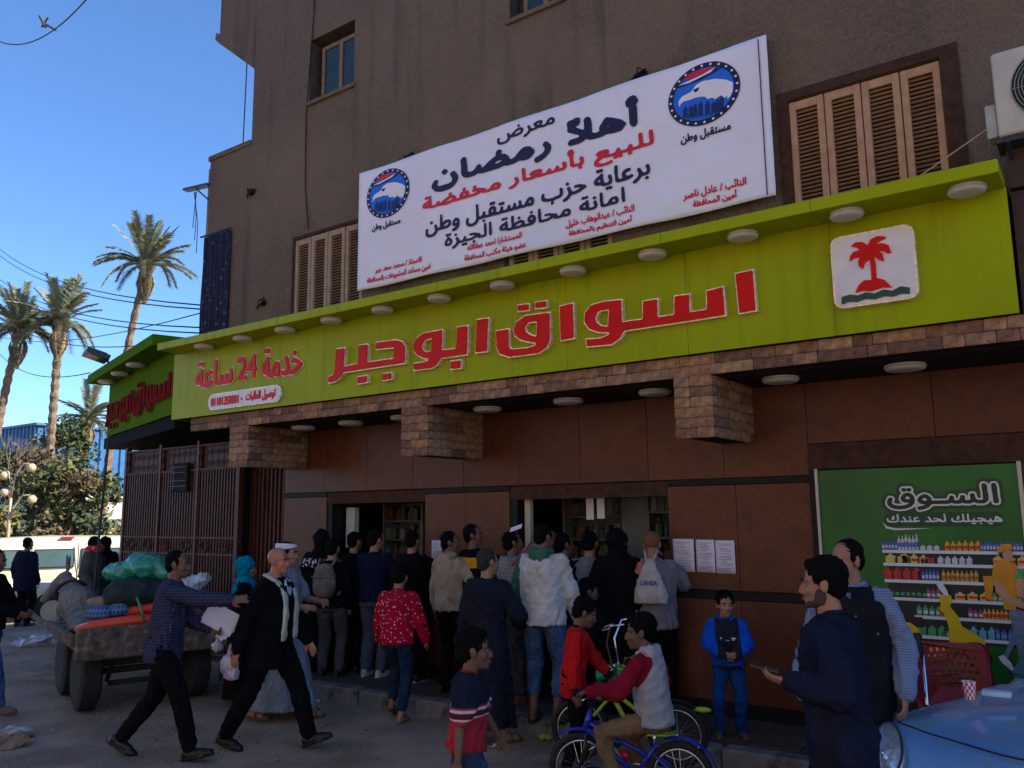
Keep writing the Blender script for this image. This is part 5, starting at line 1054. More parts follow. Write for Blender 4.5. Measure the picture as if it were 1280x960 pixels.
tree(-42.6, 20.9, G0, 7.5, ((0, 0, 5.4, 1.6), (.2, .3, 3.6, 1.9), (-1.4, -1, 4.4, 1.7), (.2, .3, 6.8, 1.1), (.4, .6, 2.4, 1.7), (-2.6, -1.6, 5.2, 1.3)), (LEAF[0], LEAF[1], LEAF[2]), 6, 'tall olive green tree in front of the blue hall', 7500, .14)
tree(-31, 16.6, G0, 3, ((0, 0, 1.4, 1.2), (1.6, .8, 1.3, 1.1), (-1.5, -.7, 1.5, 1.2)), (LEAF[0], LEAF[2], LEAF[1]), 9, 'low yellow green bush behind the white van', 5200, .12, 'leafy_bush')
tree(-36.5, 14.2, G0, 4, ((0, 0, 2.2, 1.5), (-1.7, -.6, 2.5, 1.4)), (LEAF[1], LEAF[3], LEAF[0]), 19, 'dark bush with rusty blossom at the far left', 3600, .14, 'leafy_bush')
tree(-41.5, 24.5, G0, 3, ((0, 0, 1.2, 1.1), (1.2, 1, 1.2, 1.0), (-1.2, -1, 1.3, 1)), (M('dry_reed', (.42, .27, .09), .8, .3, 4, 0), LEAF[2]), 23, 'dry golden shrub beside the palm trunk', 3000, .16, 'leafy_bush')
bt = thing('bare_tree', 'small bare twiggy tree at the far left in front of the blue hall', 'tree', (-35.5, 15.0, G0)); b = mb(M('pale_twig', (.16, .13, .1), .8)); r = random.Random(4)
def twig(p, d, l, k):
    q = p+d*l; b.tube([p, q], [.007*k+.004, .006*k+.002], 4)
    if k:
        for _ in range(3): twig(q, (d+Vector((r.uniform(-.6, .6), r.uniform(-.6, .6), r.uniform(-.1, .5)))).normalized(), l*.72, k-1)
for _ in range(4): twig(Vector((0, 0, 3.0)), Vector((r.uniform(-.7, .7), r.uniform(-.7, .7), 1)).normalized(), 1.0, 4)
b.tube([(0, 0, 0), (0, 0, 3.05)], [.08, .05], 6); b.build('branches', bt)
# street lamp with globes
lp = thing('street_lamp', 'cream street lamp with curved arms and four round globes at the left', 'lamp', (-27.9, 12.25, G0)); LC = M('cream_lamp_paint', (.35, .28, .2), .5, .1)
b = mb(LC).tube([(0, 0, 0), (0, 0, 2.4), (0, 0, 3.1)], [.07, .05, .04], 10); GLB = ((.52, .3, 4.03), (-.28, -.12, 3.8), (.6, .35, 3.05), (-.2, -.1, 3.28))
for x, y, z in GLB: b.tube([(0, 0, z-.9), (x*.15, y*.15, z-.25), (x*.55, y*.55, z+.12), (x*.97, y*.97, z+.14)], .024, 8)
b.build('post', lp, True)
for x, y, z in GLB:
    mb(M('globe_glass', (.42, .32, .2), .35, .1, 6, 0)).ell((x, y, z), (.135, .135, .135), 16, 12).build('globe', lp, True); mb(FM).tube([(x, y, z+.12), (x, y, z+.16)], .05, 8).build('cap', lp)
# overhead wires
def wire(pts, lb, r=.012, sag=.4):
    a, c = Vector(pts[0]), Vector(pts[1]); P = [a.lerp(c, t)-Vector((0, 0, sag*4*t*(1-t))) for t in np.linspace(0, 1, 14)]
    tag(mb(M('black_cable')).tube(P, r, 5).build('overhead_wire', smooth=True), lb, 'wire', 'overhead wires at the left')
for (a, c, lb) in (((-33.793, 13.726, 12.162), (-11.264, 7.504, 5.207), 'highest of the overhead wires crossing the palm crowns'), ((-33.816, 13.755, 11.923), (-11.271, 7.511, 5.144), 'second highest overhead wire, just under the highest one'), ((-33.906, 13.863, 11.018), (-11.299, 7.545, 4.862), 'third overhead wire, upper one of the middle pair'), ((-33.926, 13.887, 10.822), (-11.307, 7.555, 4.776), 'fourth overhead wire, lower one of the middle pair'), ((-34.046, 14.032, 9.611), (-15.829, 9.181, 5.410), 'overhead wire running down to the floodlight'), ((-35.255, 14.646, 8.384), (-17.686, 9.169, 5.047), 'lowest overhead wire, ending behind the corner sign'), ((-40.663, 16.661, 10.187), (-13.878, 9.253, 5.814), 'thin overhead wire rising to the right past the leaning palm')):
    wire((a, c), lb)
wire(((-22.778, 8.723, 14.416), (-16.937, 8.182, 13.030)), 'wire with a hanging clamp in the top left corner of the sky', .015, .5)
tag(mb(FM).tube([(-19.795, 8.475, 13.839), (-19.713, 8.584, 13.572)], .04, 6).tube([(-19.764, 8.526, 13.687), (-19.518, 8.738, 13.494)], .03, 5).tube([(-19.790, 8.529, 13.573), (-19.643, 8.591, 13.799)], .025, 5).build('wire_clamp'), 'small dark clamp on the wire in the top left corner', 'clamp')
wire(((-9.95, 7.2, 8.85), (-10.25, 7.4, 7.1)), 'thin cable hanging beside the left edge of the building', .009, 0.)
# ------------------------------------------------------------ vehicles
WP = M('cream_white_paint', (.62, .55, .38), .3, .08, 1.5, .0, spec=.5, coat=.5); TYR = M('tyre_rubber', (.022, .02, .019), .85, .3, 20, .3); RIM = M('painted_rim', (.5, .45, .34), .45, .15, 8, .1); CHR = M('chrome', (.75, .75, .75), .12, .1, 8, 0, metal=1); BUMP_ = M('brown_sill', (.16, .08, .045), .6); RDL = M('red_lamp', (.4, .01, .01), .2, .1, bump=0)
def wheel(parent, x, y, z, r, w, axis='y', sp=0, rm=None):
    n = 32; b = mb(TYR); pr = [(-w/2, r*.62), (-w/2*1.02, r*.85), (-w/2*.8, r*.97), (0, r), (w/2*.8, r*.97), (w/2*1.02, r*.85), (w/2, r*.62)]
    def P(a, o, rr): return (rr*cos(a), o, rr*sin(a)) if axis == 'y' else (o, rr*cos(a), rr*sin(a))
    b.loft([[P(a, o, rr) for a in np.linspace(0, 2*pi, n+1)[:-1]] for o, rr in pr]); t = b.build('tyre', parent, loc=(x, y, z)); autosmooth(t, 40)
    b = mb(rm or RIM)
    for s in (-1, 1): b.loft([[P(a, s*o, rr) for a in np.linspace(0, 2*pi, n+1)[:-1]] for o, rr in ((w/2*1.01, r*.64), (w/2*.7, r*.58), (w/2*.55, r*.3), (w/2*.8, r*.14), (w/2*.85, .01))])
    for k in range(8):
        a = k*pi/4
        for s in (-1, 1): b.ell(P(a, s*w*.31, r*.45), (r*.06, r*.06, r*.06), 6, 4)
    o = b.build('rim', t); autosmooth(o, 40)
    return t
def body_loft(b, secs, half):
    """secs: list of (x, [(y_fraction_of_half, z)...]) mirrored cross sections"""
    rings = []
    for x, pr in secs: rings.append([(x, y*half, z) for y, z in pr]+[(x, -y*half, z) for y, z in pr[::-1]])
    return b.loft(rings)
# minibus (front to the left = local +X)
vn = thing('minibus', 'cream white minibus parked in the sun at the left, seen from its side', 'van', (-21.9, 10.6, -.48), radians(240))
b = mb(WP); T_ = 1.95
def sec(x, top, w=1., zb=.3, belt=1.1): return (x, [(.0, zb), (.93*w, zb), (1*w, zb+.12), (1*w, belt), (.97*w, belt+.12), (.9*w, top-.12), (.8*w, top-.03), (.5*w, top), (0, top+.02)])
body_loft(b, [sec(2.38, 1.0, .86, .42, .85), sec(2.32, 1.16, .95, .34, .95), sec(2.1, 1.3, 1, .3, 1.05), sec(1.55, 1.88, 1), sec(1.3, 1.96, 1), sec(0, 2.0, 1), sec(-2.1, 1.96, 1), sec(-2.28, 1.75, .97), sec(-2.32, 1.2, .95, .36)], .84)
o = b.build('body', vn); autosmooth(o, 40); VG = M('tinted_vehicle_glass', (.05, .1, .1), .1, .2, 3, 0, spec=.7); BK = M('black_trim', (.015, .015, .015), .5)
for sy in (-1, 1):
    for x0, x1 in ((1.35, 1.75), (.35, 1.25), (-.65, .25), (-1.7, -.75)):
        q = mb(BK).obox(((x0+x1)/2, sy*.81, 1.48), ((x1-x0)/2-.02, 0, 0), (0, .012, -.004*sy), (0, -sy*.028, .22)).build('window_frame', vn); mb(VG).obox(((x0+x1)/2, sy*.824, 1.48), ((x1-x0)/2-.045, 0, 0), (0, .004, 0), (0, -sy*.025, .195)).build('window_pane', q)
    mb(BUMP_).box(-2.25, 2.2, sy*.845-.006, sy*.845+.006, .32, .42).build('sill', vn); mb(M('stripe_tan', (.45, .36, .2), .4)).box(-2.2, 2.1, sy*.842-.004, sy*.842+.004, .86, .92).build('stripe', vn)
    mb(BK).box(.28, .3, sy*.842-.004, sy*.842+.004, .45, 1.85).box(-.72, -.7, sy*.842-.004, sy*.842+.004, .45, 1.85).build('door_gap', vn); mb(CHR).box(.35, .5, sy*.85-.01, sy*.85+.01, 1.05, 1.08).build('door_handle', vn)
mb(VG).obox((1.87, 0, 1.55), (.19, 0, -.2), (0, .68, 0), (.02, 0, .02)).build('windscreen', vn); mb(BK).box(2.3, 2.42, -.8, .8, .4, .62, .02).build('bumper', vn); mb(RDL).box(2.2, 2.3, .5, .8, .8, .95).build('lamp', vn)
for x in (1.65, -1.55):
    for y in (-.75, .75): wheel(vn, x, y, .32, .32, .2)
mb(RDL).box(-.6, -.3, .7, .8, 1.96, 1.99).build('roof_lamp', vn)
# white saloon in front of it, facing right
cr = thing('white_car', 'white saloon car at the left edge with a round red emblem on its door', 'car', (-19.25, 8.1, -.22), radians(60))
b = mb(WP); 
def cs(x, top, bw=1., zb=.22, w2=.8, belt=.78): return (x, [(0, zb), (.9*bw, zb), (1*bw, zb+.14), (1*bw, min(belt, top-.02)-.1), (.96*bw, min(belt, top-.02)), (w2*bw, top-.05 if top > belt+.1 else top-.01), (w2*.8*bw, top), (0, top+.015)])
body_loft(b, [cs(2.05, .55, .8, .3), cs(1.98, .68, .93, .25), cs(1.75, .8, 1), cs(1.0, .88, 1, w2=.85), cs(.0, .93, 1, w2=.85), cs(-.5, 1.30, 1, w2=.72), cs(-.75, 1.36, 1, w2=.72), cs(-1.65, 1.35, 1, w2=.72), cs(-2.15, .98, 1), cs(-2.6, .92, .96), cs(-2.7, .6, .85)], .8)
o = b.build('body', cr); autosmooth(o, 40)
for sy in (-1, 1):
    for pl in ([(-.15, .95), (-.52, 1.26), (-1.1, 1.29), (-1.1, .95)], [(-1.17, .95), (-1.17, 1.29), (-1.7, 1.26), (-2.0, .97)]): mb(VG).add([(x, sy*(.80-.34*(z-.8)), z) for x, z in pl]+[(x, sy*(.79-.34*(z-.8)), z) for x, z in pl], [(0, 1, 2, 3), (4, 7, 6, 5), (0, 4, 5, 1), (1, 5, 6, 2), (2, 6, 7, 3), (3, 7, 4, 0)]).build('window_pane', cr)
    mb(BUMP_).box(-1.5, .95, sy*.8-.012, sy*.8+.012, .22, .34).build('sill', cr); d = mb(RDL).torus((.5, sy*.803, .62), (0, 1, 0), .075, .007, 20, 5); d.torus((.5, sy*.803, .62), (0, 1, 0), .045, .005, 16, 5).box(.42, .58, sy*.803-.004, sy*.803+.004, .612, .628).build('door_emblem', cr)
    mb(BK).box(-1.15, -1.14, sy*.802-.003, sy*.802+.003, .35, .9).box(-.05, -.04, sy*.802-.003, sy*.802+.003, .35, .9).build('door_gap', cr); mb(BK).box(-1.05, -.93, sy*.81-.01, sy*.81+.01, .72, .745).build('door_handle', cr); mb(BK).disc((1.3, sy*.785, .31), (0, 1, 0), .39, .05, 30).build('wheel_arch', cr)
    for x in (1.3, -1.95): wheel(cr, x, sy*.74, .31, .33, .18)
mb(VG).obox((-.24, 0, 1.125), (.25, 0, -.185), (0, .58, 0), (.012, 0, .018)).build('windscreen', cr); mb(BK).box(1.95, 2.12, -.72, .72, .28, .46, .02).build('bumper', cr)
# blue car, close at the lower right: nose towards the street
BC = M('worn_blue_paint', (.13, .29, .52), .28, .1, 1.2, .03, 5, dark=(.2, .27, .33), dmix=.3, dns=4, spec=.5, coat=.7)
bc = thing('blue_car', 'light blue hatchback with a dusty bonnet and clear headlamp in the lower right corner', 'car', (.28, 6.28, 0), radians(243))
def bsec(x, z_mid, z_edge, w, zb, zs): return (x, [(0, zb), (.88*w, zb), (.99*w, zb+.1), (1.0*w, zs), (.985*w, z_edge-.05), (.93*w, z_edge), (.8*w, z_edge+(z_mid-z_edge)*.45), (.5*w, z_edge+(z_mid-z_edge)*.85), (0, z_mid)])
b = mb(BC); body_loft(b, [bsec(1.98, .52, .5, .62, .3, .42), bsec(1.94, .70, .66, .80, .25, .5), bsec(1.87, .78, .745, .90, .22, .55), bsec(1.74, .83, .79, .97, .2, .6), bsec(1.45, .88, .835, .995, .2, .62), bsec(1.05, .925, .85, 1., .2, .65), bsec(.78, .965, .89, 1., .2, .66)], .80); o = b.build('bonnet_and_wings', bc); autosmooth(o, 30)
b = mb(BC); body_loft(b, [cs(.776, .955, 1, .2), cs(.5, 1.12, 1, .2, w2=.72, belt=.88), cs(.1, 1.38, 1, .2, .72, .9), cs(-.2, 1.44, 1, .2, .72, .9), cs(-1.2, 1.42, 1, .2, .72, .9), cs(-1.75, 1.1, .98, .22, .75, .9), cs(-1.85, .6, .9, .3)], .80); o = b.build('cabin', bc); autosmooth(o, 40)
mb(VG).obox((.47, 0, 1.18), (.28, 0, -.2), (0, .6, 0), (.01, 0, .015)).build('windscreen', bc)
for sy in (-1, 1): mb(VG).add([(x, sy*(.80-.33*(z-.86)), z) for x, z in ((.4, 1.0), (.05, 1.3), (-1.3, 1.32), (-1.55, 1.0))]+[(x, sy*(.78-.33*(z-.86)), z) for x, z in ((.4, 1.0), (.05, 1.3), (-1.3, 1.32), (-1.55, 1.0))], [(0, 1, 2, 3), (4, 7, 6, 5), (0, 4, 5, 1), (1, 5, 6, 2), (2, 6, 7, 3), (3, 7, 4, 0)]).build('window_pane', bc)
mb(BK).tube([(1.72, -.64, .822), (1.80, -.4, .826), (1.82, 0, .816), (1.80, .4, .826), (1.72, .64, .822)], .005, 5).build('bonnet_gap', bc); b = mb(BC); body_loft(b, [bsec(2.06, .5, .47, .7, .24, .4), bsec(2.0, .56, .54, .93, .2, .42), bsec(1.9, .57, .55, 1.015, .2, .42), bsec(1.6, .5, .48, 1.02, .2, .4)], .81); o = b.build('bumper', bc); autosmooth(o, 40)
HLG = M('clear_lamp_glass', (.55, .58, .6), .05, .1, bump=0, spec=.9, alpha=.35); RFL = M('lamp_reflector', (.6, .58, .55), .18, .5, 40, .5, 30, metal=.9)
for sy in (-1, 1):
    u_ = Vector((-.30, sy*.34, .10)).normalized(); n_v = Vector((.8, sy*.62, .62)); n_v = (n_v-u_*n_v.dot(u_)).normalized(); w_ = n_v.cross(u_); R_ = Matrix((u_, w_, n_v)).transposed(); c0 = Vector((1.83, sy*.615, .70))
    o = mb(RFL).ell(c0, (.225, .105, .05), 24, 12, R_).build('headlamp', bc, True); mb(HLG).ell(c0+n_v*.006, (.235, .113, .056), 28, 14, R_).build('lens', o, True)
    mb(M('dark_bezel', (.03, .03, .035), .4)).tube([c0+n_v*.012+u_*.232*cos(a)+w_*.111*sin(a) for a in np.linspace(0, 2*pi, 29)], .007, 6).build('bezel', o, True)
    for du in (-.09, .07): mb(CHR).ell(c0+u_*du+n_v*.028, (.055, .05, .03), 16, 10, R_).ell(c0+u_*du+n_v*.05, (.018, .018, .012), 10, 8, R_).build('bulb_bowl', o, True)
    for x in (1.25, -1.3): wheel(bc, x, sy*.72, .29, .29, .17)
mb(BK).tube([(.72, .05, .985), (.74, .35, .99), (.7, .62, 1.0)], .012, 6).tube([(.74, -.62, .985), (.75, -.3, 1.0), (.72, -.02, 1.01)], .012, 6).ell((.74, .32, 1.0), (.03, .05, .025), 10, 8).ell((.75, -.28, 1.005), (.03, .05, .025), 10, 8).build('wiper', bc, True)
cup = thing('paper_cup', 'small red and white chequered paper cup standing on the blue bonnet', 'cup', (-.745, 5.27, .935)); n = 16; rc = M('red_white_checks', (.75, .72, .7), .5, .05, bump=0); rr_ = M('red_check', (.6, .02, .04), .5, .05, bump=0); b = MB(); b.mat(rc); b.mat(rr_)
for k in range(5):
    for j in range(n):
        b.cur = (j+k) % 2; a0, a1 = 2*pi*j/n, 2*pi*(j+1)/n; z0, z1 = k*.018, (k+1)*.018; r0, r1 = .024+.0022*k, .024+.0022*(k+1); b.add([(r0*cos(a0), r0*sin(a0), z0), (r0*cos(a1), r0*sin(a1), z0), (r1*cos(a1), r1*sin(a1), z1), (r1*cos(a0), r1*sin(a0), z1)], [(0, 1, 2, 3)])
b.cur = 0; b.torus((0, 0, .09), (0, 0, 1), .035, .002, 16, 5); b.add([(.024*cos(a), .024*sin(a), .001) for a in np.linspace(0, 2*pi, n+1)[:-1]], [tuple(range(n))]); b.build('cup_wall', cup)
tag(mb(M('pale_blue_pack', (.45, .6, .7), .4)).box(-.70, -.56, 5.34, 5.41, .945, .972, .004).build('tissue_packet'), 'small pale packet lying behind the cup on the blue bonnet', 'packet')
# ------------------------------------------------------------ cart, load and donkey
OW = M('weathered_timber', (.12, .085, .06), .9, .5, 14, .8, 30, dark=(.3, .24, .18), dmix=.15, dns=14, bd=.02); IRON = M('rusty_iron', (.04, .025, .018), .8, .4, 14, .5, 40)
ca = thing('donkey_cart', 'old flat wooden cart on four car tyres loaded with bags beside the iron gate', 'cart', (-8.84, 4.75, 0), radians(162))    # local +X = forward (away), +Y = towards the camera side
# wheel pairs: y=0 is the near left side, y=-1.05 the wall side
for x, y in ((0, 0), (0, -1.08), (1.0, 0), (1.0, -1.08)): wheel(ca, x, y, .355, .355, .2, rm=M('muddy_rim', (.035, .028, .022), .9, .4, 14, .5))
mb(IRON).tube([(0, .1, .37), (0, -1.2, .37)], .035, 8).tube([(1.0, .1, .37), (1.0, -1.2, .37)], .035, 8).box(-.12, .12, -.95, -.12, .43, .5).box(.76, 1.0, -.95, -.12, .43, .5).box(-.1, 1.3, -.62, -.5, .5, .56).tube([(0, -.2, .28), (1.1, -.5, .33)], .025, 6).tube([(-.05, -.2, .25), (-.05, -.9, .25)], .03, 6).build('axles', ca)
for k, y in enumerate((.06, -.34, -.74, -1.14)): mb(OW).box(-.45, 1.5, y-.05, y+.05, .58, .7, .01).build('bearer', ca)
for k in range(8): mb(OW).box(-.40+.25*k, -.40+.25*k+.235, -1.24, .17, .702, .742+.006*(k % 2), .004).build('deck_plank', ca)
mb(OW).box(-.52, -.43, -1.3, .2, .56, .87, .015).build('end_beam', ca); mb(OW).box(-.4, 1.25, .178, .235, .70, .80, .01).build('side_rail', ca); mb(OW).box(-.4, 1.6, -1.31, -1.25, .7, .86, .01).build('side_rail', ca)
mb(OW).tube([(1.7, .1, .66), (3.3, .25, .78)], .035, 8).tube([(1.7, -1.1, .66), (3.3, -.65, .78)], .035, 8).build('shaft', ca)
def soft(name, lb, cat, prims, m, vox=.02, wr=.02, wk=9, seed=1, smooth=4):
    b = mb(m)
    for p in prims: b.ell(p[0], p[1], 14, 10)
    t = thing(name, lb, cat, (0, 0, 0)); blob('bag_body' if 'bag' in name or 'sack' in name else 'cloth', b, m, vox, t, smooth, wr, wk, seed=seed); return t
def cw(x, y, z): x = x*.72; a = radians(162); return Vector((-8.84+x*cos(a)-y*sin(a), 4.75+x*sin(a)+y*cos(a), z))
soft('green_bag', 'shiny green plastic bag on top of the loaded cart', 'bag', [(cw(.15, -.55, 1.42), (.26, .24, .14)), (cw(.35, -.35, 1.36), (.22, .2, .12)), (cw(.0, -.75, 1.36), (.2, .2, .12)), (cw(.2, -.5, 1.52), (.12, .12, .06))], M('green_plastic', (.03, .25, .15), .25, .3, 5, .4, 14, spec=.6, bd=.04), .018, .022, 8, 3)
soft('dark_crate_bag', 'dark bundle under the green bag on the cart', 'bag', [(cw(.1, -.5, 1.15), (.3, .4, .18)), (cw(.5, -.6, 1.1), (.3, .3, .2))], M('dark_cloth', (.02, .03, .025), .9, .3, 8, .3), .025, .02, 8, 4)
soft('grey_sack', 'bulging grey green sack at the near left end of the cart', 'sack', [(cw(.5, -.05, .85), (.24, .2, .11)), (cw(.9, -.1, .88), (.26, .22, .14)), (cw(.2, .02, .82), (.2, .16, .08))], M('grey_green_sacking', (.14, .15, .12), .9, .35, 7, .5, 60), .02, .025, 8, 5)
soft('brown_sack', 'dull brown sack lying at the front of the cart load', 'sack', [(cw(1.5, -.5, .9), (.3, .3, .15)), (cw(1.2, -.6, 1.02), (.26, .22, .1))], M('brown_sacking', (.1, .075, .05), .9, .35, 7, .5, 60), .02, .025, 8, 6)
soft('tan_roll', 'tan rolled mat lying across the sacks on the cart', 'roll', [(cw(1.0-.12*k, -.15, 1.0+.01*k), (.10, .075, .065)) for k in range(6)], M('tan_mat', (.3, .19, .11), .9, .3, 9, .5, 60), .018, .01, 9, 7)
soft('blue_sheet', 'pale blue grey plastic sheet behind the green bag', 'sheet', [(cw(.95, -.7, 1.34), (.35, .3, .09)), (cw(.6, -.8, 1.42), (.25, .25, .08))], M('blue_grey_sheet', (.2, .26, .33), .4, .2, 4, .3, 10), .02, .02, 8, 8)
soft('blue_check_cloth', 'blue chequered cloth bundle tucked under the tan roll', 'cloth', [(cw(-.1, -.08, .97), (.16, .14, .08)), (cw(-.15, -.25, .99), (.12, .12, .07))], M('blue_check', (.03, .07, .17), .9, .2, 9, .3, fn=f_check((.2, .28, .4), .05, .3)), .015, .01, 9, 9)
ORM = M('orange_red_plastic', (.62, .055, .02), .35, .2, 5, .1, 12)
hs_ = thing('orange_tubes', 'two orange red padded tubes lying along the side of the cart', 'tube'); mb(ORM).tube([cw(-.1, .12, .82), cw(-.3, .0, .86), cw(-.4, -.4, .89), cw(-.42, -1.0, .89)], [.045, .06, .065, .06], 14).build('tube', hs_, True); mb(ORM).tube([cw(-.2, -.3, .97), cw(-.25, -.6, 1.0), (cw(-.25, -1.0, 1.0))], [.045, .055, .05], 14).build('tube', hs_, True)
tag(mb(M('green_cord', (.05, .3, .12), .6)).tube([cw(-.5, -.45, .88), cw(-.45, -.42, 1.02), cw(-.3, -.4, 1.12), cw(-.1, -.35, 1.2)], .012, 6).build('cord', smooth=True), 'green cord tying the orange tubes on the cart', 'cord')
soft('clear_bundle', 'crumpled translucent plastic bundle behind the man in the checked shirt', 'bag', [(cw(-.3, -.95, 1.2), (.13, .14, .12)), (cw(-.42, -1.05, 1.27), (.09, .09, .07))], M('cloudy_plastic', (.4, .42, .42), .25, .3, 9, .6, 20, spec=.6), .015, .025, 10, 10)
DG = M('donkey_grey', (.17, .145, .125), .9, .3, 12, .6, 80, dark=(.07, .06, .05), dmix=.2); DNK = thing('donkey', 'grey donkey with pricked ears harnessed to the cart, mostly behind its load', 'donkey', (-11.62, 6.05, 0), radians(162)); b = mb(DG)
for c, r_ in (((-.25, 0, .82), (.3, .2, .24)), ((0, 0, .8), (.38, .22, .25)), ((.38, 0, .84), (.24, .17, .24)), ((-.48, 0, .86), (.18, .17, .2))): b.ell(c, r_, 14, 10)
chain(b, [(.45, 0, .92), (.62, 0, 1.02), (.74, .05, 1.06)], [.15, .12, .1]); chain(b, [(.72, .05, 1.12), (.78, .14, 1.02), (.82, .25, .86)], [.095, .085, .06]); b.ell((.835, .28, .82), (.055, .055, .05))
for s in (-1, 1):
    b.ell((.70+s*.07, .03, 1.30), (.036, .02, .16), 10, 8, Matrix.Rotation(s*.3, 3, 'Y')); chain(b, [(.42, s*.11, .72), (.44, s*.11, .42), (.42, s*.11, .1)], [.08, .045, .035]); chain(b, [(-.45, s*.12, .75), (-.38, s*.12, .55), (-.52, s*.12, .38), (-.46, s*.12, .1)], [.12, .075, .045, .035])
    for x in (.42, -.46): b.tube([(x, s*(.11 if x > 0 else .12), 0), (x, s*(.11 if x > 0 else .12), .09)], [.05, .04], 10)
chain(b, [(-.62, 0, .95), (-.7, 0, .7), (-.68, 0, .45)], [.03, .02, .03]); blob('body', b, DG, .014, DNK, 3, .004, 20)
for s in (-1, 1): mb(M('eye_black', (.01, .008, .007), .15, bump=0)).ell((.78+s*.05, .1-s*.02, 1.06), (.014, .014, .014), 8, 6).build('eye', DNK, True)
mb(IRON).torus((.5, 0, .93), (.75, 0, .5), .19, .025, 24, 6).build('collar', DNK, True)
# ------------------------------------------------------------ bicycles
def bicycle(label, loc, yaw, col, col2, R=.24, wb=.84, high=.0, rake=0., group='boys bicycles', extras=None, steer=0.):
    """local +X = forward"""
    bk = thing('bicycle', label, 'bicycle', loc, radians(yaw), group); fm = M('frame_'+col[0], col[1], .3, .1, 5, 0, coat=.5); f2 = M('frame_'+col2[0], col2[1], .3, .1, 5, 0, coat=.5); SPK = M('spoke_steel', (.6, .6, .6), .25, .1, 5, 0, metal=.9)
    hx = wb/2
    for x in (hx, -hx):
        t = mb(TYR).torus((0, 0, 0), (0, 1, 0), R-.022, .024, 40, 8).build('tyre', bk, True, (x, 0, R), (0, 0, radians(steer) if x > 0 else 0)); mb(SPK).torus((0, 0, 0), (0, 1, 0), R-.052, .010, 36, 6).build('rim', t, True); b = mb(SPK)
        for k in range(20): a = 2*pi*k/20; a2 = a+(.35 if k % 2 else -.35); b.tube([((R-.055)*cos(a), 0, (R-.055)*sin(a)), (.02*cos(a2), .022*(1 if k % 4 < 2 else -1), .02*sin(a2))], .0014, 3, False)
        b.build('spokes', t); mb(CHR).tube([(0, -.05, 0), (0, .05, 0)], .018, 10).build('hub', t, True)
    hd = Vector((hx-.15-rake, 0, R+.30)); st = Vector((-.17, 0, R+.17)); bb = Vector((-.04, 0, R-.02)); b = mb(fm)
    b.tube([hd+Vector((.02, 0, -.06)), hd+Vector((-.025, 0, .07))], .022, 10).tube([hd, st-Vector((0, 0, .08))], .017, 8).tube([hd-Vector((0, 0, .05)), bb], .02, 8).tube([bb, st+Vector((-.02, 0, .03))], .016, 8)
    for s in (-1, 1): b.tube([bb+Vector((0, s*.02, 0)), (-hx, s*.045, R)], .011, 6).tube([st-Vector((0, -s*.015, .04)), (-hx, s*.045, R)], .010, 6)
    b.build('frame', bk, True); b = mb(fm if not extras else f2); c = Vector((hx, 0, R))
    for s in (-1, 1): b.tube([hd+Vector((.02+rake*.2, s*.03, -.07)), hd+Vector((.06+rake*.5, s*.045, -.16)), c+Vector((0, s*.045, 0))], .013, 8)
    b.build('fork', bk, True); top = hd+Vector((-.04, 0, .12+high)); b = mb(CHR if high else BK)
    b.tube([hd, top], .014, 8).tube([top+Vector((-.10, .22, .1)), top+Vector((-.03, .16, .1)), top+Vector((0, .08, 0)), top+Vector((0, -.08, 0)), top+Vector((-.03, -.16, .1)), top+Vector((-.10, -.22, .1))], .011, 8); b.build('handlebar', bk, True)
    for s in (-1, 1):
        mb(f2).tube([top+Vector((-.09, s*.21, .1)), top+Vector((-.15, s*.31, .1))], .017, 8).build('grip', bk, True); mb(CHR).tube([top+Vector((-.04, s*.17, .09)), top+Vector((.0, s*.25, .07))], .006, 6).build('brake_lever', bk, True)
        mb(BK).box(-.05, .05, s*.12-.035, s*.12+.035, -.012, .012, .004).build('pedal', bk, loc=bb+Vector((s*.13, 0, -s*.06)))
        mb(CHR).tube([bb+Vector((0, s*.07, 0)), bb+Vector((s*.13, s*.08, -s*.06))], .009, 6).build('crank', bk, True)
    mb(BK).ell(st+Vector((-.03, 0, .13)), (.12, .06, .03), 14, 8).ell(st+Vector((.06, 0, .125)), (.09, .028, .022), 12, 8).build('saddle', bk, True); mb(CHR).tube([st-Vector((0, 0, .02)), st+Vector((-.01, 0, .12))], .012, 8).build('seat_post', bk, True); mb(CHR).torus(bb+Vector((0, -.035, 0)), (0, 1, 0), .065, .006, 24, 5).build('chain_ring', bk, True)
    for x, a0, a1 in ((hx, -.2, 1.5), (-hx, -.6, 1.5)):
        b = mb(BK if high else fm); P_ = [(x+(R+.03)*sin(a), 0, R+(R+.03)*cos(a)) for a in np.linspace(-a1 if x < 0 else -.9, .7 if x > 0 else .4, 12)]
        rings = [[Vector(p)+Vector((0, -.026, -.01)), Vector(p)+Vector((0, 0, .004)), Vector(p)+Vector((0, .026, -.01)), Vector(p)+Vector((0, 0, 0.003))] for p in P_]; b.loft(rings); b.build('mudguard', bk)
    if extras: extras(bk, hd, top, st, bb, hx, R)
    return bk
def blue_x(bk, hd, top, st, bb, hx, R):
    mb(WPR).box(-.12, .12, -.004, .004, -.012, .012).build('frame_lettering', bk, loc=(hd+bb)/2+Vector((0, -.024, 0)), rot=(0, radians(-52), 0)); mb(M('red_reflector', (.5, .01, .02), .2, .1, bump=0)).ell(bb+Vector((.1, -.05, .1)), (.05, .02, .04), 12, 8).build('red_guard', bk, True)
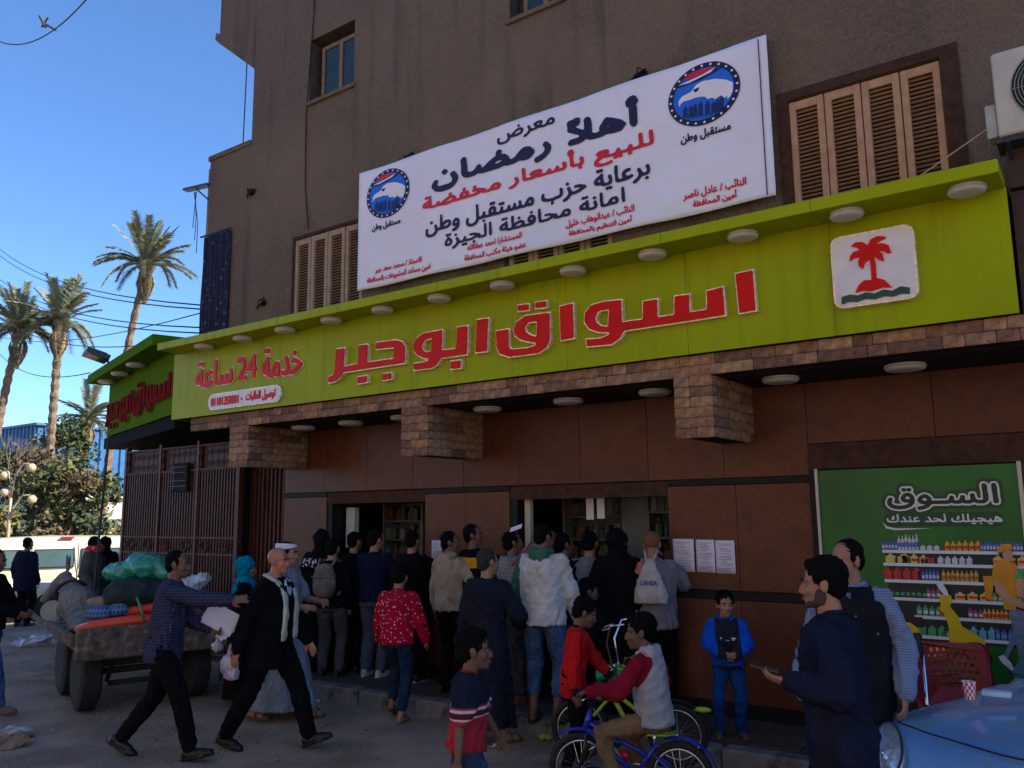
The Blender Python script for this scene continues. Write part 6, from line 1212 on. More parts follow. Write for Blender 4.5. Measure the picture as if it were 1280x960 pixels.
def green_x(bk, hd, top, st, bb, hx, R):
    GRH = M('green_horn', (.01, .35, .12), .25, .1, bump=0); YG = M('frame_lime', (.45, .55, .02), .3)
    mb(GRH).tube([top+Vector((.16, .02, -.02)), top+Vector((.08, .02, -.01)), top+Vector((.04, .02, 0))], [.055, .02, .015], 14).ell(top+Vector((-.02, .02, 0)), (.05, .04, .04), 12, 8).build('horn', bk, True)
    mb(CHR).ell(top+Vector((.03, -.09, .05)), (.03, .03, .022), 12, 8).build('bell', bk, True); mb(YG).tube([top+Vector((.02, -.06, .03)), top+Vector((-.1, -.12, -.06))], .028, 10).ell(top+Vector((.08, .05, .05)), (.06, .05, .03), 12, 8).build('handlebar_pad', bk, True)
    mb(YG).ell((-hx-.2, 0, R+.2), (.07, .03, .022), 12, 8).build('rear_guard', bk, True)
    b = mb(CHR)
    for s in (-1, 1): b.tube([top+Vector((0, s*.1, 0)), top+Vector((.05, s*.14, .26)), top+Vector((.0, s*.2, .40)), top+Vector((-.12, s*.24, .42))], .009, 8)
    b.build('high_chrome_bars', bk, True, kind='stuff'); mb(CHR).torus(top+Vector((.04, .12, .38)), (.4, .2, 1), .055, .004, 20, 5).build('mirror_ring', bk, True)
bicycle('small blue bicycle ridden by the boy in the grey hood with red sleeves', (-2.84, 5.3, 0), 194, ('blue', (.015, .03, .38)), ('black', (.02, .02, .02)), .225, .68, 0., -.10, extras=blue_x, steer=15)
bicycle('lime green bicycle with green horn and chrome bars beside the boy in red', (-3.33, 6.2, 0), 196, ('lime', (.42, .52, .02)), ('lime', (.42, .52, .02)), .235, .78, .01, .13, extras=green_x, steer=10)
# ------------------------------------------------------------ red plastic chair, chrome chair with plate
RC = M('red_plastic', (.27, .007, .012), .38, .12, 4, .05, 30)
ch = thing('plastic_chair', 'red plastic armchair with a perforated back behind the blue car', 'chair', (-.95, 6.38, .13), radians(200))   # back toward the camera
bkp = []
n = 17
def back_pt(u, w, t=0): return Vector((-.24+.48*u, -.2-.10*w-.05*(1-(2*u-1)**2)+t, .42+.47*w+.02*(1-(2*u-1)**4)*w))
holes = [(random.uniform(.16, .84), random.uniform(.38, .92)) for _ in range(0)]
loops = [np.array([(0, 0), (1, 0), (1.0, .9), (.93, 1), (.07, 1), (0, .9)])]; g = random.Random(2)
for i in range(6):
    for j in range(9):
        u = .16+.085*j+(.042 if i % 2 else 0); w = .40+.095*i
        if ((u-.5)/.38)**2+((w-.66)/.32)**2 > 1: continue
        r = .028*g.uniform(.7, 1.1); loops.append(np.array([(u+r*cos(a)*(1+.3*sin(2*a+i)), w+r*1.1*sin(a)) for a in np.linspace(0, 2*pi, 9)[:-1]][::-1]))
o = plate('backrest', [l*np.array([1., 1.]) for l in loops], .008, RC, ch, (0, 0, 0), (0, 0, 0)); me = o.data
import bmesh
bm_ = bmesh.new(); bm_.from_mesh(me); bmesh.ops.triangulate(bm_, faces=bm_.faces[:]); bm_.to_mesh(me); bm_.free()
for v_ in me.vertices: v_.co = back_pt(v_.co.x, v_.co.y, v_.co.z)
mb(RC).box(-.235, .235, -.22, .24, .40, .425, .01).build('seat', ch)
for s in (-1, 1):
    mb(RC).tube([(s*.25, -.25, .62), (s*.29, -.05, .66), (s*.30, .15, .64), (s*.28, .24, .55), (s*.25, .24, .42)], .022, 8).build('armrest', ch, True)
    mb(RC).tube([(s*.22, .2, .41), (s*.26, .26, 0)], .022, 8).build('leg', ch, True); mb(RC).tube([(s*.22, -.2, .41), (s*.26, -.27, 0)], .022, 8).build('leg', ch, True)
    mb(RC).tube([(s*.24, -.2, .42), (s*.24, -.30, .88)], .016, 8).build('back_stile', ch, True)
mc = thing('chrome_chair', 'chrome framed chair with black seat and blue panel beside the vest man', 'chair', (-1.24, 5.98, .0), radians(24)); b = mb(CHR)
for s in (-1, 1): b.tube([(s*.2, -.2, 0), (s*.2, -.2, .62), (s*.2, -.16, .68), (s*.2, .16, .68)], .013, 8).tube([(s*.2, .2, 0), (s*.2, .18, .5), (s*.2, .2, 1.0)], .013, 8)
b.tube([(-.2, -.2, .3), (.2, -.2, .3)], .01, 6).tube([(-.2, .2, 1.0), (.2, .2, 1.0)], .013, 8); b.build('frame', mc, True); mb(BK).box(-.21, .21, -.2, .2, .62, .69, .02).build('seat', mc); mb(BK).box(-.2, .2, .17, .21, .98, 1.14, .015).build('backrest', mc)
mb(M('blue_panel', (.01, .06, .22), .45)).box(-.18, .18, -.205, -.19, .14, .58, .004).build('blue_panel', mc)
npl = thing('number_plate', 'white number plate reading 88 leaning on the chrome chair', 'plate', (-1.30, 5.93, .84), radians(24)); npl.scale = (.75, .75, .75); mb(M('dull_white_plate', (.3, .3, .28), .5)).box(-.02, .22, -.03, -.02, -.02, .15, .003).build('plate', npl); mb(BK).box(-.03, .23, -.019, -.012, -.03, .16, .003).build('plate_frame', npl); text('plate_numerals', '88', (.1, .2, 0, .08), BLK, npl, -.033, .001, .005); text('plate_lettering', 'مصر', (.05, .15, .095, .14), BLK, npl, -.033, .001, .003)
soft('black_bag', 'black bag resting on the back of the chrome chair', 'bag', [((-1.29, 6.04, 1.08), (.12, .1, .08)), ((-1.24, 6.04, 1.0), (.09, .09, .1))], M('black_bag_cloth', (.012, .012, .013), .7, .3, 9, .3), .015, .012, 10, 14)
# ------------------------------------------------------------ people
C_ = lambda k, c, **a: M(k, c, a.pop('rough', .95), a.pop('var', .2), a.pop('ns', 7), a.pop('bump', .4), a.pop('bs', 90), spec=a.pop('spec', .06), **a)
BLACKW = C_('black_wool', (.0065, .006, .0065)); DNAVY = C_('dark_navy_cloth', (.009, .012, .03)); JEANB = C_('blue_denim', (.045, .085, .16), var=.35, dark=(.12, .18, .27), dmix=.2, dns=9); DJEAN = C_('dark_denim', (.015, .03, .06))
LEATH = M('black_leather', (.012, .011, .011), .4, .2, 10, .2, 40); SOLEW = M('white_sole', (.5, .48, .45), .6); TAN = M('tan_sandal', (.12, .07, .04), .6); BSAND = M('black_sandal', (.015, .013, .012), .6)
shoe = dict(m=LEATH); sandal = dict(m=TAN, kind='sandal')
def holdpaper(hand_k, off, sz, rot, name='papers'):
    def fn(c):
        w = c['root'].matrix_basis@(c['J'][hand_k][2]+Vector(off)); t = thing('paper_sheets', 'white sheets of paper in the hand of the man in the checked shirt', 'paper', w, c['root'].rotation_euler[2]); b = mb(PAP)
        for k in range(3): R = Matrix.Rotation(rot+.25*k, 3, 'X'); b.obox((.01*k, .0, .01*k), R@Vector((.01, sz[0], 0)), R@Vector((.006, 0, sz[1])), R@Vector((.0006, 0, 0)))
        b.build('sheet', t)
    return fn
# 1 man in checked shirt, striding to the right with the arm stretched out
person('man in a dark checked shirt striding to the right with one arm stretched out', -6.589, 4.189, 0, -56, 1.70, vox=.0085, skin='b', lean=7, twist=12, head=(0, 2), hair='short', beard=False,
       hands={'R': (.22, .70, 1.27, (.3, -.2, -1)), 'L': (-.12, .34, 1.02, (-.4, -.5, -.7))}, fingers={'R': dict(dir=(.05, 1, .08), palm=(-.9, 0, -.45), curl=.16, spread=.14, thumb=.2)},
       feet={'R': (.09, .30, .0, -6, (.1, 1, 0), -12), 'L': (-.08, -.36, .06, 4, (-.1, 1, 0), 30)}, hip=.90,
       top=dict(m=C_('checked_shirt', (.022, .024, .055), fn=f_check((.11, .105, .15), .024, .16)), hem=.80, fit=.03, wr=.02, collar=C_('checked_collar', (.03, .03, .065))), bottom=dict(m=BLACKW, w=.9), shoes=shoe, extra=[holdpaper('L', (.03, .10, .06), (.1, .14), .6)])
# 2 bald man
def bald_extra(c):
    scarf(c, C_('cream_scarf', (.5, .46, .35), bump=.7, bs=50), .50)
    U = c['U']; s = c['s']; b = mb(M('lilac_shirt', (.4, .4, .55), .8, .1, 8, .2))
    b.loft([[U((x, y, z)) for x, y in ((-w, .112), (-w*.5, d), (0, d+.004), (w*.5, d), (w, .112), (w*.6, .09), (-w*.6, .09))] for z, w, d in ((1.05, .02, .135), (1.2, .045, .145), (1.36, .075, .135), (1.45, .05, .085))]); b.build('shirt_front', c['root'], True)
person('bald man in a dark suit with a long cream scarf striding to the right', -6.062, 4.872, 0, -68, 1.71, 1.1, vox=.0085, skin='r', lean=3, head=(-2, 0), hair=None,
       hands={'R': (.27, -.18, .80, (.3, -1, -.2)), 'L': (-.24, .22, .86, (-.3, -1, -.2))}, feet={'R': (.09, -.36, .02, -4, (.1, 1, 0), 14), 'L': (-.09, .34, .0, 4, (-.1, 1, 0), -20)}, hip=.90,
       top=dict(m=BLACKW, hem=.70, fit=.042, wr=.016, name='suit_jacket', flare=.03, zones=None), bottom=dict(m=BLACKW, w=1.15), shoes=shoe, extra=[bald_extra])
cb = thing('carrier_bag', 'small translucent pink and white carrier bag in the hand of the bald man', 'bag', (-6.255, 4.594, 0.742)); b = mb(M('pinkish_plastic', (.5, .36, .42), .3, .4, 12, .6, 20, spec=.6)); b.ell((0, 0, -.04), (.09, .07, .11), 14, 10).ell((.03, 0, -.1), (.07, .06, .06)); chain(b, [(0, 0, .05), (.0, 0, .14)], [.02, .012]); blob('bag_body', b, b.mats[0], .010, cb, 2, .012, 16)
cb = thing('carrier_bag', 'little white knotted plastic bag behind the bald man', 'bag', (-6.682, 4.775, 0.803)); b = mb(M('white_plastic', (.55, .55, .56), .3, .2, 12, .6, 20, spec=.6)); b.ell((0, 0, -.0), (.06, .05, .05), 14, 10); chain(b, [(0, 0, .02), (.02, 0, .11)], [.02, .03]); blob('bag_body', b, b.mats[0], .010, cb, 2, .012, 16)
# 3 grey robe, white head wrap
def turban(c):
    b = mb(M('white_wrap', (.6, .6, .6), .8, .1, 9, .4, 40))
    for k in range(3):
        pts = [c['HD'](((.085)*cos(a), -.02+.1*sin(a), .055+.014*k+.012*sin(a+k))) for a in np.linspace(0, 2*pi, 15)]
        for i in range(14): chain(b, [pts[i], pts[i+1]], [.015, .015], 8)
    blob('head_wrap', b, b.mats[0], .010, c['root'], 2)
person('man in a pale grey robe with a white cloth round his head', -6.832, 5.643, 0, -62, 1.70, vox=.012, hands={'R': (.2, .26, 1.08, (.6, -.6, -.4)), 'L': (-.1, .34, 1.1, (-.6, -.6, -.4))}, feet={'R': (.08, -.26, .0, 0, (0, 1, 0), 8), 'L': (-.09, .22, 0, 0)},
       top=dict(m=C_('pale_grey_robe', (.19, .205, .22)), kind='robe', robe=.10, fit=.035, sleeve='short', wr=.016, name='robe', flare=-.03), shoes=sandal, extra=[turban])
person('small woman with a turquoise headscarf in dark clothes, half hidden by the bald man', -7.716, 5.818, 0, -40, 1.50, vox=.013, skin='a', hair=None, top=dict(m=BLACKW, kind='robe', robe=.08, fit=.04, name='robe'), shoes=sandal, extra=[lambda c: hijab(c, C_('turquoise_cloth', (.0, .19, .27)), .16)])
# 5,6 left opening
PAT = C_('white_patterned_band', (.012, .012, .014), fn=f_dots((.6, .6, .6), 30, .4))
person('woman in black with a white patterned shawl at the left serving opening', -7.841, 6.999, .15, 20, 1.62, vox=.014, face=False, hair=None, top=dict(m=BLACKW, kind='robe', robe=.06, fit=.05, name='robe'), shoes=shoe, extra=[lambda c: hijab(c, BLACKW, .1), lambda c: (lambda b: (b.loft([[c['U']((rx*cos(a), yy+ry*sin(a), zz)) for a in np.linspace(0, 2*pi, 25)[:-1]] for zz, rx, ry, yy in ((1.27, .255, .2, 0), (1.33, .245, .19, 0), (1.38, .225, .165, 0))]), blob('shawl', b, PAT, .013, c['root'], 2, .01)))(mb(PAT))])
def backpack(m, strap):
    def fn(c):
        w = c['root'].matrix_basis@c['U']((0, -.24, 1.2)); t = thing('backpack', 'brown grey backpack on the back of the youth at the left opening', 'backpack', w, c['root'].rotation_euler[2]); b = mb(m)
        b.ell((0, 0, 0), (.14, .08, .21), 14, 10).ell((0, -.06, -.07), (.11, .05, .1), 12, 8).ell((0, 0, .12), (.12, .07, .09), 12, 8); blob('pack_body', b, m, .012, t, 2, .008, 12)
        for s in (-1, 1): mb(strap).tube([(s*.08, .0, .18), (s*.1, .1, .25), (s*.11, .26, .2), (s*.13, .26, .0), (s*.13, .1, -.15)], .014, 6).build('strap', t, True)
        mb(strap).tube([(-.12, -.075, .06), (0, -.105, .07), (.12, -.075, .06)], .008, 6).build('zip', t, True)
    return fn
person('youth in black with a brown backpack and grey trousers at the left opening', -7.427, 6.798, .15, 25, 1.52, vox=.013, face=False, top=dict(m=BLACKW, fit=.035), bottom=dict(m=C_('grey_brown_trousers', (.075, .065, .06)), w=1.0), shoes=shoe, extra=[backpack(M('brown_pack', (.16, .11, .085), .8, .3, 12, .4, 50), M('pack_strap', (.16, .13, .1), .8))])
person('man in navy jacket, grey trousers and white trainers at the left opening', -7.009, 7.062, .15, 12, 1.63, vox=.012, face=False, head=(-25, 5), hands={'R': (.12, .34, 1.12, (.5, -.5, -.5)), 'L': (-.1, .34, 1.1, (-.5, -.5, -.5))}, top=dict(m=DNAVY, fit=.04, hem=.88, name='jacket'), bottom=dict(m=C_('slate_trousers', (.075, .08, .105)), w=1.3), shoes=dict(m=C_('white_trainer', (.45, .43, .4)), sole=SOLEW))
person('person in black in front of the shelves at the left opening', -6.454, 7.091, .15, 10, 1.62, vox=.014, face=False, hands={'R': (.1, .4, 1.25, (.5, -.5, -.5))}, top=dict(m=BLACKW, fit=.04, hem=.8), bottom=dict(m=BLACKW), shoes=dict(m=LEATH, sole=SOLEW))
person('dark clothed customer between the backpack and the navy jacket', -7.426, 7.141, .15, 0, 1.6, vox=.016, face=False, top=dict(m=BLACKW, fit=.04, hem=.8), bottom=dict(m=BLACKW), shoes=shoe)
RSW = C_('red_spangled_knit', (.42, .006, .028), bump=.5, fn=f_dots((.75, .5, .5), 30, .23))
person('child in a bright red sweater with white spangles stepping up on the kerb', -5.799, 6.161, 0, 22, 1.44, vox=.0095, face=True, head=(0, 14), lean=4, hs=.97, hair='full', hands={'L': (-.24, .16, .72, (-.6, -1, -.2)), 'R': (.25, .14, .74, (.6, -1, -.2))}, feet={'R': (.07, -.06, 0, -6), 'L': (-.12, .2, .05, 6, (0, 1, 0), 20)}, top=dict(m=RSW, hem=.86, fit=.045, wr=.012, name='sweater', collar=C_('red_rib', (.3, .006, .02))), bottom=dict(m=DJEAN, w=.7, cuff=.86), shoes=sandal)
# pier group
BEI = C_('beige_hoodie', (.34, .25, .165), bump=.5, dark=(.2, .14, .09), dmix=.2, dns=6)
person('youth in a beige hooded jacket turned to the right beside the granite pier', -5.677, 6.811, .15, -8, 1.62, vox=.0095, skin='b', head=(-48, 0), hair='short', hands={'R': (.2, .3, 1.05, (.6, -.6, -.4)), 'L': (-.25, .05, .80, (-.6, -1, -.2))}, top=dict(m=BEI, hem=.88, fit=.033, wr=.016, hood=BEI, name='hoodie'), bottom=dict(m=BLACKW, w=.8), shoes=shoe)
YLW = C_('yellow_cloth', (.55, .28, .01))
person('tall youth in a black jacket with a yellow back panel behind the others', -5.471, 6.943, .15, -20, 1.70, vox=.011, skin='b', head=(-40, -4), hair='short', hands={'R': (.1, .38, 1.35, (.8, -.3, -.4))}, top=dict(m=BLACKW, mats=[BLACKW, YLW], hem=.86, fit=.04, name='jacket', zones=lambda c: [(1, lambda P, a=c['U']((0, 0, 1.27)), d=c['U']((0, 0, 1.38)): (P[:, 2] > a.z) & (P[:, 2] < d.z) & (P[:, 1] < 0.0))]), bottom=dict(m=BLACKW), shoes=shoe)
person('man in a long dark navy robe with greying hair seen from behind', -4.586, 6.016, 0, 8, 1.64, .94, vox=.009, skin='a', head=(-30, 2), hair='short', hairm=GREY, hands={'R': (.2, .28, 1.0, (.6, -.6, -.4)), 'L': (-.26, .1, .8, (-.6, -1, -.2))}, feet={'L': (-.12, -.08, 0, 12), 'R': (.12, .1, 0, -30)}, top=dict(m=C_('blue_black_robe', (.014, .016, .025)), kind='robe', robe=.16, fit=.035, wr=.02, sleeve='wide', name='robe', flare=-.03), shoes=sandal)
GSH = C_('pale_check_shirt', (.17, .165, .15), fn=f_check((.3, .3, .28), .04, .25))
person('man in a pale checked shirt and grey robe holding up a red stick', -4.954, 6.927, .15, -22, 1.62, vox=.0095, skin='b', head=(-20, -6), hair='short', hands={'R': (.2, .42, 1.36, (.6, -.2, -.7)), 'L': (-.08, .45, 1.52, (-.4, -.2, -.8))}, fingers={'R': dict(curl=1.1)}, bottom=None, top=dict(m=C_('grey_gown', (.04, .04, .045)), mats=[C_('grey_gown', (.04, .04, .045)), GSH], kind='robe', robe=.1, fit=.04, wr=.02, name='robe', zones=lambda c: [(1, lambda P, z=c['U']((0, 0, 1.16)).z: P[:, 2] > z)]), shoes=sandal)
tag(mb(M('red_stick', (.35, .04, .02), .5, bump=0)).tube([(-4.849, 6.765, 1.458), (-4.647, 6.806, 1.673)], .011, 8).build('stick'), 'thin red stick held up by the man in the pale checked shirt', 'stick')
tag(mb(PAP).obox((-4.900, 6.911, 1.809), (.05, .03, .02), (0, .01, .022), (.0005, -.001, 0)).build('banknote'), 'folded banknote held up beside the window post', 'banknote')
WG = C_('off_white_fleece', (.50, .47, .42), bump=.5, dark=(.33, .27, .2), dmix=.25, dns=4); GRN = C_('sage_green_cloth', (.045, .11, .065))
def greenhood(c):
    pass
person('youth in an off white and green hoodie with rolled up jeans seen from behind', -4.237, 6.377, .15, 12, 1.71, 1.04, vox=.009, skin='b', head=(-35, 12), hair='short', hands={'L': (-.29, .08, .80, (-.6, -1, -.2)), 'R': (.28, .16, .84, (.6, -1, -.2))}, feet={'L': (-.11, 0, 0, 10), 'R': (.12, -.02, 0, -14)}, top=dict(m=WG, mats=[WG, GRN], hem=.82, fit=.045, wr=.016, hood=GRN, name='hoodie', zones=lambda c: [(1, lambda P, c=c: (P[:, 0] < c['P'].x-.185*c['bw']) & (np.minimum(sdist(P, c['J']['L'][0], c['J']['L'][1]), sdist(P, c['J']['L'][1], c['J']['L'][2])) < .12))]), bottom=dict(m=JEANB, w=.95, cuff=.62, wr=.02), shoes=dict(m=BSAND, kind='sandal'))
person('dark haired man behind the white and green hoodie at the right opening', -4.456, 7.083, .15, 10, 1.60, vox=.013, skin='b', head=(-40, 0), top=dict(m=BLACKW, fit=.035), bottom=dict(m=BLACKW), shoes=shoe)
person('man in a pale grey shirt with his back turned at the right opening', -4.204, 7.164, .15, 10, 1.62, vox=.012, face=False, hands={'L': (-.2, .36, 1.28, (-.8, -.3, -.4))}, top=dict(m=C_('dull_grey_shirt', (.16, .15, .155)), fit=.035, wr=.016), bottom=dict(m=BLACKW), shoes=shoe)
person('woman in black robe and veil at the right opening', -3.854, 7.083, .15, 5, 1.64, 1.05, vox=.013, face=False, hair=None, top=dict(m=BLACKW, kind='robe', robe=.05, fit=.06, sleeve='wide', name='robe'), shoes=shoe, extra=[lambda c: hijab(c, BLACKW, .35)])
def shoulderbag(c):
    w = c['root'].matrix_basis@c['U']((0.02, -.235, 1.24)); t = thing('cloth_bag', 'cream cloth bag with faint blue print on the back of the grey and coral customer', 'bag', w, c['root'].rotation_euler[2]); m = C_('cream_canvas', (.40, .35, .30), bump=.5)
    b = mb(m); b.loft([ringz((0, 0, z), rx, ry, n=14) for z, rx, ry in ((-.17, .15, .055), (-.1, .155, .065), (.02, .12, .05), (.14, .07, .03), (.22, .035, .02))]); blob('bag_body', b, m, .010, t, 3, .010, 12)
    text('bag_print', 'LANSA', (-.075, .075, -.01, .035), M('blue_bag_print', (.05, .08, .25), .8, bump=0), t, -.068, .0015, .002)
    for s in (-1, 1): mb(m).tube([(s*.03, 0, .2), (s*.06, .1, .29), (s*.08, .22, .24)], .009, 6).build('strap', t, True)
PEA = C_('grey_pink_knit', (.19, .165, .175), bump=.5); PNK = C_('coral_knit', (.45, .15, .13), bump=.5)
person('customer in a grey and coral sweater with a cream bag on the back', -3.546, 7.172, .15, 16, 1.62, 1.08, vox=.0095, face=False, head=(0, 14), hair=None, hands={'L': (-.22, .34, 1.22, (-.8, -.4, -.4)), 'R': (.14, .4, 1.16, (.6, -.3, -.5))}, top=dict(m=PEA, mats=[PEA, PNK], hem=.80, fit=.055, wr=.02, name='sweater', zones=lambda c: [(1, lambda P, z=c['U']((0, 0, 1.30)).z: (P[:, 2] > z) & (P[:, 0] < -.07))]), bottom=dict(m=BLACKW, w=1.6), shoes=shoe, extra=[shoulderbag, lambda c: (lambda b: (b.ell(c['HD']((0, -.02, .035)), (.082, .098, .088), 16, 12, c['HM']), blob('head_cloth', b, C_('rust_cap', (.2, .08, .045)), .010, c['root'], 2)))(mb(BLACKW))])
person('dark haired boy in black in front of the grey shirted man', -3.996, 6.718, .1, -20, 1.22, vox=.011, skin='b', hs=.9, head=(-30, 10), hair='full', hands={'R': (.1, .25, .85, (.5, -.5, -.5))}, top=dict(m=BLACKW, fit=.035), bottom=dict(m=BLACKW), shoes=shoe)
# boys with bicycles
RDS = C_('red_jersey', (.50, .012, .012), bump=.3)
person('boy in a red jumper with dark cuffs standing beside the lime green bicycle', *(-3.520, 5.695), 0, -62, 1.28, .9, vox=.0075, skin='b', hs=.93, head=(2, 24), lean=8, hair='full', hands={'R': (.20, .04, .55, (.4, -1, -.2)), 'L': (-.16, .3, .66, (-.4, -1, -.2))}, fingers={'R': dict(curl=.7)}, feet={'L': (-.09, .05, 0, 6), 'R': (.1, -.06, 0, -6)}, top=dict(m=RDS, hem=.73, fit=.028, wr=.012, cuffm=C_('dark_cuff', (.02, .015, .02)), name='jumper', collar=BLACKW), bottom=dict(m=BLACKW, w=.75), shoes=shoe)
GHD = C_('heather_grey_fleece', (.38, .36, .35), bump=.6, bs=130); MRN = C_('maroon_red_sleeve', (.22, .008, .02))
person('boy in a grey hooded top with red sleeves sitting on the blue bicycle', -2.84, 5.3, 0, 92, 1.38, .92, vox=.0075, skin='b', hs=1.0, sit=(0, -.20, .60), head=(28, 6), lean=8, hair='full', hands={'L': (-.25, .15, .77, (-.5, -1, -.6)), 'R': (.24, .06, .77, (.5, -1, -.6))}, fingers={'L': dict(curl=1.2, palm=(0, .1, -1)), 'R': dict(curl=1.2, palm=(0, .1, -1))},
       feet={'L': (-.16, .02, .1, 8, (-.35, 1, .5)), 'R': (.16, -.05, .03, -8, (.3, 1, .5))}, top=dict(m=GHD, sleeve_m=MRN, hem=.87, fit=.04, wr=.014, hood=GHD, name='hooded_top', flare=.02), bottom=dict(m=C_('tan_corduroy', (.20, .115, .055), bump=.5), w=.7, wr=.012), shoes=shoe)
def f_polo(n, L, tc, out, b):
    s = n.nodes.new('ShaderNodeSeparateXYZ'); L.new(tc.outputs['Object'], s.inputs[0]); z = s.outputs[2]
    o = mixc(n, L, mathn(n, L, 'GREATER_THAN', z, .895), out, (.012, .015, .028))
    for a, c in ((.87, .885), (.83, .84)): o = mixc(n, L, mathn(n, L, 'MULTIPLY', mathn(n, L, 'GREATER_THAN', z, a), mathn(n, L, 'LESS_THAN', z, c)), o, (.5, .42, .42))
    return mixc(n, L, mathn(n, L, 'MULTIPLY', mathn(n, L, 'GREATER_THAN', z, .84), mathn(n, L, 'LESS_THAN', z, .87)), o, (.1, .012, .02))
POLO = C_('red_polo_cloth', (.36, .025, .035), fn=f_polo, dark=(.5, .22, .22), dmix=.1, dns=7)
RB = (-3.139, 3.918)
person('boy in a black and red striped polo shirt walking in the foreground', RB[0], RB[1], 0, -52, 1.25, .98, vox=.007, skin='b', hs=.98, head=(-4, 0), lean=4, hair='full', hands={'R': (.22, -.06, .53, (.5, -1, -.2)), 'L': (-.2, .22, .58, (-.5, -1, -.2))}, feet={'R': (.08, .2, 0, -6), 'L': (-.08, -.26, .05, 4, (0, 1, 0), 25)}, hip=.67,
       top=dict(m=POLO, hem=.88, fit=.038, sleeve='short', wr=.018, name='polo_shirt', collar=C_('red_collar', (.35, .02, .03))), bottom=dict(m=C_('washed_denim', (.03, .045, .085), dark=(.28, .3, .36), dmix=.15, dns=6), w=.9), shoes=sandal)
# child in blue by the wall
def f_front(n, L, tc, out, b):
    s = n.nodes.new('ShaderNodeSeparateXYZ'); L.new(tc.outputs['Object'], s.inputs[0]); z = s.outputs[2]
    return mixc(n, L, mathn(n, L, 'MULTIPLY', mathn(n, L, 'LESS_THAN', mathn(n, L, 'ABSOLUTE', s.outputs[0]), .095), mathn(n, L, 'MULTIPLY', mathn(n, L, 'GREATER_THAN', s.outputs[1], 0), mathn(n, L, 'GREATER_THAN', z, .64))), out, (.02, .022, .03))
BLH = C_('bright_blue_fleece', (.008, .075, .42), fn=f_front); DB2 = C_('dark_hem_band', (.025, .02, .02))
def childprint(c):
    U = c['U']; b = mb(WPR)
    for i, (x, z, w, h) in enumerate(((-.06, 1.22, .05, .012), (.05, 1.225, .055, .014), (0, 1.245, .03, .01), (.0, 1.2, .1, .007))): b.ell(U((x, .152, z)), (w*.6, .006, h*.8), 10, 6)
    b.build('chest_print', c['root'], True)
person('small boy in a bright blue hooded top standing against the granite wall', -2.715, 6.802, .15, 208, 1.10, 1.0, vox=.007, skin='a', hs=.88, head=(8, 0), hair='full', hands={'L': (-.035, .19, .66, (-1, -.3, -.4)), 'R': (.035, .19, .66, (1, -.3, -.4))}, fingers={'L': dict(dir=(.7, .5, .1), palm=(.1, -1, 0), curl=1.0), 'R': dict(dir=(-.7, .5, .1), palm=(-.1, -1, 0), curl=1.0)}, feet={'L': (-.085, 0, 0, 12), 'R': (.085, 0, 0, -12)},
       top=dict(m=BLH, hem=.84, fit=.048, wr=.016, hood=C_('blue_hood', (.008, .075, .42)), cuffm=DB2, name='hooded_top'), bottom=dict(m=C_('blue_jersey_trousers', (.008, .05, .17)), w=1.15, wr=.016), shoes=dict(m=M('brown_sandal', (.09, .06, .045), .8), kind='shoe'), extra=[childprint])
# two men at the right
NJ = C_('navy_bomber', (.010, .013, .028), rough=.75, bump=.4)
NM = (-1.142, 4.196)
person('bearded man in a dark navy jacket holding out a phone', NM[0], NM[1], 0, 100, 1.73, 1.0, vox=.0075, skin='a', head=(8, 2), hair='full', beard=True, lean=2, hands={'L': (-.18, .18, 1.17, (-.6, -.8, -.5)), 'R': (.28, .05, .84, (.4, -1, -.2))}, fingers={'L': dict(dir=(.1, 1, .15), palm=(.5, 0, .85), curl=.6, side=-1)}, top=dict(m=NJ, hem=.72, fit=.038, wr=.022, name='jacket', collar=NJ), bottom=dict(m=C_('black_trousers', (.011, .012, .018)), w=1.1), shoes=shoe,
       extra=[lambda c: tag(mb(M('phone_glass', (.02, .025, .03), .1, bump=0)).obox((0, 0, 0), (.034, 0, .0), (0, .065, .012), (0, -.0006, .0045)).build('mobile_phone', loc=c['root'].matrix_basis@(c['J']['L'][2]+Vector((.03, .12, .055))), rot=c['root'].rotation_euler[:]), 'dark mobile phone held out by the man in the navy jacket', 'phone')])
VSH = C_('grey_blue_stripe_shirt', (.14, .18, .27), fn=f_stripes((.2, .25, .35), 2, .014, .35)); VST = C_('black_padded_vest', (.010, .010, .012), rough=.6)
VM = (-1.300, 5.197)
def vest(c):
    U = c['U']; b = mb(VST); st = ((.76, .168, .122), (.9, .175, .13), (1.0, .17, .126), (1.1, .166, .122), (1.2, .172, .126), (1.3, .178, .124), (1.37, .165, .108), (1.415, .125, .09), (1.45, .085, .072))
    b.loft([[U(((rx+.034)*cos(a), .004+(ry+.03)*sin(a), z)) for a in np.linspace(0, 2*pi, 29)[:-1]] for z, rx, ry in st]); blob('vest', b, VST, .011, c['root'], 3, .006, 7)
    mb(VSH).loft([[U((x, y, z)) for x, y in ((-w, .13), (0, d), (w, .13), (0, .1))] for z, w, d in ((1.2, .012, .172), (1.3, .04, .168), (1.42, .06, .12))]).build('shirt_front', c['root'], True)
person('man in a black padded vest over a blue grey striped shirt looking left', VM[0], VM[1], .1, 168, 1.68, 1.05, vox=.0075, skin='a', head=(-18, 6), hair='short', hands={'L': (-.27, .02, .85, (-.4, -1, -.2)), 'R': (.27, .16, .9, (.5, -1, -.2))}, fingers={'L': dict(curl=.7)}, top=dict(m=VSH, hem=.86, fit=.034, wr=.018, name='shirt', collar=VSH), bottom=dict(m=C_('black_trousers', (.011, .012, .018)), w=1.0), shoes=shoe, extra=[vest])
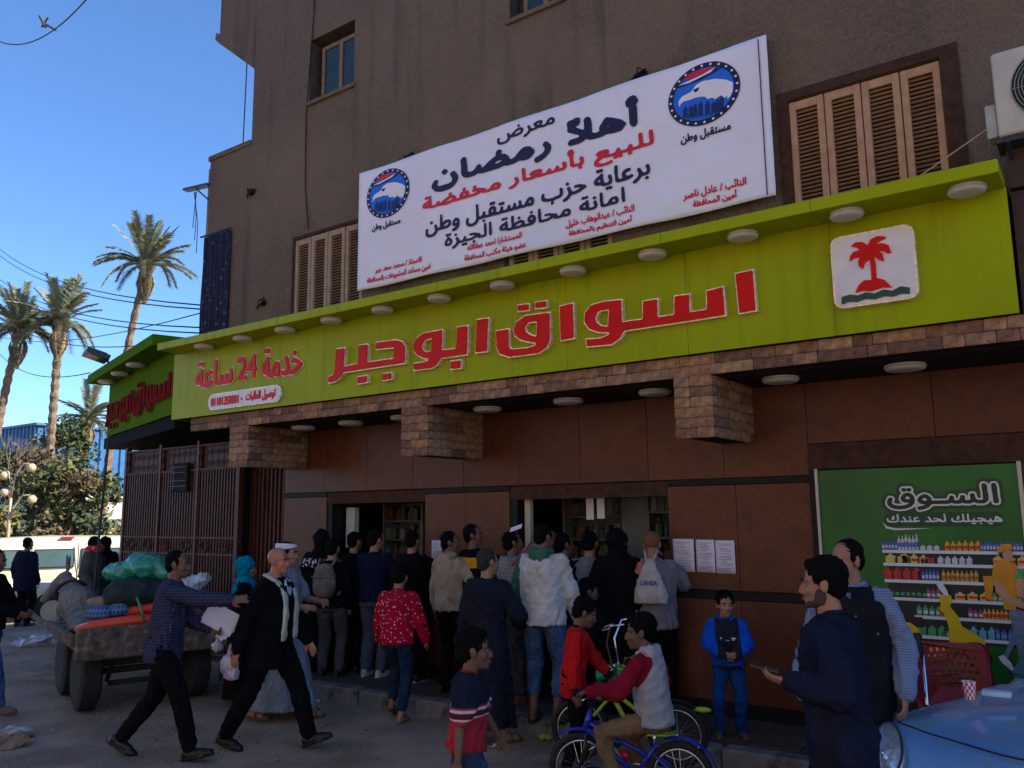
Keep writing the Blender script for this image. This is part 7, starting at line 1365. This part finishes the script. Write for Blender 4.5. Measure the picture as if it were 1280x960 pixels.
# far left figures
person('man in a long dark coat walking past the white vehicles', -16.596, 7.649, 0, 20, 1.60, 1.05, vox=.016, skin='b', face=False, hair='short', top=dict(m=DNAVY, kind='shirt', hem=.45, fit=.06, name='coat'), bottom=dict(m=BLACKW, w=1.3), shoes=shoe)
WR_ = (-13.956, 7.499)
person('woman with a bright red and white scarf and grey cloak beyond the cart', WR_[0], WR_[1], 0, -50, 1.60, 1.1, vox=.014, face=False, hair=None, hip=.9, top=dict(m=C_('grey_cloak', (.085, .085, .08)), kind='robe', robe=.06, fit=.07, sleeve='wide', name='cloak', flare=.15), shoes=shoe, extra=[lambda c: hijab(c, BLACKW, .05), lambda c: (lambda b: (b.ell(c['HD']((.0, -.0, -.08)), (.14, .15, .09), 14, 10), b.ell(c['HD']((-.02, -.12, -.16)), (.1, .07, .13), 14, 10), blob('red_scarf', b, M('red_white_scarf', (.5, .02, .02), .8, .2, fn=f_dots((.6, .55, .5), 22, .3)), .013, c['root'], 2, .01)))(mb(BLACKW))])
WB_ = (-14.392, 7.930)
person('person all in black standing just right of the red scarf', WB_[0], WB_[1], 0, 40, 1.62, 1.0, vox=.016, face=False, hair=None, top=dict(m=BLACKW, kind='robe', robe=.06, fit=.07, name='robe'), shoes=shoe, extra=[lambda c: hijab(c, BLACKW, .2)])
person('person in dark jacket and jeans cut off by the left edge', -9.601, 4.093, 0, -50, 1.64, 1.0, vox=.010, skin='b', head=(0, 10), hair='short', hands={'R': (.12, .32, 1.0, (.6, -.6, -.4)), 'L': (-.1, .32, 1.0, (-.6, -.6, -.4))}, feet={'R': (.09, .22, 0, -6), 'L': (-.08, -.22, .04, 4, (0, 1, 0), 20)}, top=dict(m=BLACKW, hem=.86, fit=.045, name='jacket'), bottom=dict(m=JEANB, w=.9), shoes=dict(m=TAN))
finish_blobs()
for im in list(_m.values()): pass
# ------------------------------------------------------------ litter
def litter(name, lb, x, y, s, m, z=.01, seed=0):
    g = random.Random(seed); b = mb(m); n = 5; v = [(s*(i/n-.5)+g.uniform(-.1, .1)*s, s*.7*(j/n-.5)+g.uniform(-.1, .1)*s, g.uniform(0, .3)*s) for j in range(n+1) for i in range(n+1)]
    b.add(v, [(j*(n+1)+i, j*(n+1)+i+1, (j+1)*(n+1)+i+1, (j+1)*(n+1)+i) for j in range(n) for i in range(n)]); o = b.build(name, loc=(x, y, z), rot=(0, 0, g.uniform(0, 3))); sm = o.modifiers.new('s', 'SOLIDIFY'); sm.thickness = .002; tag(o, lb, 'litter')
litter('crumpled_wrapper', 'crumpled yellow wrapper on the ground left of the bicycles', *(-4.231, 6.401), .14, M('yellow_wrapper', (.5, .42, .06), .4, .2, 20, .2), seed=1)
litter('paper_scrap', 'white scrap of paper by the feet of the man in the dark robe', *(-4.429, 5.942), .09, PAP, seed=2)
litter('paper_scrap', 'pale blue sheet of paper lying on the road at the far left', *(-13.842, 6.592), .5, M('bluish_paper', (.45, .5, .6), .7), seed=3)
litter('paper_scrap', 'small white scrap on the road right of the bald man', *(-7.055, 6.242), .12, PAP, seed=4)
litter('plastic_scrap', 'grey crumpled plastic on the road below the white scrap', *(-6.709, 5.919), .2, M('grey_plastic', (.3, .32, .32), .3, .2, 10, .3), seed=5)
litter('paper_scrap', 'dirty white paper at the lower left corner of the road', *(-8.341, 3.814), .28, M('dirty_paper', (.35, .34, .3), .8), seed=6)
litter('cardboard_piece', 'flattened brown cardboard in the lower left corner', *(-7.982, 3.644), .35, M('brown_card', (.2, .13, .08), .9), seed=7)
b = mb(M('light_crumbs', (.42, .39, .34), .9)); g = random.Random(5)
for i in range(320):
    x, y = g.uniform(-12, -1.5), g.uniform(1.8, 6.3); s = g.uniform(.003, .009); b.obox((x, y, gz(x)+.004), (s, s*.3, 0), (-s*.3, s*.7, 0), (0, 0, s*.4))
tag(b.build('scattered_crumbs'), kind='stuff'); 
b = mb(M('dark_crumbs', (.06, .045, .035), .9))
for i in range(500):
    x, y = g.uniform(-14, -1.5), g.uniform(1.6, 6.4); s = g.uniform(.003, .011); b.obox((x, y, gz(x)+.003), (s, s*.3, 0), (-s*.5, s*.6, 0), (0, 0, s*.3))
tag(b.build('scattered_grit'), kind='stuff')
